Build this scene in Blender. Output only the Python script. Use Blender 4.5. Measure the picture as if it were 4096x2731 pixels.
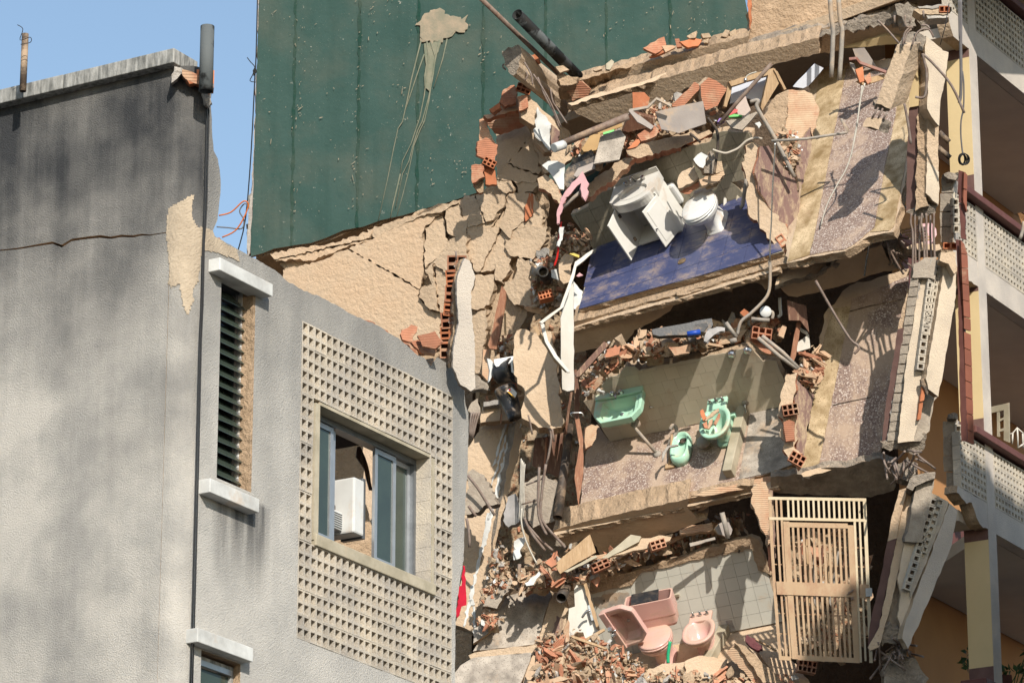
import bpy, bmesh, math, random
from math import radians, sin, cos, pi
from mathutils import Vector, Matrix, geometry, noise
for o in list(bpy.data.objects): bpy.data.objects.remove(o)
sc = bpy.context.scene
COL = sc.collection
random.seed(7)
# ------------------------------------------------------------------ camera, sky, sun, exposure
F = 15674.0; CX, CY = 2048.0, 1365.5            # focal length and centre in photograph pixels
PITCH = radians(18.5)
CAM = Vector((0, 0, 1.6))
RT = Vector((1, 0, 0)); UPV = Vector((0, -sin(PITCH), cos(PITCH))); FW = Vector((0, cos(PITCH), sin(PITCH)))
cd = bpy.data.cameras.new('camera'); cam = bpy.data.objects.new('camera', cd); COL.objects.link(cam)
cam.location = CAM; cam.rotation_euler = (pi/2 + PITCH, 0, 0)
cd.sensor_width = 36; cd.lens = 36*F/4096; cd.clip_start = .5; cd.clip_end = 3000
sc.camera = cam
SUN = Vector((.25*cos(radians(28.5)), -.968*cos(radians(28.5)), sin(radians(28.5)))).normalized()
w = bpy.data.worlds.new('World'); sc.world = w; w.use_nodes = True
nt = w.node_tree; bg = nt.nodes['Background']
sky = nt.nodes.new('ShaderNodeTexSky'); sky.sky_type = 'NISHITA'; sky.sun_disc = False
sky.sun_elevation = math.asin(SUN.z); sky.sun_rotation = math.atan2(SUN.x, SUN.y)
sky.air_density = 1.2; sky.dust_density = 0.4; sky.ozone_density = 1.0
nt.links.new(sky.outputs[0], bg.inputs[0]); bg.inputs[1].default_value = .105
ld = bpy.data.lights.new('sun', 'SUN'); ld.energy = 3.8; ld.angle = radians(.6); ld.color = (1, .94, .85)
so = bpy.data.objects.new('sun', ld); COL.objects.link(so); so.rotation_euler = SUN.to_track_quat('Z', 'Y').to_euler()
so.location = SUN*60
vs = sc.view_settings; vs.view_transform = 'Standard'; vs.look = 'None'; vs.exposure = 0.58; vs.gamma = 1
sc.render.engine = 'CYCLES'

# ------------------------------------------------------------------ pixel -> place helpers
def ray(x, y): return FW + RT*((x-CX)/F) + UPV*((CY-y)/F)
def pt(x, y, D): return CAM + ray(x, y)*D
def Z(x0, y0, s):
    def f(*p):
        return [(x0+a[0]*s, y0+a[1]*s) + tuple(a[2:]) for a in p]
    return f
z1 = Z(0,0,.871); z2 = Z(0,1366,.8703); z3 = Z(1000,0,.871); z4 = Z(1000,1366,.8703)
z5 = Z(1800,0,.5952); z6 = Z(1800,910,.5952); z7 = Z(1800,1820,.5952)
z8 = Z(2900,0,.5803); z9 = Z(2900,910,.5803); z10 = Z(2900,1820,.5809)
z11 = Z(2200,580,.3507); z12 = Z(2200,1400,.4252); z13 = Z(2200,2130,.4252)
y1 = Z(1100,1500,.2976); y2 = Z(1800,980,.3699); y3 = Z(1800,1500,.3699); y4 = Z(1800,2050,.4345)
y5 = Z(2150,300,.2679); y6 = Z(2650,250,.2997); y7 = Z(3600,0,.4464); y8 = Z(3600,600,.4464)
y9 = Z(3600,1300,.4464); y10 = Z(3600,2031,.4464); y11 = Z(2900,2300,.2976); y12 = Z(2250,1150,.4039)
y13 = Z(800,1000,.3188); y14 = Z(3300,50,.3507); y15 = Z(3000,900,.3826)

class Pl:
    """a plane: origin o, axes u, v and normal n"""
    def __init__(s, o, u, v):
        s.o = Vector(o); s.u = Vector(u).normalized(); s.v = Vector(v).normalized(); s.n = s.u.cross(s.v).normalized()
    def hit(s, x, y, c=0):
        r = ray(x, y); o = s.o + s.n*c
        return CAM + r*((o-CAM).dot(s.n)/r.dot(s.n))
    def uv(s, x, y, c=0):
        d = s.hit(x, y, c)-s.o
        return (d.dot(s.u), d.dot(s.v))
    def at(s, a, b, c=0): return s.o + s.u*a + s.v*b + s.n*c
    def moved(s, c): return Pl(s.o+s.n*c, s.u, s.v)
def facing(x, y, D, nx=0, ny=0):
    n = (RT*nx + UPV*ny - FW).normalized()
    u = UPV.cross(n).normalized(); v = n.cross(u)
    return Pl(pt(x, y, D), u, v)
def depth(P): return (Vector(P)-CAM).dot(FW)

# ------------------------------------------------------------------ materials
MATS = {}
def mat(name, c, c2=None, sc_=4.0, rough=.9, bump=.25, bs=70, metal=0, dust=0, dustc=(.51,.365,.24), var=0, contrast=(.35,.65), kind=None, spec=.3, stretch=None, up=0, bd=.01):
    m = bpy.data.materials.new(name); m.use_nodes = True; t = m.node_tree; N = t.nodes; L = t.links
    b = N['Principled BSDF']; b.inputs['Roughness'].default_value = rough; b.inputs['Metallic'].default_value = metal
    b.inputs['Specular IOR Level'].default_value = spec
    tc = N.new('ShaderNodeTexCoord'); gp = N.new('ShaderNodeNewGeometry'); src = gp.outputs['Position']
    if stretch:
        mp = N.new('ShaderNodeMapping'); mp.inputs['Scale'].default_value = stretch; L.new(src, mp.inputs[0]); st = mp.outputs[0]
    else: st = src
    def nz(scale, det=5, vec=None, rg=.6):
        n = N.new('ShaderNodeTexNoise'); n.inputs['Scale'].default_value = scale; n.inputs['Detail'].default_value = det
        n.inputs['Roughness'].default_value = rg; L.new(vec or src, n.inputs[0]); return n.outputs[0]
    def rmp(v, a, b_):
        r = N.new('ShaderNodeMapRange'); r.inputs[1].default_value = a; r.inputs[2].default_value = b_; r.clamp = True
        L.new(v, r.inputs[0]); return r.outputs[0]
    def mix(f, a, b_, bt='MIX'):
        x = N.new('ShaderNodeMix'); x.data_type = 'RGBA'; x.blend_type = bt
        for i, v in ((0, f), (6, a), (7, b_)):
            if isinstance(v, (int, float)): x.inputs[i].default_value = v
            elif isinstance(v, tuple): x.inputs[i].default_value = v+(1,)
            else: L.new(v, x.inputs[i])
        return x.outputs[2]
    def mth(op, a, b_=None):
        x = N.new('ShaderNodeMath'); x.operation = op
        for i, v in ((0, a), (1, b_)):
            if v is None: continue
            if isinstance(v, (int, float)): x.inputs[i].default_value = v
            else: L.new(v, x.inputs[i])
        return x.outputs[0]
    col = mix(rmp(nz(sc_, 6, st), *contrast), c, c2 if c2 else tuple(x*.78 for x in c))
    if kind == 'terrazzo':
        v = N.new('ShaderNodeTexVoronoi'); v.inputs['Scale'].default_value = 62; L.new(src, v.inputs[0])
        v2 = N.new('ShaderNodeTexWhiteNoise'); L.new(v.outputs['Color'], v2.inputs[0])
        chip = mix(rmp(v2.outputs[0], .62, .68), c2, (.55,.47,.41))
        col = mix(rmp(v.outputs['Distance'], .52, .40), c, chip)
    if kind == 'speck':
        v = N.new('ShaderNodeTexVoronoi'); v.inputs['Scale'].default_value = 70; L.new(src, v.inputs[0])
        v2 = N.new('ShaderNodeTexWhiteNoise'); L.new(v.outputs['Color'], v2.inputs[0])
        col = mix(mth('MULTIPLY', rmp(v.outputs['Distance'], .42, .30), rmp(v2.outputs[0], .55, .6)), col, c2)
    if kind == 'scratch':
        f = rmp(nz(9, 8, None, .75), .645, .69); col = mix(mth('MULTIPLY', f, .8), col, (.40,.38,.32))
        f2 = rmp(nz(55, 3), .69, .73); col = mix(mth('MULTIPLY', f2, .6), col, (.36,.34,.29))
        f3 = rmp(nz(1.2, 6, None, .6), .46, .70); col = mix(mth('MULTIPLY', f3, .55), col, (.085,.095,.075))
        mp = N.new('ShaderNodeMapping'); mp.inputs['Scale'].default_value = (4.5,4.5,.35); L.new(src, mp.inputs[0])
        col = mix(mth('MULTIPLY', rmp(nz(1, 6, mp.outputs[0], .6), .5, .75), .32), col, (.016,.038,.031))
    if kind == 'rub':
        f = mth('MULTIPLY', rmp(nz(3.0, 9, st, .82), .47+.02*(sc_ == 3), .64), 1.0-.25*(sc_ == 3)); col = mix(f, col, dustc)
    if kind == 'peel':
        f = rmp(nz(3, 6, st, .65), .50, .56); col = mix(f, col, (.11,.12,.12))
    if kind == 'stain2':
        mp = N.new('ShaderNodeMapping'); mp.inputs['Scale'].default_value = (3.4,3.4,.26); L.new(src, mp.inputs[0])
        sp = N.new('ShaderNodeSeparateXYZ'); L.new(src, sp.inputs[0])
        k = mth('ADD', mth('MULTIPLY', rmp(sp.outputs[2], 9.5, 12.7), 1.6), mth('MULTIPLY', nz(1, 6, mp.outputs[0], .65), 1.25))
        k = mth('ADD', k, mth('MULTIPLY', nz(1.0, 5, None, .55), 2.3))  # broad mottle imitates tree shade on top of the staining
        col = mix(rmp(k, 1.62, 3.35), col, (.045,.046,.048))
    if kind == 'stain':
        mp = N.new('ShaderNodeMapping'); mp.inputs['Scale'].default_value = (2.6,2.6,.28); L.new(src, mp.inputs[0])
        g = N.new('ShaderNodeNewGeometry'); sp = N.new('ShaderNodeSeparateXYZ'); L.new(g.outputs['Position'], sp.inputs[0])
        hgt = rmp(sp.outputs[2], 8.6, 12.2)
        k = mth('ADD', mth('MULTIPLY', hgt, 1.15), mth('MULTIPLY', nz(1, 5, mp.outputs[0], .6), .95))
        k = mth('ADD', k, mth('MULTIPLY', nz(1.1, 3), .30))
        col = mix(rmp(k, .85, 2.4), col, (.07,.07,.07))
    if kind == 'grid':
        br = N.new('ShaderNodeTexNoise'); br.inputs['Scale'].default_value = 6; L.new(src, br.inputs[0])
        col = mix(rmp(br.outputs[0], .5, .6), col, c2)
    if var:
        oi = N.new('ShaderNodeObjectInfo'); h = N.new('ShaderNodeHueSaturation')
        L.new(rmp2(N, L, oi.outputs['Random'], 1-var, 1+var), h.inputs['Value']); L.new(col, h.inputs['Color']); col = h.outputs[0]
    if dust or up:
        f = mth('MULTIPLY', rmp(nz(2.2, 8, st, .72), .62-.35*dust, .70-.25*dust), min(1, .35+dust)) if dust else 0.0
        if up:
            g = N.new('ShaderNodeNewGeometry'); sp = N.new('ShaderNodeSeparateXYZ'); L.new(g.outputs['Normal'], sp.inputs[0])
            f = mth('MAXIMUM', f, mth('MULTIPLY', rmp(mth('ADD', sp.outputs[2], mth('MULTIPLY', nz(14, 5), .6)), .75, 1.15), up))
        col = mix(f, col, dustc)
        L.new(mth('ADD', mth('MULTIPLY', f, .95-rough), rough), b.inputs['Roughness'])
    L.new(col, b.inputs['Base Color'])
    if bump:
        bp = N.new('ShaderNodeBump'); bp.inputs['Strength'].default_value = bump; bp.inputs['Distance'].default_value = bd
        h = nz(bs, 6, None, .65)
        if kind == 'rib':
            wv = N.new('ShaderNodeTexWave'); wv.bands_direction = 'Z'; wv.inputs['Scale'].default_value = 14; L.new(tc.outputs['Object'], wv.inputs[0])
            h = mth('ADD', mth('MULTIPLY', h, .6), mth('MULTIPLY', wv.outputs['Fac'], .55))
        L.new(h, bp.inputs['Height']); L.new(bp.outputs[0], b.inputs['Normal'])
    MATS[name] = m
    return m
def rmp2(N, L, v, a, b):
    r = N.new('ShaderNodeMapRange'); r.inputs[3].default_value = a; r.inputs[4].default_value = b; L.new(v, r.inputs[0]); return r.outputs[0]

mat('stucco', (.53,.50,.45), (.43,.41,.375), 3, .95, .8, 75, kind='stain', bd=.02)
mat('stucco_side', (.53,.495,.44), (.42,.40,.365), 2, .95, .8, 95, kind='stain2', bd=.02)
mat('stucco_cream', (.64,.53,.40), (.52,.43,.33), 3, .95, .6, 75, bd=.02)
mat('stucco_pale', (.60,.53,.45), (.46,.41,.36), 2, .95, .6, 75, bd=.02)
mat('breeze', (.55,.48,.38), (.38,.345,.30), 3, .95, .7, 60, var=.10, bd=.015)
mat('coping', (.40,.39,.36), (.13,.13,.12), 6, .9, .5, 40, stretch=(5,5,1))
mat('white_paint', (.64,.64,.61), (.44,.435,.41), 5, .7, .2, 40, dust=.1)
mat('white_wood', (.64,.61,.55), (.54,.50,.43), 5, .6, .2, 40, dust=.15, stretch=(1,1,.3))
mat('cream', (.45,.395,.295), (.32,.28,.20), 5, .9, .3, 50, dust=.1)
mat('concrete', (.40,.34,.27), (.30,.25,.20), 8, .95, .8, 35, up=.5, bd=.02)
mat('concrete_rough', (.37,.31,.245), (.22,.185,.15), 9, .97, 1.0, 22, up=.35, bd=.05)
mat('plaster', (.56,.425,.295), (.46,.34,.23), 2.2, .95, .8, 20, bd=.03, contrast=(.3,.7))
mat('plaster_rough', (.51,.365,.24), (.39,.275,.175), 5, .97, 1.0, 18, bd=.06)
mat('plaster_orange', (.55,.385,.25), (.54,.41,.285), 1.4, .95, .8, 18, bd=.03)
mat('brick', (.42,.18,.105), (.33,.145,.085), 9, .9, .5, 40, var=.25, dust=.34, up=.6, kind='rib')
mat('brick_clean', (.48,.175,.085), (.38,.135,.06), 9, .9, .3, 40, var=.2, dust=.1)
mat('brick_dusty', (.45,.23,.135), (.46,.31,.20), 6, .95, .6, 30, var=.2, dust=.6, up=.6, kind='rib')
mat('mortar', (.48,.355,.24), (.38,.28,.185), 8, .97, 1.0, 25, var=.18, up=.3, bd=.03)
mat('mortar_grey', (.45,.41,.36), (.33,.30,.27), 8, .97, 1.0, 25, var=.2, up=.3, bd=.03)
mat('rubble', (.42,.31,.20), (.33,.17,.095), 11, .97, 1.0, 20, dust=.4, dustc=(.44,.33,.22), bd=.06, contrast=(.52,.60))
mat('green_tar', (.033,.066,.057), (.041,.076,.066), 2, .8, .5, 9, kind='scratch', bd=.03, spec=.06)
mat('green_seam', (.013,.045,.034), (.03,.055,.042), 9, .8, .5, 14, kind='scratch', bd=.03, spec=.06)
mat('splat', (.30,.235,.165), (.19,.175,.125), 7, .9, .4, 40)
mat('drip', (.20,.19,.135), (.13,.145,.10), 9, .9, .2, 40)
mat('pipe_dark', (.018,.022,.024), (.03,.027,.024), 8, .7, .2, 50, kind='peel', spec=.12)
mat('pipe_rust', (.15,.09,.065), (.26,.20,.16), 9, .7, .3, 60, dust=.25)
mat('pipe_black', (.03,.028,.026), (.10,.07,.05), 6, .6, .3, 40, dust=.3)
mat('pipe_grey', (.36,.32,.27), (.25,.22,.19), 9, .7, .3, 60, dust=.3)
mat('rebar', (.27,.22,.19), (.20,.14,.11), 14, .75, .5, 120, metal=.2, dust=.1)
mat('tile_blue', (.052,.062,.135), (.064,.080,.175), 3, .35, .05, 30, kind='rub', dustc=(.36,.27,.20), stretch=(.8,.8,1.6), spec=.5)
mat('tile_olive', (.41,.36,.26), (.31,.275,.20), 14, .4, .05, 30, var=.06, spec=.4, stretch=(6,1,1))
mat('tile_beige', (.62,.54,.41), (.58,.49,.36), 3, .35, .05, 30, var=.05, dust=.22, spec=.4, stretch=(1.5,1,.6))
mat('tile_grey', (.56,.54,.47), (.53,.51,.44), 3, .35, .05, 30, var=.04, dust=.06, spec=.4)
mat('bare_plaster', (.45,.365,.265), (.36,.29,.21), 6, .95, .8, 30)
mat('grout', (.47,.42,.33), None, 6, .95, .3)
mat('terrazzo', (.26,.185,.15), (.15,.095,.08), 5, .6, .2, 60, kind='terrazzo', dust=.50, dustc=(.43,.32,.235), stretch=(.9,.9,.55))
mat('terrazzo_clean', (.29,.215,.175), (.17,.11,.09), 5, .6, .2, 60, kind='terrazzo', dust=.34, dustc=(.47,.35,.26))
mat('terrazzo_grey', (.47,.41,.34), (.20,.17,.14), 5, .7, .2, 60, kind='speck', dust=.15)
mat('terrazzo_yellow', (.60,.46,.29), (.25,.17,.08), 5, .7, .2, 60, kind='speck', dust=.1)
mat('mint', (.38,.62,.47), (.36,.59,.44), 3, .18, .02, 30, dust=.30, up=.5, spec=.5)
mat('pink', (.64,.38,.33), (.62,.37,.32), 3, .2, .02, 30, dust=.36, up=.9, dustc=(.50,.35,.25), spec=.5)
mat('porcelain', (.72,.72,.70), (.68,.68,.65), 3, .18, .02, 30, dust=.28, up=.5, spec=.5)
mat('vanity', (.72,.70,.65), (.66,.64,.58), 3, .5, .05, 30, dust=.08)
mat('vanity_top', (.64,.62,.57), (.57,.55,.50), 6, .3, .05, 30, dust=.15, spec=.5)
mat('chrome', (.62,.60,.57), (.42,.40,.38), 8, .25, .05, 30, metal=.9)
mat('wood_brown', (.16,.075,.045), (.11,.05,.03), 4, .55, .25, 40, stretch=(14,2,2), dust=.22)
mat('wood_red', (.34,.16,.09), (.24,.10,.055), 4, .6, .25, 40, stretch=(14,3,3), dust=.2)
mat('wood_raw', (.45,.31,.18), (.34,.22,.12), 4, .85, .3, 40, stretch=(16,2,2), dust=.25)
mat('gate_paint', (.47,.33,.205), (.44,.30,.18), 8, .7, .2, 60, kind='rub', dustc=(.36,.20,.12), stretch=(1,1,.5))
mat('gate_clean', (.62,.52,.36), (.56,.45,.30), 8, .7, .2, 60, dust=.1)
mat('yellow', (.60,.46,.25), (.56,.43,.23), 2, .85, .15, 40)
mat('brown_paint', (.115,.062,.052), (.16,.09,.075), 5, .8, .3, 40, dust=.02)
mat('brown_scraped', (.17,.10,.085), (.20,.12,.10), 5, .8, .3, 40, kind='rub', dustc=(.46,.35,.22), stretch=(2.5,2.5,.8))
mat('orange', (.42,.215,.09), (.38,.19,.08), 2, .85, .15, 40)
mat('ceiling', (.60,.53,.44), (.55,.48,.40), 3, .9, .2, 30)
mat('tile_red', (.24,.085,.052), (.20,.07,.045), 6, .5, .15, 40, var=.12, dust=.06)
mat('maroon', (.11,.04,.032), (.14,.055,.045), 9, .6, .3, 40)
mat('alu', (.50,.51,.52), (.42,.43,.44), 8, .35, .05, 30, metal=.7)
mat('alu_dark', (.20,.21,.22), (.16,.17,.18), 8, .4, .05, 30, metal=.5)
mat('louver', (.045,.060,.045), (.035,.048,.037), 4, .25, .05, 20, spec=.5)
mat('pane', (.045,.065,.052), (.035,.05,.042), 3, .12, .0, 20, spec=.6)
mat('pane_dark', (.02,.03,.03), None, 3, .1, .0, 20, spec=.6)
mat('black_plastic', (.02,.021,.023), (.03,.03,.032), 5, .35, .1, 30, dust=.25, up=.3)
mat('white_plastic', (.60,.60,.58), (.54,.54,.52), 5, .4, .05, 30, dust=.06)
mat('bag', (.20,.19,.18), (.34,.32,.31), 5, .5, .6, 12, dust=.1)
mat('red_cloth', (.50,.012,.035), (.40,.01,.03), 6, .9, .3, 40)
mat('pink_cloth', (.62,.36,.37), (.52,.29,.30), 6, .95, .4, 30, dust=.1)
mat('pink_print', (.66,.46,.46), (.58,.34,.36), 20, .95, .3, 40)
mat('cardboard', (.46,.30,.14), (.38,.24,.11), 4, .9, .2, 40)
mat('grey_board', (.36,.315,.28), (.30,.26,.235), 5, .85, .3, 30, dust=.25)
mat('white_board', (.66,.68,.74), (.60,.62,.68), 3, .6, .1, 30)
mat('red_plastic', (.55,.02,.015), None, 5, .35, .1)
mat('green_plastic', (.12,.55,.10), None, 5, .4, .1)
mat('green_hose', (.03,.42,.20), None, 5, .4, .1)
mat('blue_plastic', (.02,.08,.45), None, 5, .4, .1)
mat('purple_plastic', (.20,.09,.38), None, 5, .4, .1)
mat('yellow_plastic', (.55,.42,.06), None, 5, .5, .1)
mat('beige_plastic', (.50,.39,.33), None, 5, .5, .1)
mat('orange_plastic', (.60,.16,.03), None, 5, .5, .1)
mat('bristle', (.10,.03,.035), (.16,.06,.06), 40, .9, .8, 80)
mat('blind', (.13,.075,.05), (.20,.12,.08), 30, .8, .5, 60, stretch=(1,1,12))
mat('thread', (.50,.44,.36), None, 5, .9, .1)
mat('cable', (.02,.02,.021), None, 5, .6, .1)
mat('cable_grey', (.16,.15,.15), None, 5, .6, .1)
mat('cable_white', (.62,.58,.50), None, 5, .7, .1)
mat('dark_room', (.10,.07,.055), (.07,.05,.04), 3, .9, .2)  # dark tone stands in for unlit rooms and cavities
mat('core', (.15,.105,.07), (.10,.07,.048), 3, .97, 1.0, 12, bd=.08)  # dark tone paints shade into the gaps and block holes
mat('leaf', (.03,.065,.018), (.045,.085,.022), 3, .6, .1, 20, var=.3)
mat('bark', (.12,.085,.06), (.07,.05,.035), 6, .95, .8, 20)
mat('asphalt', (.05,.05,.05), (.07,.068,.065), 3, .95, .4, 40)
mat('brass', (.22,.15,.07), (.12,.08,.04), 20, .5, .2)
mat('label_white', (.75,.75,.73), None, 4, .5, .05)
mat('label_yellow', (.75,.42,.05), None, 4, .5, .05)

# ------------------------------------------------------------------ object helpers
def tag(o, label=None, cat=None, group=None, kind=None):
    if label: o['label'] = label
    if cat: o['category'] = cat
    if group: o['group'] = group
    if kind: o['kind'] = kind
    return o
def empty(name, loc, label=None, cat=None, group=None, M=None):
    o = bpy.data.objects.new(name, None); COL.objects.link(o); o.empty_display_size = .1
    if M is not None: o.matrix_world = M
    else: o.location = loc
    return tag(o, label, cat, group)
def link(name, me, parent=None, loc=None, M=None):
    o = bpy.data.objects.new(name, me); COL.objects.link(o)
    if parent: o.parent = parent
    if M is not None: o.matrix_local = M
    elif loc is not None: o.location = loc
    return o
def mesh(name, vs, fs, mats, idx=None, smooth=False):
    me = bpy.data.meshes.new(name); me.from_pydata([tuple(v) for v in vs], [], fs)
    for m in mats: me.materials.append(MATS[m])
    if idx:
        for p, i in zip(me.polygons, idx): p.material_index = i
    if smooth:
        for p in me.polygons: p.use_smooth = True
    me.update()
    return me
def place(name, vs, fs, mats, idx=None, parent=None, base=None, smooth=False, **kw):
    """world-space vertices; the object's origin goes to their centre"""
    c = base if base is not None else sum((Vector(v) for v in vs), Vector())/len(vs)
    me = mesh(name, [Vector(v)-c for v in vs], fs, mats, idx, smooth)
    po = parent.location if parent else Vector()
    return tag(link(name, me, parent, c-po), **kw)

def jagged(lp, jag, step, rnd=random):
    out = []; n = len(lp)
    for i in range(n):
        a = Vector(lp[i]); b = Vector(lp[(i+1) % n]); d = b-a; L = d.length
        if L < 1e-6: continue
        k = max(1, min(60, int(L/step))); pr = Vector((-d.y, d.x))/L
        for j in range(k):
            q = a + d*(j/k)
            q = q + pr*rnd.uniform(-jag, jag)*(1 if j else .5) + d/L*rnd.uniform(-.25, .25)*min(step, L/k)*(1 if j else 0)
            out.append((q.x, q.y))
    return out
def area2(lp): return sum(lp[i][0]*lp[(i+1) % len(lp)][1]-lp[(i+1) % len(lp)][0]*lp[i][1] for i in range(len(lp)))
def prism(pl, loops, e, rows=1, jit=0, c=0, bulge=0):
    """front polygon (with holes) on the plane, swept by vector e; returns verts, faces, material index (0 front, 1 side)"""
    LL = []
    for i, lp in enumerate(loops):
        a = area2(lp)
        LL.append(list(lp) if (a > 0) == (i == 0) else list(reversed(lp)))
    tri = geometry.tessellate_polygon([[Vector((p[0], p[1], 0)) for p in lp] for lp in LL])
    flat = [p for lp in LL for p in lp]; N = len(flat)
    vs = [pl.at(p[0], p[1], c) for p in flat]; fs = []; idx = []
    flip = e.dot(pl.n) > 0
    for t in tri:
        a, b, d = (flat[i] for i in t)
        s = (b[0]-a[0])*(d[1]-a[1])-(d[0]-a[0])*(b[1]-a[1])
        fs.append(tuple(t) if (s > 0) != flip else tuple(reversed(t))); idx.append(0)
    for r in range(1, rows+1):
        for p in flat:
            q = pl.at(p[0], p[1], c)+e*(r/rows)
            if jit and r < rows: q += pl.u*random.uniform(-jit, jit)*1.6+pl.v*random.uniform(-jit, jit)*1.6+e*random.uniform(-.15,.15)/rows
            vs.append(q)
    for t in list(fs): fs.append(tuple(i+N*rows for i in reversed(t))); idx.append(1)
    o = 0
    for lp in LL:
        n = len(lp)
        for r in range(rows):
            for i in range(n):
                a = r*N+o+i; b = r*N+o+(i+1) % n
                f = (a, a+N, b+N, b)
                fs.append(f if not flip else tuple(reversed(f))); idx.append(1)
        o += n
    return vs, fs, idx
def S(name, px, D=45, n=(0, 0), t=.12, m='plaster', ms=None, jag=.012, step=.06, ext=None, pl=None, off=0, parent=None, uv=None, holes=(), rows=2, smooth=False, **kw):
    """a broken piece: outline px on a plane, with thickness"""
    if pl is None:
        cx = sum(p[0] for p in px)/len(px); cy = sum(p[1] for p in px)/len(px); pl = facing(cx, cy, D, *n)
    lp = uv if uv else [pl.uv(p[0], p[1], off) for p in px]
    if area2(lp) < 0: lp = list(reversed(lp))
    if jag: lp = jagged(lp, jag, step)
    if ext:
        cx = sum(p[0] for p in px)/len(px); cy = sum(p[1] for p in px)/len(px); h = pl.hit(cx, cy, off); d0 = depth(h)
        e = pt(cx+ext[0], cy+ext[1], d0+ext[2])-h
    else: e = -pl.n*t
    vs, fs, idx = prism(pl, [lp]+list(holes), e, rows, jag*.8, off)
    return place(name, vs, fs, [m, ms or m], idx, parent, smooth=smooth, **kw)
def tube(name, pts, r, m, parent=None, seg=8, open_=False, smooth=True, wall=.15, **kw):
    pts = [Vector(p) for p in pts]; vs = []; fs = []; prev = None; n = len(pts)
    rr = r if isinstance(r, (list, tuple)) else [r]*n
    tang = [(pts[min(i+1, n-1)]-pts[max(i-1, 0)]).normalized() for i in range(n)]
    x = tang[0].orthogonal().normalized()
    prof = [(i, rr[i], 0) for i in range(n)]
    if open_: prof = [(0, rr[0]*(1-wall), .35)] + prof + [(n-1, rr[-1]*(1-wall), -.35)] if n else prof
    rings = []
    for i, ra, sh in prof:
        tg = tang[i]; x = (x-tg*x.dot(tg)).normalized(); y = tg.cross(x)
        c = pts[i]
        if open_ and sh: rings.append([c+(x*cos(a)+y*sin(a))*ra + tg*0 for a in (2*pi*k/seg for k in range(seg))])
        else: rings.append([c+(x*cos(a)+y*sin(a))*ra for a in (2*pi*k/seg for k in range(seg))])
    if open_:
        tg = tang[0]; rings.insert(0, [v+tg*rr[0]*3 for v in rings[0]]); tg = tang[-1]; rings.append([v-tg*rr[-1]*3 for v in rings[-1]])
    for q in rings: vs += q
    for i in range(len(rings)-1):
        for k in range(seg):
            a = i*seg+k; b = i*seg+(k+1) % seg; fs.append((a, b, b+seg, a+seg))
    fs.append(tuple(reversed(range(seg)))); e = (len(rings)-1)*seg; fs.append(tuple(range(e, e+seg)))
    o = place(name, vs, fs, [m], None, parent, smooth=False, **kw)
    if smooth:
        for p in o.data.polygons[:-2]: p.use_smooth = True
    return o
def path(px, D, sub=1):
    """pixel path with depth (per point or one) -> smooth 3D path"""
    P = [pt(p[0], p[1], p[2] if len(p) > 2 else D) for p in px]
    if sub <= 1 or len(P) < 3: return P
    out = []
    for i in range(len(P)-1):
        a = P[max(i-1, 0)]; b = P[i]; c = P[i+1]; d = P[min(i+2, len(P)-1)]
        for j in range(sub):
            t = j/sub
            out.append(.5*((2*b)+(c-a)*t+(2*a-5*b+4*c-d)*t*t+(3*b-a-3*c+d)*t**3))
    return out+[P[-1]]
def boxv(x0, x1, y0, y1, z0, z1_):
    return [Vector(p) for p in ((x0,y0,z0),(x1,y0,z0),(x1,y1,z0),(x0,y1,z0),(x0,y0,z1_),(x1,y0,z1_),(x1,y1,z1_),(x0,y1,z1_))]
BF = [(3,2,1,0),(4,5,6,7),(0,1,5,4),(1,2,6,5),(2,3,7,6),(3,0,4,7)]
def pbox(name, pl, u0, u1, v0, v1, n0, n1, m, parent=None, bev=0, **kw):
    """a box in plane coordinates"""
    vs = [pl.at(a, b, c) for a, b, c in boxv(u0, u1, v0, v1, n0, n1)]
    o = place(name, vs, BF, [m], None, parent, **kw)
    if bev: bevel(o, bev)
    return o
def lbox(name, x0, x1, y0, y1, z0, z1_, m, parent, bev=0, rot=None, piv=(0, 0, 0)):
    """a box in the local axes of a thing"""
    c = Vector(piv); vs = boxv(x0, x1, y0, y1, z0, z1_)
    o = link(name, mesh(name, [v-c for v in vs], BF, [m]), parent)
    o.matrix_local = Matrix.Translation(c) @ (rot.to_4x4() if rot is not None else Matrix())
    if bev: bevel(o, bev)
    return o
def bevel(o, w_, seg=2):
    bm = bmesh.new(); bm.from_mesh(o.data)
    bmesh.ops.bevel(bm, geom=list(bm.edges), offset=w_, segments=seg, affect='EDGES', profile=.5)
    bm.to_mesh(o.data); bm.free()
    return o
def loft(name, rings, m, parent=None, cap0=True, cap1=True, smooth=True, M=None):
    n = len(rings[0]); vs = [v for r in rings for v in r]; fs = []
    for i in range(len(rings)-1):
        for k in range(n):
            a = i*n+k; b = i*n+(k+1) % n; fs.append((a, a+n, b+n, b))
    if cap0: fs.append(tuple(range(n)))
    if cap1: e = (len(rings)-1)*n; fs.append(tuple(reversed(range(e, e+n))))
    me = mesh(name, vs, fs, [m], None, smooth)
    return link(name, me, parent, M=M)
def ring(cx, y, cz, rx, rz, n=28, p=2.0):
    out = []
    for k in range(n):
        a = 2*pi*k/n; c, s = cos(a), sin(a)
        out.append(Vector((cx+rx*math.copysign(abs(c)**(2/p), c), y, cz+rz*math.copysign(abs(s)**(2/p), s))))
    return out
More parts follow.
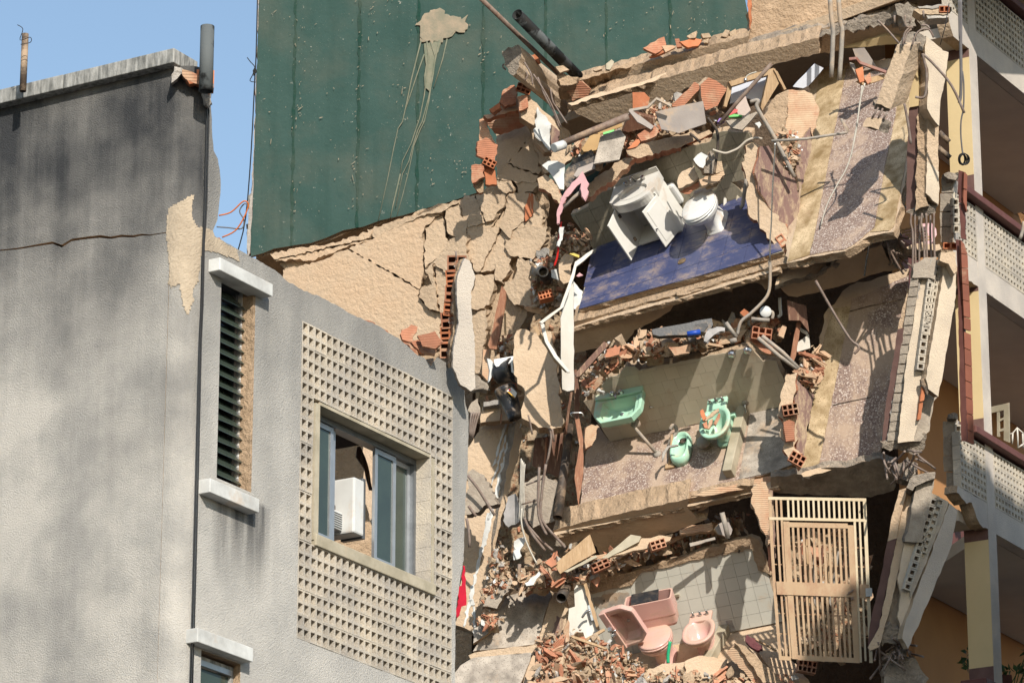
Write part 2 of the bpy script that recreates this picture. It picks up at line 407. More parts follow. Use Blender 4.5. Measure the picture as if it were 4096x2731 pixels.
def clip_rect(poly, x0, x1, y0, y1):
    for ax, v, sg in ((0, x0, 1), (0, x1, -1), (1, y0, 1), (1, y1, -1)):
        out = []
        for i in range(len(poly)):
            a = poly[i]; b = poly[(i+1) % len(poly)]
            ia = (a[ax]-v)*sg >= 0; ib = (b[ax]-v)*sg >= 0
            if ia: out.append(a)
            if ia != ib:
                t = (v-a[ax])/(b[ax]-a[ax]); out.append((a[0]+(b[0]-a[0])*t, a[1]+(b[1]-a[1])*t))
        poly = out
        if len(poly) < 3: return []
    return poly
def inpoly(p, poly):
    c = False; j = len(poly)-1
    for i in range(len(poly)):
        if (poly[i][1] > p[1]) != (poly[j][1] > p[1]) and p[0] < (poly[j][0]-poly[i][0])*(p[1]-poly[i][1])/(poly[j][1]-poly[i][1])+poly[i][0]: c = not c
        j = i
    return c
def tiles(pl, poly, tw, th, m, parent, u0=0, v0=0, gap=.003, t=.008, off=.002, bond=0, name='tile', wob=.0015):
    us = [p[0] for p in poly]; vv = [p[1] for p in poly]
    j0 = math.floor((min(vv)-v0)/th); k = 0
    for j in range(j0, math.ceil((max(vv)-v0)/th)):
        sh = bond*tw*(j % 2)
        for i in range(math.floor((min(us)-u0-sh)/tw), math.ceil((max(us)-u0-sh)/tw)):
            a = u0+sh+i*tw; b = v0+j*th
            q = clip_rect(poly, a+gap/2, a+tw-gap/2, b+gap/2, b+th-gap/2)
            if len(q) < 3 or abs(area2(q)) < .15*tw*th: continue
            dd = [p for i_, p in enumerate(q) if (Vector(p)-Vector(q[i_-1])).length > .004]
            if len(dd) < 3: continue
            vs, fs, idx = prism(pl, [dd], -pl.n*t, 1, 0, off+t+random.uniform(0, wob)); place(name, vs, fs, [m], None, parent); k += 1
    return k
def holed(w_, h, d, nx, ny, gx, gy, dep, m, back=None, taper=0):
    """a block w x h x d (front at z=0, going to -z) whose front has nx x ny holes"""
    vs = []; fs = []; idx = []; cw = w_/nx; ch = h/ny
    def q(a, b, c, e, i=0): k = len(vs); vs.extend((a, b, c, e)); fs.append((k, k+1, k+2, k+3)); idx.append(i)
    V = Vector
    for i in range(nx):
        for j in range(ny):
            x0, x1, y0, y1_ = i*cw, (i+1)*cw, j*ch, (j+1)*ch; a0, a1, b0, b1 = x0+gx, x1-gx, y0+gy, y1_-gy
            O = [V((x0,y0,0)),V((x1,y0,0)),V((x1,y1_,0)),V((x0,y1_,0))]; I = [V((a0,b0,0)),V((a1,b0,0)),V((a1,b1,0)),V((a0,b1,0))]
            J = [V((v.x, v.y, -dep)) for v in I]
            for k in range(4):
                l = (k+1) % 4; q(O[k], O[l], I[l], I[k]); q(I[k], I[l], J[l], J[k])
            q(*J, 1 if back else 0)
    B = [V((0,0,0)),V((w_,0,0)),V((w_,h,0)),V((0,h,0))]; C = [V((v.x,v.y,-d)) for v in B]
    for k in range(4): l = (k+1) % 4; q(B[l], B[k], C[k], C[l])
    q(C[3], C[2], C[1], C[0])
    return mesh('block', vs, fs, [m]+([back] if back else []), idx)
def axes(o, u, v, n): 
    M = Matrix((u, v, n)).transposed().to_4x4(); M.translation = o; return M
# ================================================================== ground
g = place('ground', [(-400,-400,0),(400,-400,0),(400,400,0),(-400,400,0)], [(0,1,2,3)], ['asphalt'], kind='structure')

# ================================================================== the standing grey building, left
TH = radians(59.5)
DR = Vector((cos(TH), sin(TH), 0)); NR = Vector((sin(TH), -cos(TH), 0)); ZZ = Vector((0, 0, 1))
corner = pt(745, 1400, 28.4)
LB = empty('stucco_building', (corner.x, corner.y, 0), 'grey stained stucco building with breeze block wall, standing at left', 'building')
FR = Pl(corner, DR, ZZ)                 # wall with the windows
FL = Pl(corner, NR, ZZ)                 # stained side wall, u runs towards the corner
RAD = .17
gz = -corner.z
def upx(p, pl=FR, c=0): return pl.uv(p[0], p[1], c)
# side wall, split by the long crack
crack = z1((-700,1175),(0,1150),(80,1142),(150,1130),(240,1115),(285,1130),(330,1102),(400,1092),(460,1086),(510,1092),(560,1083),(610,1086),(650,1078),(690,1080),(725,1074),(770,1068))
wid = [3,3,4,5,6,8,9,8,8,9,8,8,7,6,4,3]
cu = [upx(p, FL) for p in crack]; cu[-1] = (-RAD, cu[-1][1])
hw = [w_*.0012 for w_ in wid]
topl = [upx(p, FL, .0) for p in z1((790,385),(0,468))]
ctop = upx(z1((0,476))[0], FL, .09)[1]
tv = lambda u: ctop+.004
lft = -7.0
cl = [(lft, cu[0][1])] + [c for c in cu if c[0] > lft]
up_ = [(c[0]+random.uniform(-.004,.004), c[1]+(hw[min(i, len(hw)-1)])) for i, c in enumerate(cl)]
dn_ = [(c[0]+random.uniform(-.004,.004), c[1]-(hw[min(i, len(hw)-1)])) for i, c in enumerate(cl)]
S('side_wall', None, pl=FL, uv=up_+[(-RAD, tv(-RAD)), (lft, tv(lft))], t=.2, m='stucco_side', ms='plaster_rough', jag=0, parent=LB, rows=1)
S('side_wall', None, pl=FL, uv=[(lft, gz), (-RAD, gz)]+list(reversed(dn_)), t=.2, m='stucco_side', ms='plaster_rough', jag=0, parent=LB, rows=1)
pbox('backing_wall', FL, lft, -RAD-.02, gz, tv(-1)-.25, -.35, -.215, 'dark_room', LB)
# rounded corner
vtop = tv(-RAD)
arc = [(-RAD+0, 0)]; vs = []; fs = []; na = 8
cc = corner - NR*RAD + DR*RAD          # centre of the rounding
def cpt(a, z_): return Vector((cc.x, cc.y, 0)) + (NR*sin(a)*1 - DR*cos(a))*RAD + ZZ*z_
# a=0 -> faces -DR (side wall), a=pi/2 -> faces NR (front wall)
for i in range(na+1):
    a = pi/2*i/na
    for z_ in (0, corner.z+vtop): vs.append(cpt(a, z_))
for i in range(na): fs.append((2*i, 2*i+2, 2*i+3, 2*i+1))
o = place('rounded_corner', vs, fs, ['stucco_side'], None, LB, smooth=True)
# front wall outline
out = [(RAD, gz), (RAD, vtop)] + [upx(p) for p in z1((945,400),(968,490),(975,600),(980,690),(1000,730),(1015,830),(1008,940),(1000,1010),(978,1062),(985,1085),(1060,1125),(1140,1172),(1263,1238))]
out += [upx(p) for p in z3((170,1290),(250,1335),(320,1362),(430,1420),(480,1450),(560,1482),(600,1502),(640,1532),(690,1558))+z4((760,55),(800,75),(830,112),(860,72),(930,115),(945,170),(960,205),(985,225),(990,290),(1005,330),(1002,480),(1000,580),(988,780),(982,1000),(950,1200),(945,1300),(942,1568))]
out += [(out[-1][0]-.05, gz)]
# openings
a = upx(z1((0,0))[0])
lu0 = upx((884,1200))[0]; lu1 = upx((1021,1225))[0]; lv1 = upx((892,1078))[1]; lv0 = upx((858,1906))[1]
bu0 = upx(y1((600,395))[0])[0]; bu1 = upx(y1((2105,1105))[0])[0]; bv1 = upx(y1((600,398))[0])[1]; bv0 = upx(z4((283,888))[0])[1]
fu0 = upx(z3((240,1478))[0])[0]; fu1 = upx(z4((932,262))[0])[0]; fv1 = upx(z3((240,1472))[0])[1]; fv0 = upx(z4((168,1342))[0])[1]
l2u0 = upx(z2((925,1430))[0])[0]; l2u1 = upx(z2((1105,1500))[0])[0]; l2v1 = upx(z2((925,1415))[0])[1]
def rc(u0, u1, v0, v1): return [(u0, v0), (u1, v0), (u1, v1), (u0, v1)]
body = [out[0]] + out[1:-1] + [out[-1]]
jg = []
for i in range(1, len(body)-2):
    a_ = Vector(body[i]); b_ = Vector(body[i+1]); k_ = max(1, int((b_-a_).length/.04))
    for q in range(k_): p_ = a_.lerp(b_, q/k_); jg.append((p_.x+random.uniform(-.005,.005)*(i > 1 or q > 0), p_.y+random.uniform(-.005,.005)*(i > 1)))
jg = [body[0]] + jg + [body[-2], body[-1]]
def nohole(u, v): return True
HL = [rc(lu0, lu1, lv0, lv1), rc(fu0, fu1, fv0, fv1), rc(l2u0, l2u1, l2v1-1.2, l2v1)]
vs, fs, idx = prism(FR, [jg]+HL, -NR*.2, 2, .004)
place('front_wall', vs, fs, ['stucco', 'plaster_rough'], idx, LB)
# breeze blocks, two by two holes each
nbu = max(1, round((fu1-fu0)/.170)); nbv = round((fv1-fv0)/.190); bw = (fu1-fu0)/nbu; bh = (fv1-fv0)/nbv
bm_ = holed(bw-.002, bh-.002, .16, 2, 2, .0105, .012, .15, 'breeze', 'core')  # hole backs coloured dark for the shade inside
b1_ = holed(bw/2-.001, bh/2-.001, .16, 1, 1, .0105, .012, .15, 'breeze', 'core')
SR = .06
for i in range(nbu):
    for j in range(nbv):
        u = fu0+i*bw; v = fv0+j*bh
        if u+bw*.55 > bu0-SR and u+bw*.45 < bu1+.05 and v+bh*.55 > bv0-.05 and v+bh*.45 < bv1:
            for a_ in (0, 1):
                for c_ in (0, 1):
                    uu = u+a_*bw/2; vv_ = v+c_*bh/2
                    if not (uu+bw*.5 > bu0-SR and uu < bu1+.03 and vv_+bh*.5 > bv0-.08 and vv_ < bv1):
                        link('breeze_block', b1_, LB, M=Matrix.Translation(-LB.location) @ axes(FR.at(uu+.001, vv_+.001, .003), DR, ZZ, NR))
            continue
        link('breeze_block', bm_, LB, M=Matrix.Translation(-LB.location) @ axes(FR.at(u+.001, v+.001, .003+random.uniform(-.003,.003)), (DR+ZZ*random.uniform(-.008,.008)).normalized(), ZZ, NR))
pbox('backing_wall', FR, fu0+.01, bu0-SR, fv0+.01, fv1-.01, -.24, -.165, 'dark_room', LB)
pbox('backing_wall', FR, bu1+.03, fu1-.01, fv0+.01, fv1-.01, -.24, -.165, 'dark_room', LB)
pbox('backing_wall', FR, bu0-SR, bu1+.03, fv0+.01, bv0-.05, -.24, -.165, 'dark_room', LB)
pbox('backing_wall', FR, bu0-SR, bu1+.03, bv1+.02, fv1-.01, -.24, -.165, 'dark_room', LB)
# cream surround of the large window
pbox('window_surround', FR, bu0-SR, bu0, bv0-.03, bv1+.0, -.24, .006, 'cream', LB)
pbox('window_surround', FR, bu1, bu1+.035, bv0-.03, bv1+.0, -.24, .007, 'cream', LB)
pbox('window_sill', FR, bu0-SR+.01, bu1+.05, bv0-.075, bv0+.02, -.24, .022, 'cream', LB, bev=.008)
pbox('window_lintel', FR, bu0, bu1, bv1+.0, bv1+.025, -.24, -.002, 'cream', LB)
# sliding window: frame, sashes, panes
def frame(pl, u0, u1, v0, v1, n0, n1, w_, m, parent, name='window_frame'):
    pbox(name, pl, u0, u1, v0, v0+w_, n0, n1, m, parent); pbox(name, pl, u0, u1, v1-w_, v1, n0, n1, m, parent)
    pbox(name, pl, u0, u0+w_, v0+w_, v1-w_, n0, n1, m, parent); pbox(name, pl, u1-w_, u1, v0+w_, v1-w_, n0, n1, m, parent)
frame(FR, bu0+.003, bu1-.003, bv0+.022, bv1-.003, -.22, -.13, .045, 'alu_dark', LB)
Wd = bu1-bu0
def sash(a, b, n0):
    u0 = bu0+.045+a*(Wd-.09); u1 = bu0+.045+b*(Wd-.09); v0 = bv0+.075; v1 = bv1-.055
    frame(FR, u0, u1, v0, v1, n0-.025, n0, .04, 'alu', LB, 'sash')
    pbox('window_pane', FR, u0+.041, u1-.041, v0+.041, v1-.041, n0-.016, n0-.010, 'pane', LB)
sash(.0, .24, -.14); sash(.03, .29, -.172); sash(.63, .83, -.14); sash(.70, 1.0, -.172)
# louvred window
lv = lambda k: lv1-.13-k*(lv1-lv0-.16)/17
for k in range(18):
    vs = [FR.at(*p) for p in ((lu0+.01, lv(k)+.052, -.15),(lu1-.075, lv(k)+.052, -.15),(lu1-.02, lv(k)-.048, -.075),(lu0+.01, lv(k)-.048, -.075))]
    if k > 8: vs = [v+ZZ*random.uniform(-.006,.006) for v in vs]
    vs += [v+ZZ*-.006 for v in vs]
    place('glass_louver', vs, BF, ['louver'], None, LB)
pbox('louver_track', FR, lu1-.085, lu1-.055, lv0+.02, lv1-.02, -.17, -.12, 'alu_dark', LB)
pbox('louver_track', FR, lu1-.035, lu1-.022, lv0+.02, lv1-.02, -.17, -.10, 'white_paint', LB)
for k in range(17):
    pbox('louver_clip', FR, lu1-.060, lu1-.040, lv(k)-.03, lv(k)-.008, -.12, -.09, 'alu', LB)
pbox('window_frame', FR, lu0, lu1, lv1-.06, lv1-.003, -.19, -.12, 'alu_dark', LB)
pbox('plaster_jamb', FR, lu1-.02, lu1+.001, lv0, lv1-.004, -.199, -.004, 'plaster_rough', LB)
# lintels and sills that stand proud
def proud(q, n1, name, m='white_paint'):
    P = [FR.uv(x, y, n1) for x, y in q]
    u0 = min(p[0] for p in P[:1]+P[3:]); u1 = max(p[0] for p in P[1:3]); v1 = max(P[0][1], P[1][1]); v0 = min(P[2][1], P[3][1])
    v1 = (P[0][1]+P[1][1])/2; v0 = (P[2][1]+P[3][1])/2
    return pbox(name, FR, u0, u1, v0, v1, -.06, n1, m, LB, bev=.006)
proud(y13((255,78),(917,442),(905,602),(248,228)), .10, 'window_lintel')
proud(z2((975,628),(1193,725),(1186,785),(965,690)), .10, 'window_sill')
proud(z2((912,1312),(1165,1408),(1160,1470),(908,1378)), .09, 'window_lintel')
frame(FR, l2u0+.003, l2u1-.003, l2v1-1.15, l2v1-.02, -.13, -.06, .03, 'coping', LB)
pbox('window_frame', FR, l2u0+.03, l2u1-.03, l2v1-.09, l2v1-.05, -.10, -.05, 'alu', LB)
pbox('window_pane', FR, l2u0+.035, l2u1-.035, l2v1-.33, l2v1-.095, -.09, -.084, 'pane', LB)
pbox('window_pane', FR, l2u0+.035, l2u1-.035, l2v1-1.1, l2v1-.34, -.10, -.094, 'pane', LB)
# rooms behind the openings, their shade put into the colour
pbox('room_back', FR, lu0-.1, lu1+1.1, lv0-.1, lv1+.05, -.40, -.36, 'dark_room', LB)  # dark panel close behind the louvers stands in for an unlit room
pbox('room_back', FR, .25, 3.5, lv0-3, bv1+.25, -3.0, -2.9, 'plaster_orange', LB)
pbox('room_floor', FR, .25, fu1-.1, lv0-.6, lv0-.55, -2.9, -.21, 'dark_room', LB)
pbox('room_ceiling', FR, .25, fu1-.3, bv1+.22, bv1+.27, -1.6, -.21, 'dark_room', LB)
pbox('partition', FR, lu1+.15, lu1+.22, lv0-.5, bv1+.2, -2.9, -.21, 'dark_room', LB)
# wall mortar pieces along the torn top: brick remnants
for p in z1((1040,1108),(1090,1140),(1180,1195),(1215,1212)):
    q = upx(p); S('brick_remnant', None, pl=FR, uv=[(q[0]-.06,q[1]-.03),(q[0]+.06,q[1]-.05),(q[0]+.07,q[1]-.03),(q[0]-.05,q[1]+.02)], t=.15, m='brick', jag=.004, off=-.03, parent=LB)
for k, p in enumerate(z3((600,1500),(660,1540))+z4((760,40),(800,60))):
    q = upx(p); S('brick_remnant', None, pl=FR, uv=[(q[0]-.09,q[1]-.05),(q[0]+.10,q[1]-.10),(q[0]+.10,q[1]-.02),(q[0],q[1]+.05),(q[0]-.08,q[1]+.04)], t=.1, m='brick', jag=.01, off=-.06, parent=LB)
# coping on the side wall
cv1 = upx(z1((0,412))[0], FL, .09)[1]; cv0 = upx(z1((0,476))[0], FL, .09)[1]
ce = upx(z1((795,345))[0], FL, .09)[0]
for k in range(7):
    b = ce-k*1.02; a = b-1.016 if k < 6 else lft
    pbox('coping_stone', FL, a, b, cv0, cv1, -.22, .09+.003*(k % 2), 'coping', LB, bev=.006)
# hollow bricks showing at the broken corner
hb = holed(.19, .14, .12, 3, 2, .012, .012, .10, 'brick_clean')
for k, (x, y) in enumerate(z1((822,388),(868,392))):
    P = FL.hit(x, y, -.02); link('brick', hb, LB, M=Matrix.Translation(-LB.location) @ axes(P-(NR-DR)*.02, (NR*.8+DR*.6).normalized(), ZZ, (NR*.6-DR*.8).normalized()))
for px_, m_ in ((z1((800,305),(835,312),(850,330),(830,345),(800,370),(785,380)), 'mortar_grey'), (z1((835,320),(925,345),(975,385),(960,440),(930,400),(890,385),(850,360)), 'brick'), (z1((925,345),(975,380),(968,470),(955,490),(935,410)), 'mortar_grey'), (z1((860,345),(900,340),(930,380),(870,385)), 'brick_clean')):
    S('broken_edge', px_, D=29.02, n=(.1,.1), t=.15, m=m_, jag=.012, step=.03, parent=LB)
# exposed plaster where the stucco fell off at the corner
pp = z1((890,895),(862,905),(845,920),(800,940),(772,958),(768,1010),(764,1080),(772,1160),(778,1240),(772,1300),(785,1318),(822,1302),(832,1340),(840,1400),(862,1452),(872,1420),(890,1385),(885,1330),(912,1292),(922,1180),(938,1150),(1000,1160),(1100,1200),(1090,1150),(985,1085),(975,1060),(960,1050),(930,1045),(905,1040),(885,1000),(880,960))
vs = []; fs = []; cel = .012
def surf(s, z_):
    """perimeter position s (0 = middle of the rounding) -> point just outside the wall"""
    al = pi/2*RAD
    if s < -al/2: p = FL.at(-RAD+(s+al/2), 0, .004)
    elif s > al/2: p = FR.at(RAD+(s-al/2), 0, .004)
    else:
        a_ = pi/2*(s/al+.5); p = Vector((cc.x, cc.y, 0)) + (NR*sin(a_)-DR*cos(a_))*(RAD+.004)
    return Vector((p.x, p.y, z_))
def proj(P):
    d = P-CAM; k = d.dot(FW); return (CX+F*d.dot(RT)/k, CY-F*d.dot(UPV)/k)
vid = {}
def vg(i, j):
    if (i, j) not in vid:
        vid[(i, j)] = len(vs)
        vs.append(surf(i*cel+random.uniform(-.004,.004), corner.z+j*cel+random.uniform(-.004,.004)) + (NR-DR)*.5*random.uniform(0,.006))
    return vid[(i, j)]
for i in range(-30, 75):
    for j in range(-45, 115):
        if inpoly(proj(surf((i+.5)*cel, corner.z+(j+.5)*cel)), pp): fs.append((vg(i,j), vg(i+1,j), vg(i+1,j+1), vg(i,j+1)))
if fs: place('bare_plaster_patch', vs, fs, ['bare_plaster'], None, LB, label='bare beige plaster where the grey stucco fell off')
# cables down the corner
for dx in (0, 9):
    px_ = z1((918+dx,388),(948+dx,470),(950+dx,560),(945+dx,760),(940+dx,960),(933+dx*.6,1120),(926+dx*.7,1400))+z2((918+dx*.8,0),(905+dx,500),(890+dx,1100),(872+dx,1700))
    tube('wall_cable', [FR.hit(x, y, .03) for x, y in px_], .0055, 'cable', seg=6, label=('outer' if dx else 'inner')+' one of two dark cables running down the stucco corner', cat='cable', group='cables on the stucco corner')
# roof pipes
def rpipe(a, b, D, r, m, label):
    P = [pt(*a, D), pt(*b, D)]; P[1] = Vector((P[0].x, P[0].y, P[1].z))
    return tube('vent_pipe', list(reversed(P)), r, m, seg=20, open_=True, label=label, cat='pipe', group='vent pipes above the parapet')
rpipe(z1((945,420))[0], z1((958,80))[0], 28.9, .052, 'pipe_dark', 'thick black vent pipe with peeling paint above the broken corner')
p2_ = rpipe(z1((105,420))[0], z1((123,120))[0], 29.6, .026, 'pipe_black', 'thin brown pipe above the coping at far left')
wq = z1((80,115),(105,135),(92,185),(138,172),(140,195),(95,205))
tube('tie_wire', path(wq, 29.55, 4), .003, 'cable', parent=p2_, seg=5)
# things seen in the large window
ac = empty('air_conditioner', FR.at(bu0+.42*Wd, bv0+.08, -.35), 'white window air conditioner standing in the half open sliding window', 'air conditioner')
cu0 = FR.uv(*z4((478,760))[0], -.2)[0]; cu1 = FR.uv(*z4((525,790))[0], -.2)[0]; cv0_ = FR.uv(*z4((500,885))[0], -.2)[1]; cv1_ = FR.uv(*z4((500,628))[0], -.2)[1]
pbox('front_cover', FR, cu0, cu1, cv0_, cv1_, -.55, -.2, 'white_plastic', ac, bev=.015)
pbox('side_rail', FR, cu1+.004, cu1+.05, cv0_-.01, cv1_+.03, -.42, -.22, 'alu_dark', ac, bev=.004)
e0 = FR.uv(*z4((400,840))[0], -.3)[0]
pbox('casing', FR, e0-.12, cu0-.004, cv0_+.02, cv0_+.17, -.62, -.3, 'white_plastic', ac, bev=.012)
for k in range(7): pbox('grille_slat', FR, e0-.1, cu0-.02, cv0_+.035+k*.018, cv0_+.041+k*.018, -.3, -.294, 'alu_dark', ac)
pbox('dark_tray', FR, e0-.12, cu0-.01, cv0_+.18, cv0_+.24, -.66, -.36, 'black_plastic', ac, bev=.01)
bl = empty('bamboo_blind', FR.at(bu0+.3*Wd, bv1-.1, -.5), 'torn brown slat blind hanging inside the large window', 'blind')
for k in range(26):
    sl = random.uniform(-.01,.01)*(1 if k < 15 else 4)
    v = bv1-.14-k*.031
    vs = [FR.at(a_, b_, c_) for a_, b_, c_ in boxv(bu0+.10*Wd, bu0+.42*Wd+random.uniform(-.05,.03)*(k > 13), v, v+.022, -.50, -.494)]
    for i in (1,2,5,6): vs[i] += ZZ*sl
    place('slat', vs, BF, ['blind'], None, bl)
for k in range(4): pbox('cord', FR, bu0+(.13+k*.08)*Wd, bu0+(.135+k*.08)*Wd+.012, bv1-.9, bv1-.12, -.492, -.489, 'thread', bl)
S('fallen_board', y1((1110,960),(1150,960),(1250,1200),(1310,1546),(1270,1546),(1200,1260),(1090,1100)), D=31.2, n=(.2,.1), t=.03, m='wood_brown', jag=.004, label='dark fallen board leaning inside the large window', cat='board')
S('inner_wall', y1((1150,900),(1400,980),(1400,1650),(1300,2000),(1160,1600),(1215,1180)), D=33, n=(-.3,.5), t=.08, m='plaster_orange', jag=.02, label='orange plaster wall fragment seen through the large window', cat='wall')
S('plastic_tub', z4((400,740),(465,690),(470,735),(465,790),(405,800)), D=31.0, n=(.1,.2), t=.15, m='bag', jag=.004, label='grey translucent tub beside the air conditioner', cat='tub')
# red cloth on the torn edge
rcl = z4((980,1030),(986,1032),(990,1110),(995,1210),(972,1215),(955,1268),(944,1240),(955,1215),(960,1180),(953,1130),(975,1120))
S('red_cloth', rcl, D=31.3, n=(.5,.1), t=.01, m='red_cloth', jag=.006, step=.03, label='bright red cloth caught on the torn wall edge', cat='cloth')

# rain streaks under the sill: a soot stain in the stucco
def sill_stain(u0, u1, ztop, ln):
    t = MATS['stucco'].node_tree; N = t.nodes; L = t.links; b = N['Principled BSDF']; old = b.inputs['Base Color'].links[0].from_socket
    g_ = N.new('ShaderNodeNewGeometry')
    def m_(op, a, b_=None):
        x = N.new('ShaderNodeMath'); x.operation = op
        for i, v in ((0, a), (1, b_)):
            if v is None: continue
            if isinstance(v, (int, float)): x.inputs[i].default_value = v
            else: L.new(v, x.inputs[i])
        return x.outputs[0]
    def rg(v, a, b_, c=0, d=1):
        r = N.new('ShaderNodeMapRange'); r.inputs[1].default_value = a; r.inputs[2].default_value = b_; r.inputs[3].default_value = c; r.inputs[4].default_value = d; L.new(v, r.inputs[0]); return r.outputs[0]
    d = N.new('ShaderNodeVectorMath'); d.operation = 'DOT_PRODUCT'; L.new(g_.outputs['Position'], d.inputs[0]); d.inputs[1].default_value = tuple(DR)
    u = m_('SUBTRACT', d.outputs['Value'], corner.dot(DR)); sp = N.new('ShaderNodeSeparateXYZ'); L.new(g_.outputs['Position'], sp.inputs[0])
    nz = N.new('ShaderNodeTexNoise'); mp = N.new('ShaderNodeMapping'); mp.inputs['Scale'].default_value = (9,9,.8); L.new(g_.outputs['Position'], mp.inputs[0]); L.new(mp.outputs[0], nz.inputs[0]); nz.inputs['Scale'].default_value = 1.3; nz.inputs['Detail'].default_value = 5
    k = m_('MULTIPLY', rg(u, u0-.06, u0+.05), rg(u, u1+.05, u1-.04)); k = m_('MULTIPLY', k, rg(sp.outputs[2], ztop-ln, ztop-.05)); k = m_('MULTIPLY', k, rg(sp.outputs[2], ztop+.04, ztop))
    k = m_('MULTIPLY', k, rg(nz.outputs[0], .3, .62, .25, 1))
    x = N.new('ShaderNodeMix'); x.data_type = 'RGBA'; L.new(k, x.inputs[0]); L.new(old, x.inputs[6]); x.inputs[7].default_value = (.06,.06,.06,1); L.new(x.outputs[2], b.inputs['Base Color'])
sill_stain(lu0, lu1+.22, corner.z+lv0-.08, .75)
# ================================================================== green tarred wall of the neighbour
gw0 = pt(1700, 600, 48.2)
GW = Pl(gw0, Vector((1, .03, 0)).normalized(), ZZ)
gu = lambda p: GW.uv(*p)
GB = empty('green_wall', (gw0.x, gw0.y, 0), 'tall dark green tarred wall of the neighbouring building', 'wall')
gout = [gu(p) for p in z3((42,-60),(36,200),(30,420),(22,700),(14,900),(6,1090),(4,1178),(60,1162),(110,1142),(200,1128),(280,1116),(350,1092),(430,1058),(520,1040),(600,1012),(700,990),(800,960),(900,932),(1000,900),(1060,880))+z5((420,1320),(900,1300),(1200,900),(1700,500),(2012,225),(1998,80),(1960,-100))]
seams = [gu(p)[0] for p in z3((205,300),(500,400),(770,500),(1070,400))]+[gu(p)[0] for p in z5((640,200),(1050,200),(1480,150))]
bnd = [min(p[0] for p in gout)-.01]+sorted(seams)+[max(p[0] for p in gout)+.01]
for i in range(len(bnd)-1):
    q = clip_rect(gout, bnd[i]+.004, bnd[i+1]-.004, -50, 50)
    if len(q) < 3: continue
    q = jagged(q, .008, .12)
    vs, fs, idx = prism(GW, [q], -GW.n*.05, 1, 0, random.uniform(0,.004))
    place('tar_sheet', vs, fs, ['green_tar', 'plaster_rough'], idx, GB)
for k, s_ in enumerate(bnd[1:-1]):
    a, b = min(p[1] for p in gout)+.05, max(p[1] for p in gout)
    q = clip_rect(gout, s_-.016, s_+.016, -50, 50)
    if len(q) > 2:
        vs, fs, idx = prism(GW, [jagged(q, .012, .08)], -GW.n*.02, 1, 0, .010); place('seam', vs, fs, ['green_seam'], None, GB)
gq = [gu(p) for p in z3((44,-40),(36,250),(28,500),(18,800),(6,1150),(-14,1178),(-8,1000),(8,860),(24,500),(34,200),(38,-40))]
S('torn_edge', None, pl=GW, uv=gq, t=.12, m='mortar_grey', ms='brick', jag=.01, off=-.02, parent=GB)
# the body of that building behind the sheets
gc = [(a_+(.06 if a_ < 0 else -.1), b_) for a_, b_ in gout]
me = prism(GW, [gc], -GW.n*3.5, 1, 0, -.06); place('building_core', me[0], me[1], ['plaster_rough'], None, GB)
pbox('building_core', GW, bnd[0]+.06, gu((1900,900))[0], -gw0.z, gu((1300,1000))[1], -4, -1.2, 'plaster_rough', GB)
# splash of mortar with drips on the green wall
sp = empty('mortar_splash', GW.hit(*z3((880,110))[0]), 'beige mortar splash with long drips on the green wall', 'splash')
S('splash', z3((770,105),(785,75),(800,60),(830,55),(855,42),(885,48),(905,75),(960,78),(990,85),(1000,115),(975,140),(930,155),(890,180),(860,190),(835,200),(810,190),(785,165),(780,130)), pl=GW, off=.032, t=.012, m='splat', jag=.035, step=.035, parent=sp)
for dr in (((812,190),(820,260),(812,340),(800,440),(780,540),(760,600),(740,660),(700,740),(690,800)), ((830,195),(850,260),(842,340),(820,450),(790,560),(770,600),(745,680),(730,740),(700,800),(670,950)), ((870,185),(850,280),(838,350),(820,470),(800,560),(780,600),(752,670),(730,780),(700,900),(675,990)), ((785,190),(765,270),(740,370),(720,470),(700,560),(680,590),(660,680),(630,830),(590,1010)), ((800,250),(775,320),(735,440),(705,530)), ((905,180),(885,270),(845,400)), ((690,800),(655,950),(645,1000))):
    P = [GW.hit(x, y, .032) for x, y in z3(*dr)]
    tube('drip', P, [.010-.006*i/len(P) for i in range(len(P))], 'drip', parent=sp, seg=6)
q = z3((800,200),(880,190),(850,260),(838,350),(825,420),(800,400),(806,300))
S('splash', q, pl=GW, off=.029, t=.01, m='drip', jag=.01, parent=sp)
# scuffed flecks of pale render on the tar
rf = random.Random(9); vs = []; fs = []
for k in range(260):
    if k < 160: x, y = rf.choice(((560,0),(500,150),(495,420),(490,700),(480,900),(235,150),(225,500),(1070,250),(835,780),(980,820),(700,450),(200,900))); x += rf.gauss(0,10 if k < 110 else 60); y += rf.gauss(0,70); zf = z3
    else: x, y = rf.uniform(20,1150), rf.uniform(0,1050); zf = z3
    if k > 225: x, y = rf.uniform(900,1950), rf.uniform(20,260); zf = z5
    px = zf((x, y))[0]; q = gu(px)
    if not inpoly(q, gout): continue
    L_ = rf.uniform(.004,.022)*(2.5 if rf.random() < .10 else 1); a_ = rf.choice((.35,.5,1.4,1.6))+rf.gauss(0,.2); w_ = rf.uniform(.002,.006)
    o_ = len(vs)
    for j in range(6):
        t_ = 2*pi*j/6; du = L_*cos(t_)*rf.uniform(.5,1.2); dv = w_*sin(t_)*rf.uniform(.5,1.4); vs.append(GW.at(q[0]+du*cos(a_)-dv*sin(a_), q[1]+du*sin(a_)+dv*cos(a_), .0335))
    fs.append(tuple(range(o_, o_+6)))
fk = place('render_flecks', vs, fs, ['splat'], None, GB); fk['kind'] = 'stuff'
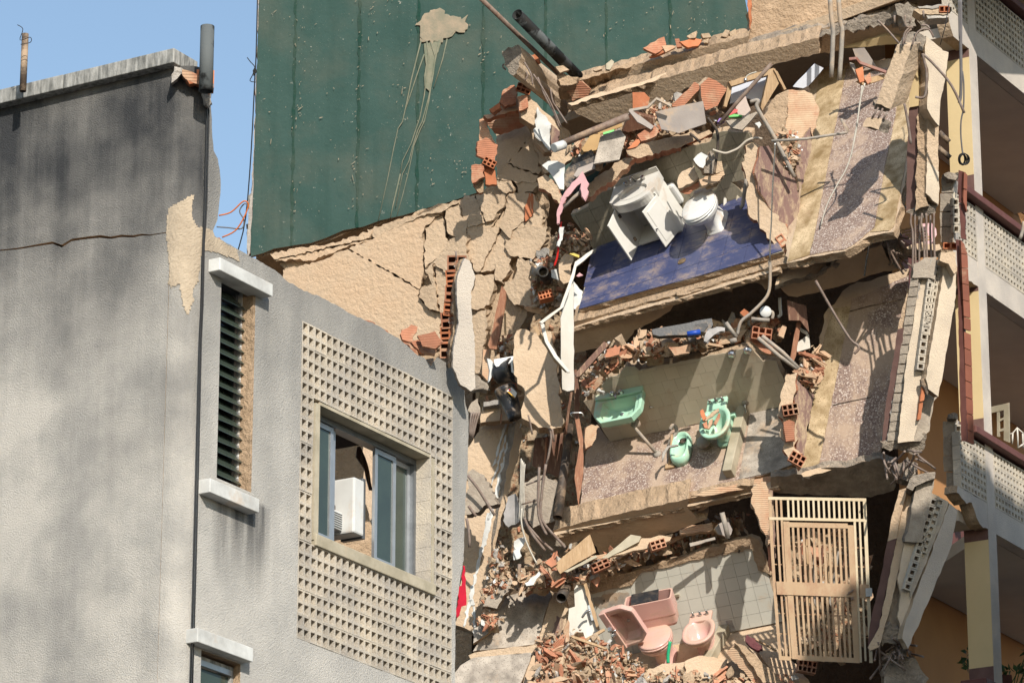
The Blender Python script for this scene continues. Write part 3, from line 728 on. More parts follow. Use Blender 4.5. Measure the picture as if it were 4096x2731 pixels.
# cables, insulators along the left edge of the green wall
tube('overhead_cable', path(z3((35,-40,48),(28,250,48),(22,360,48),(5,700,48),(-20,1000,48),(-55,1150,48)), 48, 3), .008, 'cable', seg=6, label='thin black cable hanging down beside the green wall', cat='cable')
tube('loose_wire', path(z1((1005,990),(1060,975),(1110,930),(1130,925),(1140,945),(1120,1000),(1080,1060),(1020,1090)), 47.9, 4), .009, 'orange_plastic', seg=6, label='loose orange wire looping out below the green wall', cat='wire')
tube('loose_wire', path(z1((995,1042),(1050,1046),(1110,1050),(1120,1010),(1100,970),(1125,935),(1145,960)), 47.95, 4), .008, 'cable_grey', seg=6, label='loose grey wire strung to the green wall corner', cat='wire')
S('bracket', z1((1135,905),(1160,880),(1158,940),(1145,945)), D=48.0, t=.05, m='coping', jag=.004, label='grey wire bracket at the green wall corner', cat='bracket')
S('junction_box', z1((1130,1030),(1150,1025),(1152,1052),(1132,1052)), D=48.0, t=.05, m='coping', jag=.002, label='small grey junction box below the wire bracket', cat='box')
S('insulator', z1((1160,325),(1172,305),(1178,330),(1165,350)), D=47.9, t=.05, m='cable', jag=.004, label='black insulator on the edge of the green wall', cat='insulator')
tube('insulator_wire', path(z1((1135,265),(1150,285),(1170,310),(1160,345),(1148,372),(1175,378)), 47.8, 3), .006, 'cable', seg=5, label='bent wire holding the black insulator', cat='wire')
# ================================================================== cracked beige slab field
CW = empty('cracked_wall', pt(2000, 1300, 47.5), 'big beige plastered wall toppled and split by cracks', 'wall')
def cut(poly, n, gap):
    """split a polygon along n random cracks"""
    ps = [poly]
    for _ in range(n):
        ps.sort(key=lambda p: -abs(area2(p))); p = ps.pop(0); a = random.uniform(0, pi); nx, ny = cos(a), sin(a)
        i_ = random.randrange(len(p)); f_ = random.uniform(.0,.3)
        cx = sum(q[0] for q in p)/len(p)*(1-f_)+p[i_][0]*f_; cy = sum(q[1] for q in p)/len(p)*(1-f_)+p[i_][1]*f_; d = cx*nx+cy*ny
        for sg in (1, -1):
            out = []
            for i in range(len(p)):
                A = p[i]; B = p[(i+1) % len(p)]; da = (A[0]*nx+A[1]*ny-d)*sg-gap; db = (B[0]*nx+B[1]*ny-d)*sg-gap
                if da >= 0: out.append(A)
                if (da >= 0) != (db >= 0): t = da/(da-db); out.append((A[0]+(B[0]-A[0])*t, A[1]+(B[1]-A[1])*t))
            if len(out) > 2 and abs(area2(out)) > .004: ps.append(out)
    return ps
CPL = facing(2000, 1150, 45.75, -.36, .18)
S('wall_core', z3((120,1180),(430,1120),(800,960),(1060,890))+z5((500,1000),(640,1050),(620,1500))+z6((660,100),(560,500))+y2((700,1000),(420,1400),(240,1400))+z3((900,1568),(600,1600),(300,1450)), pl=CPL, off=-.13, t=.2, m='mortar', ms='plaster_rough', jag=.02, parent=CW)
def piece(px, D, n=(.05,.35), m='plaster', t=.13, jag=.016):
    q = CPL.moved(random.uniform(-.015,.03)); nn = (q.n+q.u*random.uniform(-.07,.07)+q.v*random.uniform(-.07,.07)).normalized(); cx = sum(p[0] for p in px)/len(px); cy = sum(p[1] for p in px)/len(px)
    u = (q.u-nn*q.u.dot(nn)).normalized()
    q2 = Pl(q.hit(cx, cy), u, nn.cross(u)); ar = abs(area2([q2.uv(*p) for p in px]))/2
    for poly in cut([q2.uv(*p) for p in px], 1 if m == 'plaster_orange' else min(6, int(ar/.16)), .007 if ar < 3 else .004):
        o_ = random.uniform(-.03,.03); S('wall_piece', None, pl=q2, uv=poly, off=o_, t=t, m=m, ms='mortar', jag=jag, step=.035, parent=CW)
piece(z3((150,1240),(230,1222),(300,1206),(430,1150),(560,1100),(640,1060),(720,1012),(800,986),(886,968),(800,1045),(790,1075),(793,1140),(797,1235),(782,1318),(770,1360),(822,1420),(878,1440),(870,1600),(700,1640),(500,1560),(300,1440),(150,1320)), 46.7, (.0,.45), 'plaster_orange', .2)
piece(z3((90,1165),(200,1142),(350,1120),(480,1085),(560,1052),(540,1110),(450,1125),(360,1165),(270,1195),(210,1190),(115,1196)), 46.6, (0,.2), 'plaster_orange')
piece(z3((540,1055),(700,1010),(820,975),(900,945),(960,932),(890,968),(790,992),(690,1040),(580,1095)), 47.2, (0,.3), 'plaster')
piece(z3((897,962),(958,942),(972,990),(1000,1018),(995,1068),(962,1088),(930,1082),(912,1072),(902,1030)), 46.55)
piece(z3((965,930),(1018,924),(1018,985),(1005,1000),(976,985)), 46.5, (.3,.2))
piece(z3((806,1048),(888,974),(898,1060),(905,1115),(868,1178),(803,1228),(800,1140)), 46.65, (.1,.4))
piece(z3((910,1112),(945,1090),(995,1075),(998,1160),(1010,1200),(1000,1300),(960,1420),(900,1440),(830,1420),(780,1365),(790,1320),(840,1305),(805,1240),(872,1182)), 46.75, (.05,.4))
piece(z3((1025,918),(1180,886),(1186,930),(1155,1000),(1122,1108),(1128,1200),(1102,1238),(1040,1252),(1004,1165),(1002,1082),(1016,1000)), 46.45)
piece(z3((1190,892),(1290,885),(1290,1000),(1205,1058),(1198,1098),(1148,1048),(1158,1000),(1186,950)), 46.5, (-.1,.3))
piece(y2((488,192),(560,105),(655,135),(655,270),(600,348),(560,400),(492,380)), 46.35, (.2,.2))
piece(y2((275,330),(468,322),(478,440),(430,650),(300,700),(226,690),(232,560),(272,440)), 46.3, (-.1,.4))
piece(y2((250,765),(408,700),(398,1000),(358,1130),(350,1400),(270,1385),(262,1000)), 46.3, (-.1,.3))
piece(y2((592,402),(700,362),(742,152),(850,172),(938,202),(880,262),(870,370),(918,470),(938,620),(880,668),(700,648),(640,580),(597,500)), 45.9, (.05,.35), t=.16)
piece(y2((600,-60),(930,-60),(938,108),(900,158),(700,128),(640,96),(600,20)), 46.2, (.1,.3))
piece(y2((940,60),(1080,40),(1090,150),(1000,190),(945,120)), 46.4, (-.2,.3), 'mortar_grey')
piece(z5((310,1200),(400,1190),(430,1260),(420,1290),(360,1300),(330,1270)), 46.3, (.2,.2))
piece(z5((440,1230),(520,1225),(600,1230),(560,1290),(460,1295)), 46.3, (-.2,.1))
piece(z5((100,1310),(380,1310),(370,1380),(290,1480),(120,1529),(60,1400)), 46.5, (0,.35))
piece(z5((390,1310),(560,1300),(610,1400),(620,1529),(380,1529),(380,1400)), 46.6, (.1,.3))
piece(z5((310,900),(480,790),(560,900),(600,1050),(620,1150),(560,1240),(440,1225),(320,1210),(300,1090)), 46.9, (-.1,.35), 'plaster', .2)
piece(z6((120,0),(420,0),(400,100),(420,200),(290,280),(180,300),(120,180)), 46.62)
piece(z6((400,0),(660,0),(650,80),(580,200),(430,190)), 46.6, (.15,.3))
# body of the collapsed building, coloured dark for shade in the gaps
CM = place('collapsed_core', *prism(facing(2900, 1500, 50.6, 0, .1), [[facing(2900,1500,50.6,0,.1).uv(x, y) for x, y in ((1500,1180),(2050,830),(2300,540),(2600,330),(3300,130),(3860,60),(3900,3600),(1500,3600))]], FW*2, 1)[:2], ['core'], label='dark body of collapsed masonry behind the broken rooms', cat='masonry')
# ================================================================== stucco-faced wall fragment standing on the torn edge
WF = empty('wall_fragment', pt(1840, 1500, 31.6), 'narrow upright wall fragment, grey stucco face with hollow bricks showing', 'wall')
S('stucco_face', z6((100,205),(132,222),(172,335),(140,440),(150,600),(165,760),(168,980),(172,1078),(140,1100),(105,1075),(70,1058),(22,940),(24,800),(58,640),(42,440),(50,330),(75,260)), 31.5, (.45,.0), .03, 'stucco_pale', 'mortar_grey', .006, .03, parent=WF)
S('mortar_edge', z6((72,215),(108,205),(78,262),(50,340),(44,440),(60,640),(30,780),(22,920),(0,940),(0,780),(28,650),(18,440),(40,300)), 31.56, (.2,.0), .1, 'mortar', None, .008, .03, parent=WF)
fb = holed(.155, .135, .14, 2, 2, .012, .012, .13, 'brick'); fc = holed(.155, .135, .14, 2, 3, .010, .009, .13, 'brick_clean')
pp_ = z3((905,1250),(903,1318),(893,1385),(886,1448),(880,1512),(876,1580),(872,1645))
for k, (x, y) in enumerate(pp_):
    P = pt(x, y, 31.6+.01*k); a_ = radians(random.uniform(-6, 6)); ux = (RT*cos(a_)+UPV*sin(a_)); uy = (UPV*cos(a_)-RT*sin(a_))
    link('brick', (fb, fc)[k % 2], WF, M=Matrix.Translation(-WF.location) @ axes(P, ux, uy, ux.cross(uy)))
    if k % 2 == 0:
        Q = P+ux*.09+uy*.06
        S('mortar_plug', [(proj(Q)[0]+18*cos(t_), proj(Q)[1]+18*sin(t_)) for t_ in (0,.9,1.9,2.8,3.9,5.1)], depth(Q), (0,0), .05, 'mortar_grey', jag=.01, step=.03, parent=WF)
tube('rebar', path(z6((40,160),(42,215)), 31.6), .008, 'rebar', parent=WF)
S('broken_edge', z6((160,980),(200,1000),(260,1070),(250,1090),(190,1080),(165,1090)), 31.7, (.2,.3), .1, 'concrete_rough', jag=.012, step=.03, parent=WF)
for k, q in enumerate((z3((690,1530),(740,1490),(770,1500),(745,1568),(700,1560)), z3((770,1540),(850,1520),(880,1568),(850,1600),(790,1590)), z4((735,0),(800,-15),(860,20),(850,60),(790,55)), z4((700,0),(740,5),(760,40),(735,45)))):
    S('brick_shard', q, 31.2+.1*k, (.3*(-1)**k,.5), .03, 'brick', jag=.01, step=.04, label=('leftmost', 'second', 'third', 'lowest')[k]+' red brick shard on the torn top of the breeze block wall', cat='brick', group='shards on the torn wall top')
# ================================================================== the three broken bathrooms
def solve(u2, n2, w2):
    """directions of a room's three axes as seen in the photograph (x right, y up) -> orthonormal axes"""
    a1, b1, c1 = u2[0]**2, n2[0]**2, w2[0]**2; a2, b2, c2 = u2[1]**2, n2[1]**2, w2[1]**2
    a3, b3, c3 = u2[0]*u2[1], n2[0]*n2[1], w2[0]*w2[1]
    A = Matrix(((a1,b1,c1),(a2,b2,c2),(a3,b3,c3))).inverted() @ Vector((1,1,0))
    u, n, w_ = (math.sqrt(max(x, .01)) for x in A)
    def mk(d, k, z): return RT*d[0]*k + UPV*d[1]*k - FW*z
    zz = [math.sqrt(max(0, 1-(d[0]**2+d[1]**2)*k*k)) for d, k in ((u2,u),(n2,n),(w2,w_))]
    U = mk(u2, u, zz[0]); N = mk(n2, n, zz[1]); W = mk(w2, w_, zz[2])
    N.normalize(); W = (W-N*W.dot(N)).normalized(); U2 = N.cross(W)
    if U2.dot(U) < 0: U2 = -U2
    return U2.normalized(), N, W
class Room:
    def __init__(s, u2, n2, w2, ax, ay, D, lean=0):
        s.U, s.N, s.W = solve(u2, n2, w2); s.o = pt(ax, ay, D)
        s.wall = Pl(s.o, s.U, (s.N*cos(radians(lean))-s.W*sin(radians(lean))))   # leans back from the floor's upright
        s.floor = Pl(s.o, s.U, -s.W)             # normal = N
    def M(s, x, y, w_=0, on='wall'):
        if on == 'wall': P = s.wall.hit(x, y)
        else: P = s.floor.hit(x, y)
        return axes(P + s.W*w_, s.U, s.N, s.W)
    def pos(s, u, n, w_): return s.o+s.U*u+s.N*n+s.W*w_
RB = Room((1,.34), (-.70,1), (-.31,-1), *z11((490,1180))[0], 45.0, 13)
RG = Room((1,.21), (-.60,1), (-.19,-1), *z12((570,855))[0], 44.4, 16)
RP = Room((1,.22), (-.37,1), (-.27,-1), *z13((1140,1055))[0], 43.9, 17)
def storey(label, P): return empty('broken_storey', P, label, 'storey', 'collapsed storeys of the building')
SB = storey('uppermost broken storey, with blue tiled bathroom floor and its tilted slab', RB.o)
SG = storey('middle broken storey, with brown terrazzo bathroom floor and its tilted slab', RG.o)
SP = storey('lowest broken storey, with pale grey tiled bathroom wall', RP.o)
def wallpiece(R, S_, px, tl, m, tw, th, mside='mortar', t=.13, bond=0, u0=0, v0=0, jag=.008, gap=.004):
    lp = [R.wall.uv(x, y) for x, y in px]
    if area2(lp) < 0: lp.reverse()
    lj = jagged(lp, jag, .05)
    g_ = empty(tl[0], R.o, None, None); g_.parent = S_; g_.location = (0,0,0)
    me = prism(R.wall, [lj], -R.wall.n*t, 2, .012)
    o = place('back_wall', me[0], me[1], ['grout', mside], me[2], S_)
    k = tiles(R.wall, lj, tw, th, m, o_parent(o), u0, v0, bond=bond, gap=gap)
    bpy.data.objects.remove(g_)
    return o
class _PP:
    pass
def o_parent(o): return o
# children of a wall: their location is relative to the wall's world place, so wrap place()
_place = place
def place(name, vs, fs, mats, idx=None, parent=None, base=None, smooth=False, **kw):
    c = base if base is not None else sum((Vector(v) for v in vs), Vector())/len(vs)
    me = mesh(name, [Vector(v)-c for v in vs], fs, mats, idx, smooth)
    po = Vector(); p = parent
    while p is not None: po = po + p.location; p = p.parent
    return tag(link(name, me, parent, c-po), **kw)
# ---- upper bathroom: olive patterned tiles, blue floor
wb = z11((490,1180),(240,790),(360,742),(440,700),(455,602),(560,556),(700,500),(728,312),(900,236),(1100,172),(1350,92),(1640,8))+y6((640,1060),(680,952),(800,916),(930,922),(1040,932),(1190,942),(1195,1010),(1122,1100),(1075,1400),(1100,1560))+z11((2060,420),(2250,580))
BW = wallpiece(RB, SB, wb, ('w',), 'tile_olive', .20, .15, bond=0)
fb_ = z11((490,1180),(2250,580))+z6((2240,160),(2000,232),(1700,322),(1300,430),(868,552))
fl = [RB.floor.uv(*p) for p in fb_]
if area2(fl) < 0: fl.reverse()
me = prism(RB.floor, [jagged(fl, .005, .08)], -RB.N*.07, 2, .01)
BFL = place('floor_slab', me[0], me[1], ['grout', 'plaster_rough'], me[2], SB)
tiles(RB.floor, fl, .31, .31, 'tile_blue', BFL, u0=.06, v0=-.12, gap=.005, wob=.0008)
# slab edge, lit ledge and beam below
def ledge(R, S_, edge, out_w, down, thick, m='plaster', ms='plaster_rough', name='slab_edge'):
    """a strip hugging the floor's front edge: points edge on the floor plane, stepping out by out_w and lying down below it"""
    P = [R.floor.uv(x, y) for x, y in edge]
    lp = [(p[0], p[1]+.06) for p in P]+[(p[0]+.0, p[1]-out_w) for p in reversed(P)]
    if area2(lp) < 0: lp.reverse()
    me = prism(R.floor, [jagged(lp, .012, .06)], -R.N*thick, 2, .012, -down)
    return place(name, me[0], me[1], [m, ms], me[2], S_)
eb = z6((815,575),(868,556),(1300,434),(1700,326),(2000,236),(2260,165))
ledge(RB, SB, eb, .10, .072, .07, 'plaster_rough', 'plaster_rough')
ledge(RB, SB, z6((790,590),(868,560),(1300,440),(1700,332),(2000,242),(2200,180)), .15, .10, .06, 'plaster', 'plaster_rough')
def beamface(R, S_, px, ref, c, t=.35, m='plaster', jag=.012, name='beam', ms='plaster_rough'):
    P = R.floor.hit(*ref)+R.W*c
    pl = Pl(P, R.U, R.N)
    lp = [pl.uv(x, y) for x, y in px]
    if area2(lp) < 0: lp.reverse()
    me = prism(pl, [jagged(lp, jag, .06)], -R.W*t, 2, .01)
    return place(name, me[0], me[1], [m, ms], me[2], S_)
beamface(RB, SB, z6((815,640),(1000,592),(1250,530),(1560,450),(1545,482),(1480,560),(1350,640),(1240,690),(1230,712),(1190,762),(1040,805),(900,830),(820,850)), z6((868,560))[0], .12, .30)
beamface(RB, SB, z6((1530,455),(1720,405),(1900,360),(2150,300),(2160,390),(2120,420),(2060,370),(1980,372),(1905,400),(1890,430),(1830,425),(1720,455),(1620,462),(1545,486)), z6((1700,326))[0], .12, .12, 'plaster_rough', .02)
# ---- middle bathroom: beige tiles, terrazzo floor
wg = z12((570,855),(318,480),(410,440),(450,380),(470,340),(520,300),(515,262),(630,235),(680,190),(712,145),(800,150),(842,185),(1100,128),(1400,75),(1700,10))+y12((1800,600),(1870,585),(1905,640),(1985,722),(2050,710),(2115,722),(2140,790),(2190,880),(2200,950))+z12((2205,230),(2200,330),(2180,520),(1890,590))
GWL = wallpiece(RG, SG, wg, ('w',), 'tile_beige', .155, .155, bond=.5, gap=.002)
fg = z12((570,855),(1890,590),(2250,500),(2330,1050),(2100,1140),(1760,1250),(1340,1330),(1000,1420),(430,1520),(285,1448),(330,1000),(440,700))
fl = [RG.floor.uv(*p) for p in fg]
me = prism(RG.floor, [jagged(fl, .01, .07)], -RG.N*.06, 2, .01)
GFL = place('floor_slab', me[0], me[1], ['terrazzo', 'plaster_rough'], me[2], SG)
# grey terrazzo shower floor and its kerb
q = z12((1885,592),(2180,525),(2250,500),(2330,1050),(2100,1140),(1780,1215))
S('shower_floor', q, pl=RG.floor, off=.012, t=.012, m='terrazzo_grey', jag=.004, parent=SG)
P0 = RG.floor.uv(*z12((1840,590))[0]); P1 = RG.floor.uv(*z12((1700,1200))[0])
vs = []
d = (Vector(P1)-Vector(P0)); pr = Vector((-d.y, d.x)).normalized()*.055
for h_ in (0, .13):
    for a_ in (P0, P1):
        for s_ in (-1, 1): vs.append(RG.floor.at(a_[0]+pr.x*s_, a_[1]+pr.y*s_, h_))
o = place('shower_kerb', vs, [(0,2,3,1),(4,5,7,6),(0,1,5,4),(2,6,7,3),(0,4,6,2),(1,3,7,5)], ['cream'], None, SG); bevel(o, .008)
S('kerb_stump', z12((1660,1160),(1700,1130),(1760,1150),(1810,1210),(1805,1260),(1740,1270),(1680,1240)), 43.25, (-.2,.3), .1, 'mortar_grey', jag=.015, step=.04, parent=SG)
eg = z7((850,330),(990,390),(1330,318),(1620,246),(1900,195),(2240,130))
ledge(RG, SG, z7((690,470),(860,420),(1010,392),(1330,326),(1640,262),(1800,230),(2200,140)), .11, .062, .06, 'plaster')
beamface(RG, SG, z7((690,505),(850,462),(1000,425),(1330,350),(1605,292),(1590,352),(1660,422),(1725,432),(1500,520),(1290,560),(1010,670),(940,545),(890,560),(780,610),(720,545)), z7((990,390))[0], .10, .3)
beamface(RG, SG, z7((1590,295),(1720,260),(1850,225),(2040,195),(2010,250),(1900,290),(1760,325),(1700,375),(1660,380),(1690,345),(1640,345),(1600,352)), z7((1620,246))[0], .11, .10, 'plaster_rough', .02)
for k, q in enumerate((z7((1620,275),(1700,245),(1980,185),(2230,125),(2240,160),(2000,220),(1760,270)), z7((1760,235),(1990,160),(2230,110),(2235,130),(2000,195)))):
    S('brick_course', q, 42.95+.1*k, (0,.1), .06, 'brick_dusty', jag=.012, parent=SG)
# ---- lower bathroom: grey square tiles
wp = z13((1140,1058),(440,1205),(385,572),(470,545),(720,490),(785,482),(742,382),(860,350),(1000,318),(1180,278),(1250,268),(1480,210),(1475,160),(1540,190),(1620,200),(1640,178),(1790,160),(1820,140),(1920,115),(1985,270),(2060,410),(2120,640),(2200,830))
PWL = wallpiece(RP, SP, wp, ('w',), 'tile_grey', .152, .152, u0=.02, v0=.02, gap=.003, jag=.003)
# rough render band above the tiles
S('render_band', z13((370,555),(380,470),(560,400),(740,375),(1000,300),(1200,250),(1470,150),(1700,90),(1880,40),(1960,60),(2010,230),(2080,400),(1960,350),(1900,150),(1500,230),(1200,300),(860,370),(770,490),(400,580)), pl=RP.wall, off=.03, t=.12, m='plaster_rough', jag=.015, parent=SP)
fp = z13((1140,1058),(2250,820),(2300,1000),(2000,1300),(1600,1500),(700,1600),(400,1216))
S('floor_slab', fp, pl=RP.floor, t=.1, m='plaster_orange', jag=.01, parent=SP)
q = z13((1650,828),(1710,820),(1745,915),(1690,930))
S('plaster_patch', q, pl=RP.wall, off=.013, t=.01, m='mortar_grey', jag=.004, parent=SP)
S('mould_patch', z13((405,612),(560,580),(720,555),(745,600),(750,665),(700,640),(660,690),(600,680),(560,700),(480,720),(450,690),(415,680)), pl=RP.wall, off=.0125, t=.004, m='pipe_grey', jag=.02, step=.03, parent=SP)
for q in (z13((495,632),(520,622),(535,650),(510,660)), z13((600,600),(625,598),(635,630),(612,635))):
    S('socket_hole', q, pl=RP.wall, off=.014, t=.005, m='pipe_black', jag=.001, parent=SP)
# ================================================================== landing floors, right of the bathrooms (same slabs)
def onfloor(R, S_, name, px, m, off=.008, t=.02, jag=.006, ms='plaster_rough'):
    return S(name, px, pl=R.floor, off=off, t=t, m=m, ms=ms, jag=jag, step=.08, parent=S_)
onfloor(RB, SB, 'landing_slab', z8((600,470),(860,430),(1300,400),(1300,1000),(1170,1568))+z9((1160,30),(990,60),(830,165),(590,205),(425,245),(420,100)), 'plaster', 0, .1, .02)
onfloor(RB, SB, 'terrazzo_strip', z8((655,480),(835,470),(735,1000),(625,1568))+z9((590,185),(430,235)) + z8((488,1568)), 'terrazzo_yellow')
onfloor(RB, SB, 'terrazzo_panel', z8((840,470),(1200,470),(1170,820),(1100,1150),(1028,1568))+z9((985,35),(900,110),(830,148),(700,165),(583,190))+z8((628,1568),(738,1000)), 'terrazzo_clean')
onfloor(RB, SB, 'terrazzo_strip', z8((1205,600),(1270,560),(1262,1000),(1165,1560))+z9((1130,20),(1000,30))+z8((1032,1568),(1104,1150),(1174,820)), 'terrazzo_yellow')
class _L: pass
LGR = _L(); LGR.floor = facing(*z9((950,1100))[0], 43.0, -.2, .3)      # the middle landing tore loose and tipped further
onfloor(LGR, SG, 'landing_slab', z9((680,600),(860,400),(1270,280),(1220,700),(1075,1520))+z10((1060,5),(880,62),(715,65),(640,85),(515,125),(560,-60)), 'plaster', 0, .1, .02)
onfloor(LGR, SG, 'terrazzo_strip', z9((740,560),(870,540),(780,960),(660,1568))+z10((640,80),(520,118))+z9((540,1568),(620,1120),(690,740)), 'terrazzo_yellow')
onfloor(LGR, SG, 'terrazzo_panel', z9((872,500),(1265,330),(1215,700),(1080,1500))+z10((1055,0),(880,55),(720,58),(645,80))+z9((664,1568),(784,960)), 'terrazzo')
tube('floor_joint', [LGR.floor.hit(*p)+LGR.floor.n*.012 for p in z9((860,580),(1010,540),(1230,495))], .006, 'pipe_black', parent=SG, seg=5)
tube('floor_joint', [LGR.floor.hit(*p)+LGR.floor.n*.012 for p in z9((745,1225),(880,1195),(1010,1170))], .005, 'pipe_black', parent=SG, seg=5)
# landing beams
S('landing_beam', z9((350,392),(480,345),(600,330),(720,262),(850,195),(1080,120),(1110,200),(1190,285),(1060,312),(900,372),(700,425),(500,482),(440,470)), 42.9, (-.15,-.85), .12, 'plaster', 'concrete_rough', .012, parent=SB)
S('landing_beam_top', z9((345,395),(400,260),(440,255),(590,200),(720,225),(735,245),(600,330),(480,350)), 42.85, (0,.6), .1, 'plaster', 'concrete_rough', .015, parent=SB)
S('broken_concrete', z9((560,330),(720,265),(740,240),(600,215),(830,165),(1000,60),(1080,40),(1130,150),(1180,270),(1110,215),(1000,180),(850,205),(740,265),(600,345)), 42.8, (0,.1), .15, 'concrete_rough', None, .03, .04, parent=SB)
S('landing_beam', z10((320,150),(520,130),(640,100),(880,70),(1060,20),(1180,60),(1160,240),(970,290),(700,275),(520,270),(330,250)), 42.7, (-.15,-.95), .10, 'concrete_rough', None, .02, parent=SG)
S('landing_beam_top', z10((520,130),(640,85),(720,65),(880,60),(875,85),(700,110),(540,150)), 42.6, (0,.6), .08, 'plaster', 'concrete_rough', .015, parent=SG)
S('landing_beam_top', z10((890,60),(1060,10),(1140,20),(1150,50),(900,90)), 42.62, (0,.6), .08, 'plaster', 'concrete_rough', .015, parent=SG)
# ================================================================== partition walls beside the landing
S('partition', z8((240,1010),(300,1005),(350,1080),(420,1170),(480,1230),(512,1310),(520,1400),(500,1568))+z9((440,200),(415,170))+z8((340,1470),(290,1400),(230,1300),(205,1190)), 43.1, (.45,.25), .05, 'brown_scraped', 'brick', .012, parent=SB)
S('partition', z8((590,880),(600,1000),(575,1100),(540,1250),(510,1310),(495,1200),(480,1120),(490,990),(540,940)), 43.3, (.4,.3), .06, 'brown_scraped', 'plaster_rough', .012, parent=SB)
S('partition_end', z8((150,972),(215,985),(245,1012),(205,1190),(230,1300),(290,1400),(345,1475),(425,1568))+z9((438,205),(385,195),(330,110),(262,20))+z8((165,1470),(150,1400),(160,1280),(120,1155)), 43.05, (-.15,.25), .12, 'plaster', 'brick', .02, .04, parent=SB)
S('partition_face', z8((430,622),(520,625),(600,642),(650,760),(640,800),(605,950),(590,880),(490,990),(500,1100),(470,1180),(420,1150),(385,960),(382,900),(430,800)), 43.5, (.1,.35), .12, 'brick_dusty', 'mortar', .015, .04, parent=SB)
S('partition_face', z8((372,642),(440,620),(432,800),(382,950),(330,935),(300,860),(262,800),(300,740)), 43.45, (.0,.4), .12, 'plaster_rough', 'mortar', .02, .04, parent=SB)
hb3 = holed(.22, .085, .09, 3, 1, .012, .012, .08, 'brick')
def cellbrick(px, D, S_, ang, me=None, nx=(0,.1), name='brick'):
    P = pt(px[0], px[1], D) if not isinstance(D, Pl) else D.hit(px[0], px[1], -.012); n_ = (RT*nx[0]+UPV*nx[1]-FW).normalized(); a_ = radians(ang)
    ux = (RT*cos(a_)+UPV*sin(a_)); ux = (ux-n_*ux.dot(n_)).normalized(); uy = n_.cross(ux)
    M = axes(P, ux, uy, n_)
    if S_:
        po = Vector(); p = S_
        while p is not None: po = po+p.location; p = p.parent
        M = Matrix.Translation(-po) @ M
    return link(name, me or hb3, S_, M=M)
b33 = holed(.17, .12, .16, 3, 2, .008, .008, .14, 'brick')
cellbrick(z9((345,70))[0], 42.9, SB, -55); cellbrick(z9((370,140))[0], 42.85, SB, -60)
S('partition_end', z9((418,1012),(500,998),(485,1060),(472,1180),(490,1300),(492,1480),(470,1500),(520,1560))+z10((500,70),(440,30),(410,-20))+z9((410,1492),(378,1440),(400,1320),(365,1292)), 42.5, (-.15,.2), .12, 'plaster', 'brick', .02, .04, parent=SG)
S('partition', z9((495,1050),(560,1110),(612,1150),(575,1350),(545,1568))+z10((520,100),(500,40))+z9((495,1480),(492,1300),(475,1180)), 42.6, (.5,.25), .06, 'brown_scraped', 'brick', .012, .04, parent=SG)
cellbrick(z9((405,1300))[0], 42.38, SG, 10, b33); cellbrick(z10((432,30))[0], 42.3, SG, -30, b33)
S('brick_course', z9((405,1340),(440,1320),(480,1335),(485,1400),(470,1460),(420,1470),(410,1400)), 42.4, (0,.2), .05, 'brick', jag=.015, parent=SG)
S('partition_end', z10((180,235),(280,180),(300,260),(310,400),(300,620),(280,560),(230,420),(180,330)), 42.6, (-.1,.2), .12, 'brick_dusty', 'mortar', .02, .04, parent=SP)
S('partition', z10((285,215),(330,245),(340,420),(350,700),(320,800),(300,500)), 42.7, (.5,.2), .06, 'brown_scraped', 'brick', .01, .04, parent=SP)
# ================================================================== bathroom fixtures
def rot(ax, deg): return Matrix.Rotation(radians(deg), 3, ax)
def lathe(name, prof, m, parent, M=None, seg=16, smooth=True):
    rings = [[Vector((r*cos(2*pi*k/seg), y, r*sin(2*pi*k/seg))) for k in range(seg)] for r, y in prof]
    return loft(name, rings, m, parent, smooth=smooth, M=M)
def ltube(name, pts, r, m, parent, seg=8):
    """a tube in local axes"""
    keep = parent; o = tube(name, pts, r, m, None, seg)
    o.parent = keep
    return o
def bowl(parent, m, name='bowl', h=.38, rx=.18, rz=.235, cz=.42, base=(.115,.20,.27), p=2.2, open_=True):
    R = [ring(0,0,base[2],base[0],base[1],28,4), ring(0,.03,base[2],base[0],base[1],28,4), ring(0,.045,base[2],base[0]*.86,base[1]*.85,28,3.5), ring(0,h*.5,base[2]+.03,base[0]*.80,base[1]*.78,28,3), ring(0,h*.62,base[2]+.07,base[0]*.95,rz*.72,28,2.6),
         ring(0,h*.74,cz-.03,rx*.84,rz*.88,28,p), ring(0,h*.86,cz-.005,rx*.97,rz*.98,28,p), ring(0,h*.90,cz,rx*.96,rz*.97,28,p), ring(0,h*.94,cz,rx*1.02,rz*1.02,28,p), ring(0,h*.985,cz,rx*1.02,rz*1.02,28,p), ring(0,h,cz,rx*.97,rz*.97,28,p)]
    if open_: R += [ring(0,h,cz,rx*.80,rz*.82,28,p), ring(0,h*.97,cz,rx*.74,rz*.77,28,p), ring(0,h*.80,cz+.01,rx*.62,rz*.64,28,p), ring(0,h*.62,cz+.02,rx*.42,rz*.42,28,p), ring(0,h*.52,cz+.03,rx*.18,rz*.18,28,p)]
    return loft(name, R, m, parent)
def lid(parent, m, h=.385, rx=.178, rz=.225, cz=.43):
    loft('seat', [ring(0,h,cz,rx*1.03,rz*1.03,28,2.2), ring(0,h+.018,cz,rx*1.04,rz*1.04,28,2.2), ring(0,h+.022,cz,rx*1.0,rz*1.0,28,2.2)], m, parent)
    loft('lid', [ring(0,h+.024,cz,rx*1.0,rz*1.0,28,2.2), ring(0,h+.040,cz,rx*1.01,rz*1.01,28,2.2), ring(0,h+.050,cz,rx*.93,rz*.93,28,2.2), ring(0,h+.055,cz,rx*.5,rz*.5,28,2.2)], m, parent)
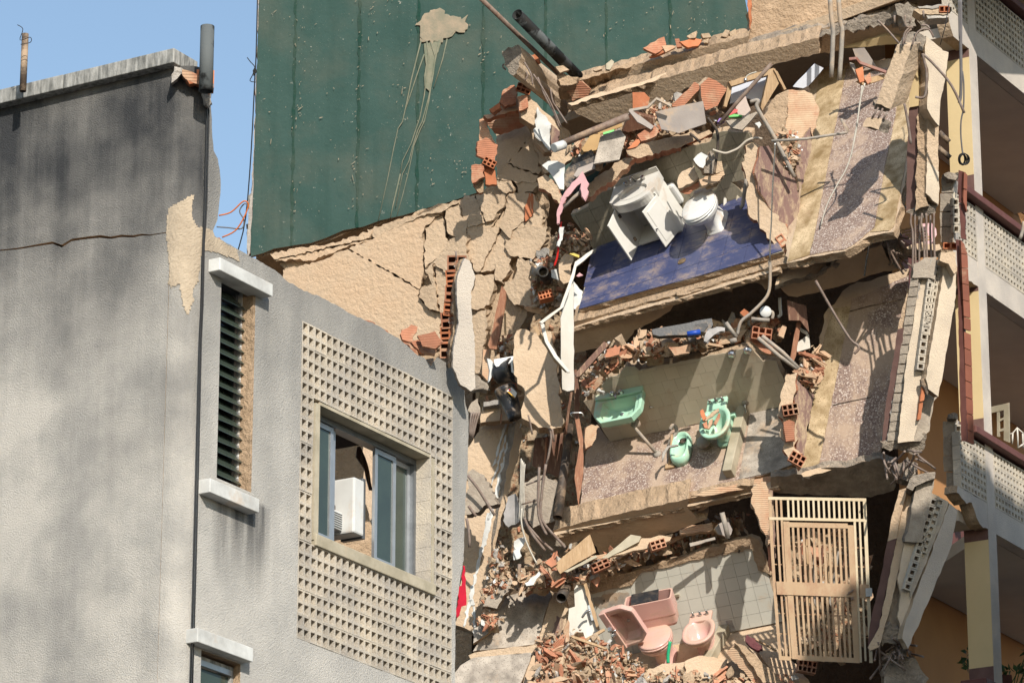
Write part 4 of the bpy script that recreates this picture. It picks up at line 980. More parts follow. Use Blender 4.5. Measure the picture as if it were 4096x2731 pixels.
def taps(parent, y, z, m='chrome', w_=.10, cross=True):
    for k in (-1, 0, 1):
        lathe('tap', [(.018,0),(.020,.02),(.012,.03),(.013,.06),(.004,.065)], m, parent, Matrix.Translation((k*w_, y, z)), 10)
        if cross:
            for a_ in (0, 90): lbox('tap_handle', -.035, .035, -.006, .006, -.006, .006, m, parent, .002, rot('Y', a_+20*k), (k*w_, y+.062, z))
def sinkshape(s=1.0, dx=0, dz=0, W_=.29, B=0.0, Fz=.44, ch=.13):
    """chamfered outline in x-z, 32 points"""
    c = [(-W_,B),(W_,B),(W_,B+.12),(W_*1.0,Fz-ch),(W_-ch*.8,Fz),(-W_+ch*.8,Fz),(-W_,Fz-ch),(-W_,B+.12)]
    L = []; per = 0
    for i in range(8): L.append((Vector(c[(i+1) % 8])-Vector(c[i])).length); per += L[-1]
    out = []
    for k in range(40):
        d = per*k/40; i = 0
        while d > L[i]: d -= L[i]; i += 1
        out.append(Vector(c[i]).lerp(Vector(c[(i+1) % 8]), d/L[i]))
    cen = Vector((0, B+(Fz-B)*.5))
    return [((p.x-cen.x)*s+cen.x+dx, (p.y-cen.y)*s+cen.y+dz) for p in out]
def sink(parent, m):
    def rg(y, s, dz=0, sx=1): return [Vector((a*sx, y, b+dz)) for a, b in sinkshape(s, 0, dz)]
    loft('basin', [rg(-.17,.62,-.02), rg(-.15,.80,-.01), rg(-.075,.94), rg(-.07,1.0), rg(0,1.0), rg(.006,.985), rg(.006,.90,.0), rg(0,.86,.01), rg(-.004,.84,.01), rg(-.012,.74,.022,.98), rg(-.06,.66,.025), rg(-.11,.52,.02), rg(-.13,.25,.0)], m, parent, smooth=False)
    lbox('splash_back', -.29, .29, 0, .03, -.005, .085, m, parent, .008)
    lathe('drain', [(.022,0),(.024,.004),(.014,.005),(.012,.001)], 'chrome', parent, Matrix.Translation((0,-.128,.23)), 12)
# ---- green bidet and sink
def fixture(name, M, label, cat, group=None): return empty(name, None, label, cat, group, M)
gb = fixture('bidet', RG.M(*z12((1700,622))[0]), 'mint green bidet filled with brick rubble, against beige tiles', 'bidet', 'bidets')
bowl(gb, 'mint'); lbox('tap_deck', -.12, .12, .345, .385, .06, .24, 'mint', gb, .012); taps(gb, .385, .13, w_=.075)
ltube('supply_pipe', [(.24,.16,0),(.24,.16,.05),(.235,.10,.08),(.18,.08,.12)], .009, 'chrome', gb); lathe('escutcheon', [(.04,0),(.04,.01),(.02,.02)], 'pipe_grey', gb, Matrix.Translation((.24,.16,.0)) @ rot('X', 90).to_4x4(), 14)
lbox('support_rib', -.13, .13, .10, .16, .10, .16, 'mint', gb, .01)
gs = fixture('wash_basin', RG.M(*z12((660,392))[0]), 'mint green wash basin hanging on the beige tiled wall', 'sink', 'wash basins')
sink(gs, 'mint')
for k in (-1, 1): lathe('tap_handle', [(.028,.03),(.03,.035),(.028,.07),(.012,.08)], 'chrome', gs, Matrix.Translation((k*.055-.02,.0,.05)), 8, False)
lathe('faucet', [(.09,.03),(.085,.04),(.03,.05),(.02,.06)], 'chrome', gs, Matrix.Translation((-.02,0,.05)) @ Matrix.Diagonal((1,1,.45,1)), 12)
ltube('spout', [(-.02,.05,.05),(-.02,.055,.11),(-.02,.04,.14)], .014, 'chrome', gs)
p0 = gs.matrix_world @ Vector((.10,-.20,.34)); p1 = RG.floor.hit(*z12((1010,978))[0])
Mi = gs.matrix_world.inverted()
ltube('drain_pipe', [Mi @ p0, Mi @ p1], .020, 'pipe_grey', gs); lathe('pipe_flange', [(.05,0),(.05,.01),(.025,.03)], 'pipe_grey', gs, Matrix.Translation(Mi @ p1), 12)
lathe('trap', [(.035,-.07),(.05,-.05),(.05,0),(.03,.02)], 'pipe_grey', gs, Matrix.Translation((.13,-.22,.30)), 12)
ltube('supply_pipe', [(.33,-.22,0),(.33,-.22,.05),(.31,-.27,.08),(.28,-.22,.10)], .009, 'chrome', gs); lathe('escutcheon', [(.04,0),(.04,.01),(.02,.02)], 'pipe_grey', gs, Matrix.Translation((.33,-.22,0)) @ rot('X', 90).to_4x4(), 14)
# broken green cistern piece and flush parts on the floor
bc = fixture('broken_cistern', axes(RG.floor.hit(*z12((1250,960))[0]), RG.U, RG.N, RG.W), 'broken mint green toilet piece lying on the terrazzo floor', 'toilet piece')
def bl_(y, rx, rz, cz): return ring(0,y,cz,rx,rz,20,2.6)
loft('shell', [bl_(0,.12,.22,0), bl_(.06,.125,.225,0), bl_(.11,.11,.21,-.01), bl_(.115,.09,.19,-.01), bl_(.09,.075,.16,-.02), bl_(.05,.06,.12,-.03)], 'mint', bc)
lathe('hole', [(.035,0),(.045,.004),(.02,.005)], 'pipe_black', bc, Matrix.Translation((.02,.075,-.10)), 12)
fl_ = fixture('float_valve', axes(RG.floor.hit(*z12((1130,1090))[0]), RG.U, RG.N, RG.W), 'grey float ball on a rod beside the broken green piece', 'float valve')
ltube('valve_body', [(0,.02,0),(.03,.10,-.20),(.03,.12,-.36)], .018, 'wood_raw', fl_); ltube('rod', [(.03,.03,0),(.22,.05,-.16),(.36,.06,-.20)], .006, 'pipe_grey', fl_)
lathe('float_ball', [(.02,-.068),(.055,-.05),(.078,-.02),(.08,.01),(.065,.045),(.03,.066),(.005,.07)], 'pipe_grey', fl_, Matrix.Translation((.42,.09,-.18)), 16)
lbox('valve_base', -.05, .06, 0, .03, -.02, .05, 'wood_raw', fl_, .006)
S('cistern_shard', z12((1055,1000),(1060,960),(1110,895),(1205,885),(1210,895),(1120,915),(1085,970),(1060,1040)), 43.5, (.1,.5), .03, 'mortar_grey', jag=.004, label='angular grey shard of a cistern lid on the terrazzo', cat='shard')
tube('flex_hose', path(z12((1130,745),(1150,710),(1180,720),(1190,770),(1160,820),(1130,860),(1125,890)), 43.85, 5), .022, 'pipe_grey', label='bent grey flexible hose standing against the beige wall foot', cat='hose')
for k, q in enumerate((z12((1440,650),(1585,545),(1590,575),(1470,665)), z12((1410,570),(1440,555),(1475,640),(1440,660),(1415,610)), z12((1540,690),(1590,590),(1603,600),(1590,660),(1560,705)), z12((1485,740),(1500,660),(1530,645),(1525,690),(1500,735)), z12((1440,690),(1475,670),(1490,735),(1455,730)))):
    S('brick_shard', q, depth(gb.matrix_world @ Vector((0,.43,.42)))-.02*k, (.2*(-1)**k,.5), .03, ('mortar','brick_clean','brick','brick_dusty','brick')[k], jag=.006, step=.04, label=('long beige', 'upright orange', 'curved red', 'short dusty', 'small red')[k]+' brick shard lying in the mint green bidet', cat='brick', group='shards in the green bidet')
for k, p in enumerate(z6((1898,830),(2002,805))):
    P = axes(RG.wall.hit(*p), RG.U, RG.N, RG.W); sv = fixture('shower_valve', P, ('left' if k == 0 else 'right')+'hand chrome valve knob at the top of the beige tiles', 'valve', 'chrome valves on the beige wall')
    lathe('knob', [(.03,0),(.045,.03),(.05,.05),(.04,.075),(.015,.08)], 'chrome', sv, rot('X', 90).to_4x4(), 8, False)
# ---- pink fixtures
pt_ = fixture('toilet', RP.M(*z13((1125,1062))[0]), 'pink toilet with dusty closed lid and open cistern', 'toilet', 'toilets')
bowl(pt_, 'pink', open_=False, rx=.19, rz=.24); lid(pt_, 'pink', rx=.19, rz=.24)
def tank(parent, m, w_=.25, y0=.40, y1_=.76, cz=.12, d=.11):
    R = [ring(0,y0,cz,w_*.86,d*.8,28,7), ring(0,y0+.03,cz,w_*.92,d*.9,28,8), ring(0,y0+.14,cz,w_*.96,d*.96,28,9), ring(0,y0+.15,cz,w_*1.0,d*1.0,28,9), ring(0,y1_,cz,w_*1.02,d*1.02,28,9), ring(0,y1_,cz,w_*.95,d*.88,28,9), ring(0,y0+.06,cz,w_*.88,d*.78,28,9)]
    return loft('cistern', R, m, parent, smooth=False)
tank(pt_, 'pink', cz=.14, w_=.27)
lbox('flush_lever', -.22, -.14, .64, .665, .27, .285, 'chrome', pt_, .006); lbox('broken_lid_piece', -.20, .12, .765, .775, .04, .20, 'black_plastic', pt_, .002, rot('X', 14), (0,.74,.1))
pb = fixture('bidet', RP.M(*z13((1520,975))[0]), 'pink bidet with three chrome taps, right of the pink toilet', 'bidet', 'bidets')
bowl(pb, 'pink', rx=.185, rz=.25); lbox('tap_deck', -.13, .13, .345, .385, .06, .24, 'pink', pb, .012); taps(pb, .385, .14, w_=.08)
M = Matrix((RP.N*.94+RP.U*.12, RP.W*.9-RP.U*.25+RP.N*.1, RP.U*.95+RP.W*.2)).transposed()
u_ = (RP.N*.97-RP.U*.22).normalized(); n_ = (RP.W*.95-RP.U*.22+RP.N*.22); n_ = (n_-u_*n_.dot(u_)).normalized(); f_ = u_.cross(n_)
if f_.dot(RP.U) < 0: u_ = -u_; f_ = u_.cross(n_)
P = pt(*z13((570,925))[0], 43.25)
ps = fixture('wash_basin', axes(P, u_, n_, f_) @ Matrix.Scale(.88, 4), 'pink wash basin torn off and leaning on its side', 'sink', 'wash basins')
sink(ps, 'pink'); lathe('faucet', [(.03,.03),(.04,.05),(.03,.08),(.01,.1)], 'chrome', ps, Matrix.Translation((-.03,0,.04)), 8, False); lathe('faucet', [(.025,.03),(.035,.05),(.02,.09),(.01,.1)], 'chrome', ps, Matrix.Translation((.06,0,.04)), 8, False)
ltube('spout', [(.02,.04,.03),(.02,.06,.08),(.02,.04,.11)], .013, 'chrome', ps)
tube('green_hose', path(z13((1130,1020),(1118,1090),(1110,1160),(1112,1225)), 43.05, 3), .019, 'green_hose', label='short bright green hose end beside the pink toilet', cat='hose')
tube('fill_valve', path(z13((863,860),(866,900),(850,950)), 43.3), .02, 'pipe_rust', label='rusty fill valve between pink basin and toilet', cat='valve')
kb = fixture('kerb_block', axes(RP.floor.hit(*z13((1550,1150))[0]), RP.U, RP.N, RP.W), 'cream kerb block standing right of the pink bidet', 'kerb')
lbox('block', -.055, .055, 0, .12, -.42, .20, 'cream', kb, .008, rot('Y', -14)); lathe('drain_cup', [(.075,0),(.085,.02),(.085,.04),(.06,.045),(.055,.03)], 'pipe_grey', kb, Matrix.Translation((-.02,.02,.29)), 16)
for k, p in enumerate(z13((1630,185),(1785,155))):
    P = RP.wall.hit(*p); sv = fixture('shower_valve', axes(P, RP.U, RP.N, RP.W), ('left' if k == 0 else 'right')+' bare valve stem at the top of the grey tiles', 'valve', 'valve stems on the grey wall')
    ltube('stem', [(0,0,0),(0,.01,.07)], .012, 'pipe_black', sv); lathe('nut', [(.022,0),(.022,.02),(.015,.025)], 'pipe_black', sv, rot('X', 90).to_4x4(), 6, False)
sd = fixture('soap_hook', axes(RP.wall.hit(*z13((1195,575))[0]), RP.U, RP.N, RP.W), 'small cream hook on the grey tiles above the cistern', 'hook')
lbox('hook', -.03, .03, -.02, .02, .01, .04, 'cream', sd, .006)
# ---- vanity and white toilet in the blue bathroom
va = fixture('vanity_cabinet', RB.M(*z11((1538,842))[0]) @ Matrix.Scale(.92, 4) @ Matrix.Translation((-.55,0,0)), 'white bathroom vanity with oval basin and both doors open', 'vanity')
W_, H_, D_ = .60, .78, .38
lbox('side_panel', W_-.018, W_, .08, H_-.06, 0, D_, 'vanity', va); lbox('side_panel', 0, .018, .08, H_-.06, 0, D_, 'vanity', va)
lbox('bottom_panel', .018, W_-.018, .08, .10, 0, D_, 'vanity', va); lbox('back_panel', .018, W_-.018, .10, H_-.06, 0, .01, 'vanity', va); lbox('toe_kick', .02, W_, 0, .08, 0, D_-.05, 'vanity', va)
def vr(y, s): # counter outline with a bulged front
    o_ = [(-.02*s,0),(W_+.02*s,0),(W_+.02*s,D_*.9)]
    for k in range(1, 16): a_ = pi*k/16; o_.append((W_/2+(W_/2-.02)*cos(a_), D_*.92+.16*s*sin(a_)))
    o_.append((-.02*s, D_*.9)); return [Vector((a, y, b)) for a, b in reversed(o_)]
loft('apron', [vr(H_-.13,.88), vr(H_-.03,.95)], 'vanity_top', va, smooth=False)
cx_, cz_ = W_/2, .28
def ov(y, s): return [Vector((cx_+.205*s*cos(2*pi*k/19+pi*.2), y, cz_+.135*s*sin(2*pi*k/19+pi*.2))) for k in range(19)]
ct = [vr(H_-.028,1), vr(H_,1)]
# counter with an oval hole: stitched through a tessellated top
outer = [(v.x, v.z) for v in vr(0,1)]; inner = [(v.x, v.z) for v in ov(0,1)]
tp = Pl(Vector((0,H_,0)), Vector((1,0,0)), Vector((0,0,-1)))
me = prism(tp, [[(a, -b) for a, b in outer], [(a, -b) for a, b in inner]], Vector((0,-.028,0)), 1)
link('counter', mesh('counter', me[0], me[1], ['vanity_top']), va)
o = loft('basin_bowl', [ov(H_+.004,1.06), ov(H_+.008,1.02), ov(H_+.002,.97), ov(H_-.05,.88), ov(H_-.10,.62), ov(H_-.12,.2)], 'vanity_top', va, cap0=False)
lbox('back_splash', -.02, W_+.02, H_, H_+.07, 0, .02, 'vanity_top', va, .004)
for k in (-1, 1): lathe('tap', [(.026,0),(.022,.02),(.03,.03),(.03,.05),(.01,.06)], 'chrome', va, Matrix.Translation((cx_+k*.12,H_,.09)), 8, False)
ltube('spout', [(cx_,H_,.07),(cx_,H_+.09,.08),(cx_,H_+.11,.13),(cx_,H_+.09,.19)], .014, 'chrome', va)
def vdoor(x, ang, sgn):
    d_ = empty('door', (x, .10, D_)); d_.parent = va; d_.rotation_euler = (0, radians(ang), 0); d_.location = (x, .10, D_)
    a, b = (0, .30) if sgn > 0 else (-.30, 0)
    lbox('door_panel', a, b, 0, H_-.20, -.018, 0, 'vanity', d_, .002); lbox('raised_field', a+.05, b-.05, .05, H_-.25, 0, .006, 'vanity', d_, .003)
    lathe('knob', [(.006,0),(.014,.015),(.012,.025)], 'chrome', d_, Matrix.Translation(((.27 if sgn > 0 else -.27),.28,0)) @ rot('X', 90).to_4x4(), 10)
    for yy in (.08, .46): lbox('hinge', (a if sgn > 0 else b-.03), (a+.03 if sgn > 0 else b), yy, yy+.05, -.045, -.019, 'pipe_black', d_, .004)
vdoor(.0, -98, 1); vdoor(W_, 62, -1)
wt = fixture('toilet', RB.M(*z11((1986,660))[0], .13), 'white toilet with dusty lid, under a fallen brick chunk', 'toilet', 'toilets')
bowl(wt, 'porcelain', open_=False, rx=.20, rz=.26, cz=.43); lid(wt, 'porcelain', rx=.20, rz=.26, cz=.43); lbox('seat_hinge', -.12, .12, .385, .42, .10, .16, 'porcelain', wt, .01)
sh = fixture('dispenser', axes(RB.wall.hit(*z11((1420,520))[0]), RB.U, RB.N, RB.W), 'white wall dispenser with a grey hose beside the vanity', 'dispenser')
lbox('casing', -.06, .06, -.15, .13, 0, .09, 'porcelain', sh, .03); 
Mi = sh.matrix_world.inverted()
ltube('hose', [Mi @ p for p in path(z11((1340,460),(1345,560),(1360,640),(1400,730),(1460,800),(1510,830),(1560,828)), 44.25, 4)], .009, 'cable_grey', sh)
dn = fixture('floor_drain', axes(RB.floor.hit(*z11((1510,1335))[0])+RB.N*.012, RB.U, RB.N, RB.W), 'round brass drain grate in the blue tiled floor', 'drain')
lathe('rim', [(.05,0),(.05,.006),(.042,.008)], 'brass', dn, None, 18, False)
for k in range(-2, 3): lbox('slot', k*.018-.005, k*.018+.005, .0101, .0112, -.035, .035, 'pipe_black', dn)
# white frame rail leaning and shower screen rail, right of the white toilet
S('screen_rail', z11((1985,420),(2035,370),(2040,400),(2015,600),(2020,970),(1985,990),(1980,700)), 44.15, (.2,.2), .03, 'white_wood', jag=.002, label='white metal rail standing in front of the white toilet', cat='rail')
S('door_jamb', z11((2135,560),(2180,545),(2160,800),(2090,1070),(2040,1290),(1985,1300),(2000,1200),(2080,800)), 44.0, (.3,.2), .05, 'cream', jag=.004, label='cream shower door jamb standing on the blue floor', cat='jamb')
S('door_jamb', z11((2180,545),(2245,640),(2200,900),(2120,1250),(2075,1360),(2040,1290),(2090,1070),(2160,800)), 44.05, (.6,.1), .04, 'terrazzo_grey', jag=.004, label='olive tiled side strip beside the shower door jamb', cat='strip')
S('screen_rail', z11((2035,365),(2180,540),(2172,556),(2030,385)), 44.1, (.2,.4), .03, 'white_wood', jag=.002, label='short slanting white rail above the cream door jamb', cat='rail')
tube('crutch_pipe', path(z11((2240,390),(2215,560),(2195,690),(2165,715)), 43.7, 3), .022, 'pipe_grey', label='short pale pipe with a hooked end by the shower jamb', cat='pipe')
# ================================================================== top beam and the rough wall above
TB = empty('roof_beam', pt(2700, 350, 44.5), 'long broken beige roof beam below the green wall', 'beam')
S('upper_face', z5((760,575),(1000,510),(1300,422),(1650,335),(2008,240),(2004,330),(1700,400),(1480,480),(1300,560),(950,645),(785,690)), 45.4, (-.2,-.6), .25, 'plaster', 'plaster_rough', .012, parent=TB)
S('ledge', z5((790,695),(950,640),(1300,550),(1480,480),(1700,395),(2010,315),(2480,205),(2480,262),(2000,372),(1500,512),(1290,572),(950,662),(820,712)), 45.1, (0,.75), .1, 'plaster', 'plaster_rough', .014, parent=TB)
S('lower_face', z5((810,705),(950,660),(1300,568),(1500,508),(2000,368),(2480,255),(2480,360),(2190,430),(1950,560),(1860,640),(1700,600),(1600,590),(1300,780),(980,825),(850,770)), 45.0, (-.2,-.65), .3, 'plaster', 'plaster_rough', .012, parent=TB)
S('broken_top', z5((740,575),(870,522),(1100,455),(1300,392),(1700,296),(2010,212),(2012,246),(1700,330),(1300,418),(1000,508),(770,585)), 45.45, (0,.5), .3, 'plaster_rough', None, .02, .04, parent=TB)
S('tar_strip', z5((1500,350),(1800,280),(2012,215),(2010,235),(1750,310),(1520,365)), 45.4, (0,.3), .02, 'pipe_black', None, .01, parent=TB)
S('exposed_brick', z5((780,595),(890,552),(945,600),(930,640),(820,680)), 45.3, (-.1,-.3), .05, 'brick', None, .012, .04, parent=TB)
aw = (FW-UPV*.12-RB.U*(FW-UPV*.12).dot(RB.U)).normalized()
me = prism(Pl(pt(*z5((1500,480))[0], 45.6), RB.U, aw), [[(-2.0,0),(4.6,0),(4.6,3.4),(-2.0,3.4)]], -RB.U.cross(aw)*.12, 1)
place('roof_slab', [v for v in me[0]], me[1], ['plaster'], None, TB)  # added slab hidden behind the beam, blocks sun from the hollows
RW = empty('rough_wall', pt(3400, 60, 45.5), 'rough beige plastered wall above the roof beam at top right', 'wall')
S('rough_face', z8((172,-60),(1120,-60),(1150,10),(1200,40),(1060,92),(900,150),(640,192),(430,262),(200,330),(0,385),(-60,380),(60,290),(172,240)), 45.2, (0,.15), .35, 'plaster_rough', None, .02, parent=RW)
S('brick_edge', z8((152,-40),(172,-40),(178,60),(172,200),(165,120)), 45.1, (-.2,.1), .08, 'brick_clean', None, .01, .04, parent=RW)
S('orange_patch', z8((1050,70),(1120,20),(1190,30),(1205,45),(1100,90)), 45.1, (0,.4), .06, 'brick_dusty', None, .02, .04, parent=RW)
S('soffit', z8((-20,400),(200,335),(430,268),(640,198),(900,155),(1060,95),(1150,120),(1280,190),(1210,290),(1000,310),(820,335),(720,372),(600,362),(330,432),(0,540)), 44.7, (-.15,-.7), .25, 'plaster', 'concrete_rough', .015, parent=RW)
S('broken_concrete', z8((880,160),(1060,100),(1160,60),(1250,10),(1340,80),(1360,190),(1300,210),(1200,170),(1000,180),(780,240),(640,250),(700,200)), 44.4, (0,-.1), .2, 'concrete_rough', None, .035, .04, parent=RW)
S('yellow_soffit', z8((820,335),(960,290),(1110,245),(1210,262),(1190,305),(960,325)), 44.55, (-.1,-.6), .05, 'yellow', None, .006, parent=RW)
S('broken_concrete', z8((1330,120),(1400,95),(1480,110),(1545,100),(1600,270),(1610,290),(1540,240),(1500,215),(1420,260),(1350,200)), 44.2, (0,-.2), .25, 'concrete_rough', None, .035, .04, parent=RW)
S('column_top', z8((1180,30),(1260,10),(1320,60),(1310,180),(1240,180),(1190,100)), 44.0, (.1,.1), .3, 'concrete_rough', None, .03, .04, parent=RW)
# diagonal beam stub and its rebars
DB = empty('beam_stub', pt(2150, 280, 43.8), 'slanting concrete beam stub with torn end, under the green wall', 'beam')
S('stub', z5((345,345),(460,305),(478,385),(470,450),(430,510),(365,440)), 44.8, (-.3,0), .3, 'concrete_rough', 'plaster', .02, .04, ext=(205,165,1.3), parent=DB, rows=1)
for k, q in enumerate((((500,420),(545,500),(555,570)), ((560,500),(620,590),(680,700),(745,850)), ((675,600),(690,680),(720,730),(785,830)), ((590,520),(640,650),(700,760),(735,860)), ((360,430),(355,450),(375,470)), ((480,440),(520,500),(505,540)))):
    tube('rebar', path(z5(*q), 44.7+.05*k, 4), .010, 'rebar', parent=DB, seg=6)
# pipes leaning out over the green wall
tube('steel_pipe', [pt(*z5((190,-25))[0], 44.2), pt(*z5((745,515))[0], 45.4)], .027, 'pipe_rust', seg=14, label='thin brown pipe slanting across the green wall', cat='pipe')
tube('steel_pipe', [pt(*z5((452,98))[0], 44.4), pt(*z5((860,515))[0], 45.5)], .066, 'pipe_dark', seg=24, open_=True, wall=.1, label='thick black pipe with open end in front of the green wall', cat='pipe')
S('pipe_collar', z5((720,500),(770,500),(820,520),(860,515),(850,560),(790,580),(745,570)), 45.2, (0,.4), .15, 'plaster_rough', None, .02, .04, label='plaster lump round the feet of the two leaning pipes', cat='plaster')
# shards on the ledge
for k, (q, m_) in enumerate(((((1297,325),(1400,262),(1440,248),(1455,300),(1410,350),(1380,362)), 'brick'), (((1340,385),(1400,340),(1470,335),(1420,360)), 'brick_clean'), (((1425,310),(1500,305),(1515,320),(1450,352)), 'brick_dusty'), (((1512,262),(1535,258),(1560,315),(1525,320)), 'brick'), (((1545,280),(1640,258),(1697,268),(1670,310),(1600,320)), 'brick_clean'), (((1590,245),(1660,208),(1650,255),(1610,258)), 'mortar'), (((1690,228),(1740,222),(1758,250),(1700,256)), 'mortar'), (((1820,245),(1850,200),(1880,205),(1860,250)), 'mortar'), (((1875,220),(1920,195),(1922,235),(1885,245)), 'mortar'), (((1700,262),(1740,258),(1735,290),(1705,290)), 'mortar'), (((1050,430),(1085,400),(1105,415),(1075,470),(1050,465)), 'cream'), (((960,470),(1010,445),(1020,465),(980,480)), 'mortar'), (((705,450),(760,440),(800,470),(740,490)), 'mortar'), (((545,375),(575,362),(610,415),(590,425)), 'brick_clean'))):
    S('roof_shard', z5(*q), 45.15, (.15*(-1)**k,.35), .05, m_, jag=.008, step=.05, label=('flat ribbed red', 'thin orange', 'small dusty', 'narrow upright', 'wide orange', 'pointed beige', 'low beige', 'tall beige', 'rightmost beige', 'lowest beige', 'pale rounded', 'flat crumbly', 'large flat beige', 'small orange')[k]+(' shard by the pipes' if k > 9 else ' shard lying on the roof beam'), cat='shard', group='shards on the roof beam')
# ================================================================== torn brick corner under the beam stub
BC = empty('brick_corner', pt(2000, 560, 46), 'torn corner of hollow red bricks and beige plaster beside the green wall', 'brickwork')
for q, D_, n_, m_ in (((((250,830),(480,745),(505,850),(340,905),(300,900)), 46.2, (0,-.5), 'brick')), (((200,805),(250,785),(245,850),(318,980),(300,1000),(240,990),(200,960)), 45.9, (-.1,.3), 'brick_dusty'), (((185,950),(245,925),(322,975),(300,1110),(250,1072),(180,1045)), 45.8, (.2,.1), 'brick'), (((145,1112),(222,1100),(226,1190),(150,1232)), 45.7, (-.1,.2), 'brick'), (((232,1112),(300,1132),(312,1242),(240,1240)), 45.75, (.1,.2), 'brick_clean'), (((160,1240),(225,1200),(222,1290),(200,1300)), 45.8, (0,.2), 'plaster_rough'), (((225,775),(300,760),(430,660),(470,650),(460,740),(250,800)), 45.9, (0,.5), 'brick_dusty'), (((330,690),(360,600),(430,570),(455,600),(440,690),(370,720)), 45.8, (.1,.3), 'brick'), (((455,650),(520,630),(525,720),(465,745)), 45.6, (.1,.2), 'brick'), (((260,740),(330,690),(340,720),(290,760)), 45.7, (-.2,.4), 'brick_clean'), (((500,1410),(535,1300),(570,1310),(555,1450),(510,1490)), 46.1, (.2,.2), 'brick_clean')):
    S('brick_piece', z5(*q), D_-.35, n_, .09, m_, 'brick', .010, .04, parent=BC)
cellbrick(z5((215,1095))[0], 45.34, BC, -28, holed(.15,.09,.08,3,2,.008,.008,.07,'brick_clean')); cellbrick(z5((440,605))[0], 45.25, BC, -20, holed(.17,.10,.08,3,2,.008,.008,.07,'brick_clean'))
S('plaster_piece', z5((480,640),(540,650),(620,740),(700,810),(735,880),(690,1022),(640,1020),(570,930),(580,860),(480,790)), 45.3, (.1,.25), .18, 'plaster', 'plaster_rough', .015, .05, parent=BC)
S('plaster_piece', z5((540,860),(700,800),(800,880),(830,1040),(760,1120),(640,1170),(590,1060)), 45.75, (0,.2), .15, 'plaster', 'plaster_rough', .02, .05, parent=BC)
S('white_plaster', z5((582,722),(680,832),(672,1010),(590,935),(565,880)), 45.2, (.1,.25), .02, 'white_paint', None, .02, .05, parent=BC)
S('brown_strip', z5((682,838),(738,885),(722,1000),(680,1025)), 45.15, (.3,.1), .03, 'brown_scraped', None, .006, parent=BC)
# ================================================================== household wreckage on the uppermost wall
def item(name, px, D, n, t, m, label, cat, ms=None, jag=.004, step=.08, group=None, **k): return S(name, px, D, n, t, m, ms, jag, step, label=label, cat=cat, group=group, **k)
item('cabinet_panel', z5((1380,752),(1700,680),(1722,830),(1540,895),(1420,870)), 43.7, (-.1,.1), .02, 'grey_board', 'grey peeling cabinet panel lying on the uppermost wall rubble', 'panel')
item('ceramic_slab', z5((1010,922),(1140,862),(1182,920),(1138,1072),(965,1102)), 43.5, (.1,.35), .04, 'terrazzo_grey', 'pale beige ceramic slab above the black suitcase', 'slab')
item('red_board', z5((1225,622),(1305,620),(1342,660),(1325,722),(1228,730)), 44.0, (.1,.2), .02, 'brick_clean', 'square orange red panel sticking out under the roof beam', 'panel')
item('open_box', z5((1160,880),(1215,760),(1380,800),(1360,850),(1200,890)), 43.9, (0,-.3), .15, 'wood_brown', 'dark wooden drawer opening behind the ceramic slab', 'drawer')
tube('bent_strip', path(z5((1205,745),(1330,722),(1388,665),(1482,712)), 43.6), .02, 'pipe_grey', seg=4, smooth=False, label='bent grey metal strip above the dark drawer', cat='strip')
item('shelf_edge', z5((1200,745),(1215,735),(1370,850),(1350,870),(1260,820)), 43.55, (0,.3), .03, 'grey_board', 'pale narrow shelf edge slanting below the bent strip', 'shelf')
item('cardboard_box', z5((885,1000),(945,905),(1010,900),(1010,950),(985,1012),(900,1020)), 43.7, (.1,.3), .15, 'cardboard', 'open brown cardboard box beside the ceramic slab', 'box')
item('cardboard_flap', z5((985,880),(1150,810),(1160,850),(1000,905)), 43.8, (0,.2), .02, 'cardboard', 'long cardboard flap under the fallen rusty pipe', 'cardboard')
item('green_folder', z5((1030,890),(1105,870),(1100,885),(1030,905)), 43.6, (0,.4), .02, 'green_plastic', 'small bright green folder beside the cardboard box', 'folder')
item('brick_gable', z5((1490,715),(1640,552),(1668,560),(1690,590),(1560,720)), 43.9, (-.3,.1), .12, 'brick', 'tilted pair of hollow bricks left of the open white cabinet', 'brickwork', 'mortar', .01)
item('brick_gable', z5((1680,570),(1735,520),(1790,545),(1862,600),(1800,710),(1720,745),(1690,650)), 43.8, (.2,-.1), .14, 'brick', 'peaked brick lump leaning beside the open white cabinet', 'brickwork', 'mortar', .015)
# open white cabinet
OC = empty('open_cabinet', pt(*z5((2020,600))[0], 43.8), 'open white cabinet with wooden rim standing under the roof beam', 'cabinet')
S('inner_back', z5((1900,560),(2130,480),(2110,690),(1990,660),(1880,700)), 44.05, (0,.0), .02, 'white_board', None, .002, parent=OC)
for q in (((1872,548),(2175,458),(2180,490),(1890,580)), ((1872,550),(1905,545),(1885,640),(1860,720),(1838,715)), ((2145,470),(2185,460),(2210,560),(2100,745),(2090,720)), ((2175,470),(2200,480),(2262,600),(2245,605))):
    S('rim_board', z5(*q), 43.8, (.1,.1), .14, 'wood_raw', None, .004, parent=OC)
item('white_board_scrap', z8((470,600),(620,440),(680,470),(580,590),(540,610)), 44.2, (.2,-.2), .02, 'white_board', 'white board scrap lit in the hollow beside the cabinet', 'board')
item('white_board_scrap', z8((880,340),(960,330),(1050,470),(990,480),(920,440)), 44.6, (.1,-.1), .02, 'grey_board', 'dim grey board in the dark hollow under the soffit', 'board')
tube('iron_bar', path(z8((855,410),(905,405),(930,435),(1110,500)), 43.9), .022, 'tile_red', seg=4, smooth=False, label='red painted iron bar in the hollow under the soffit', cat='bar')
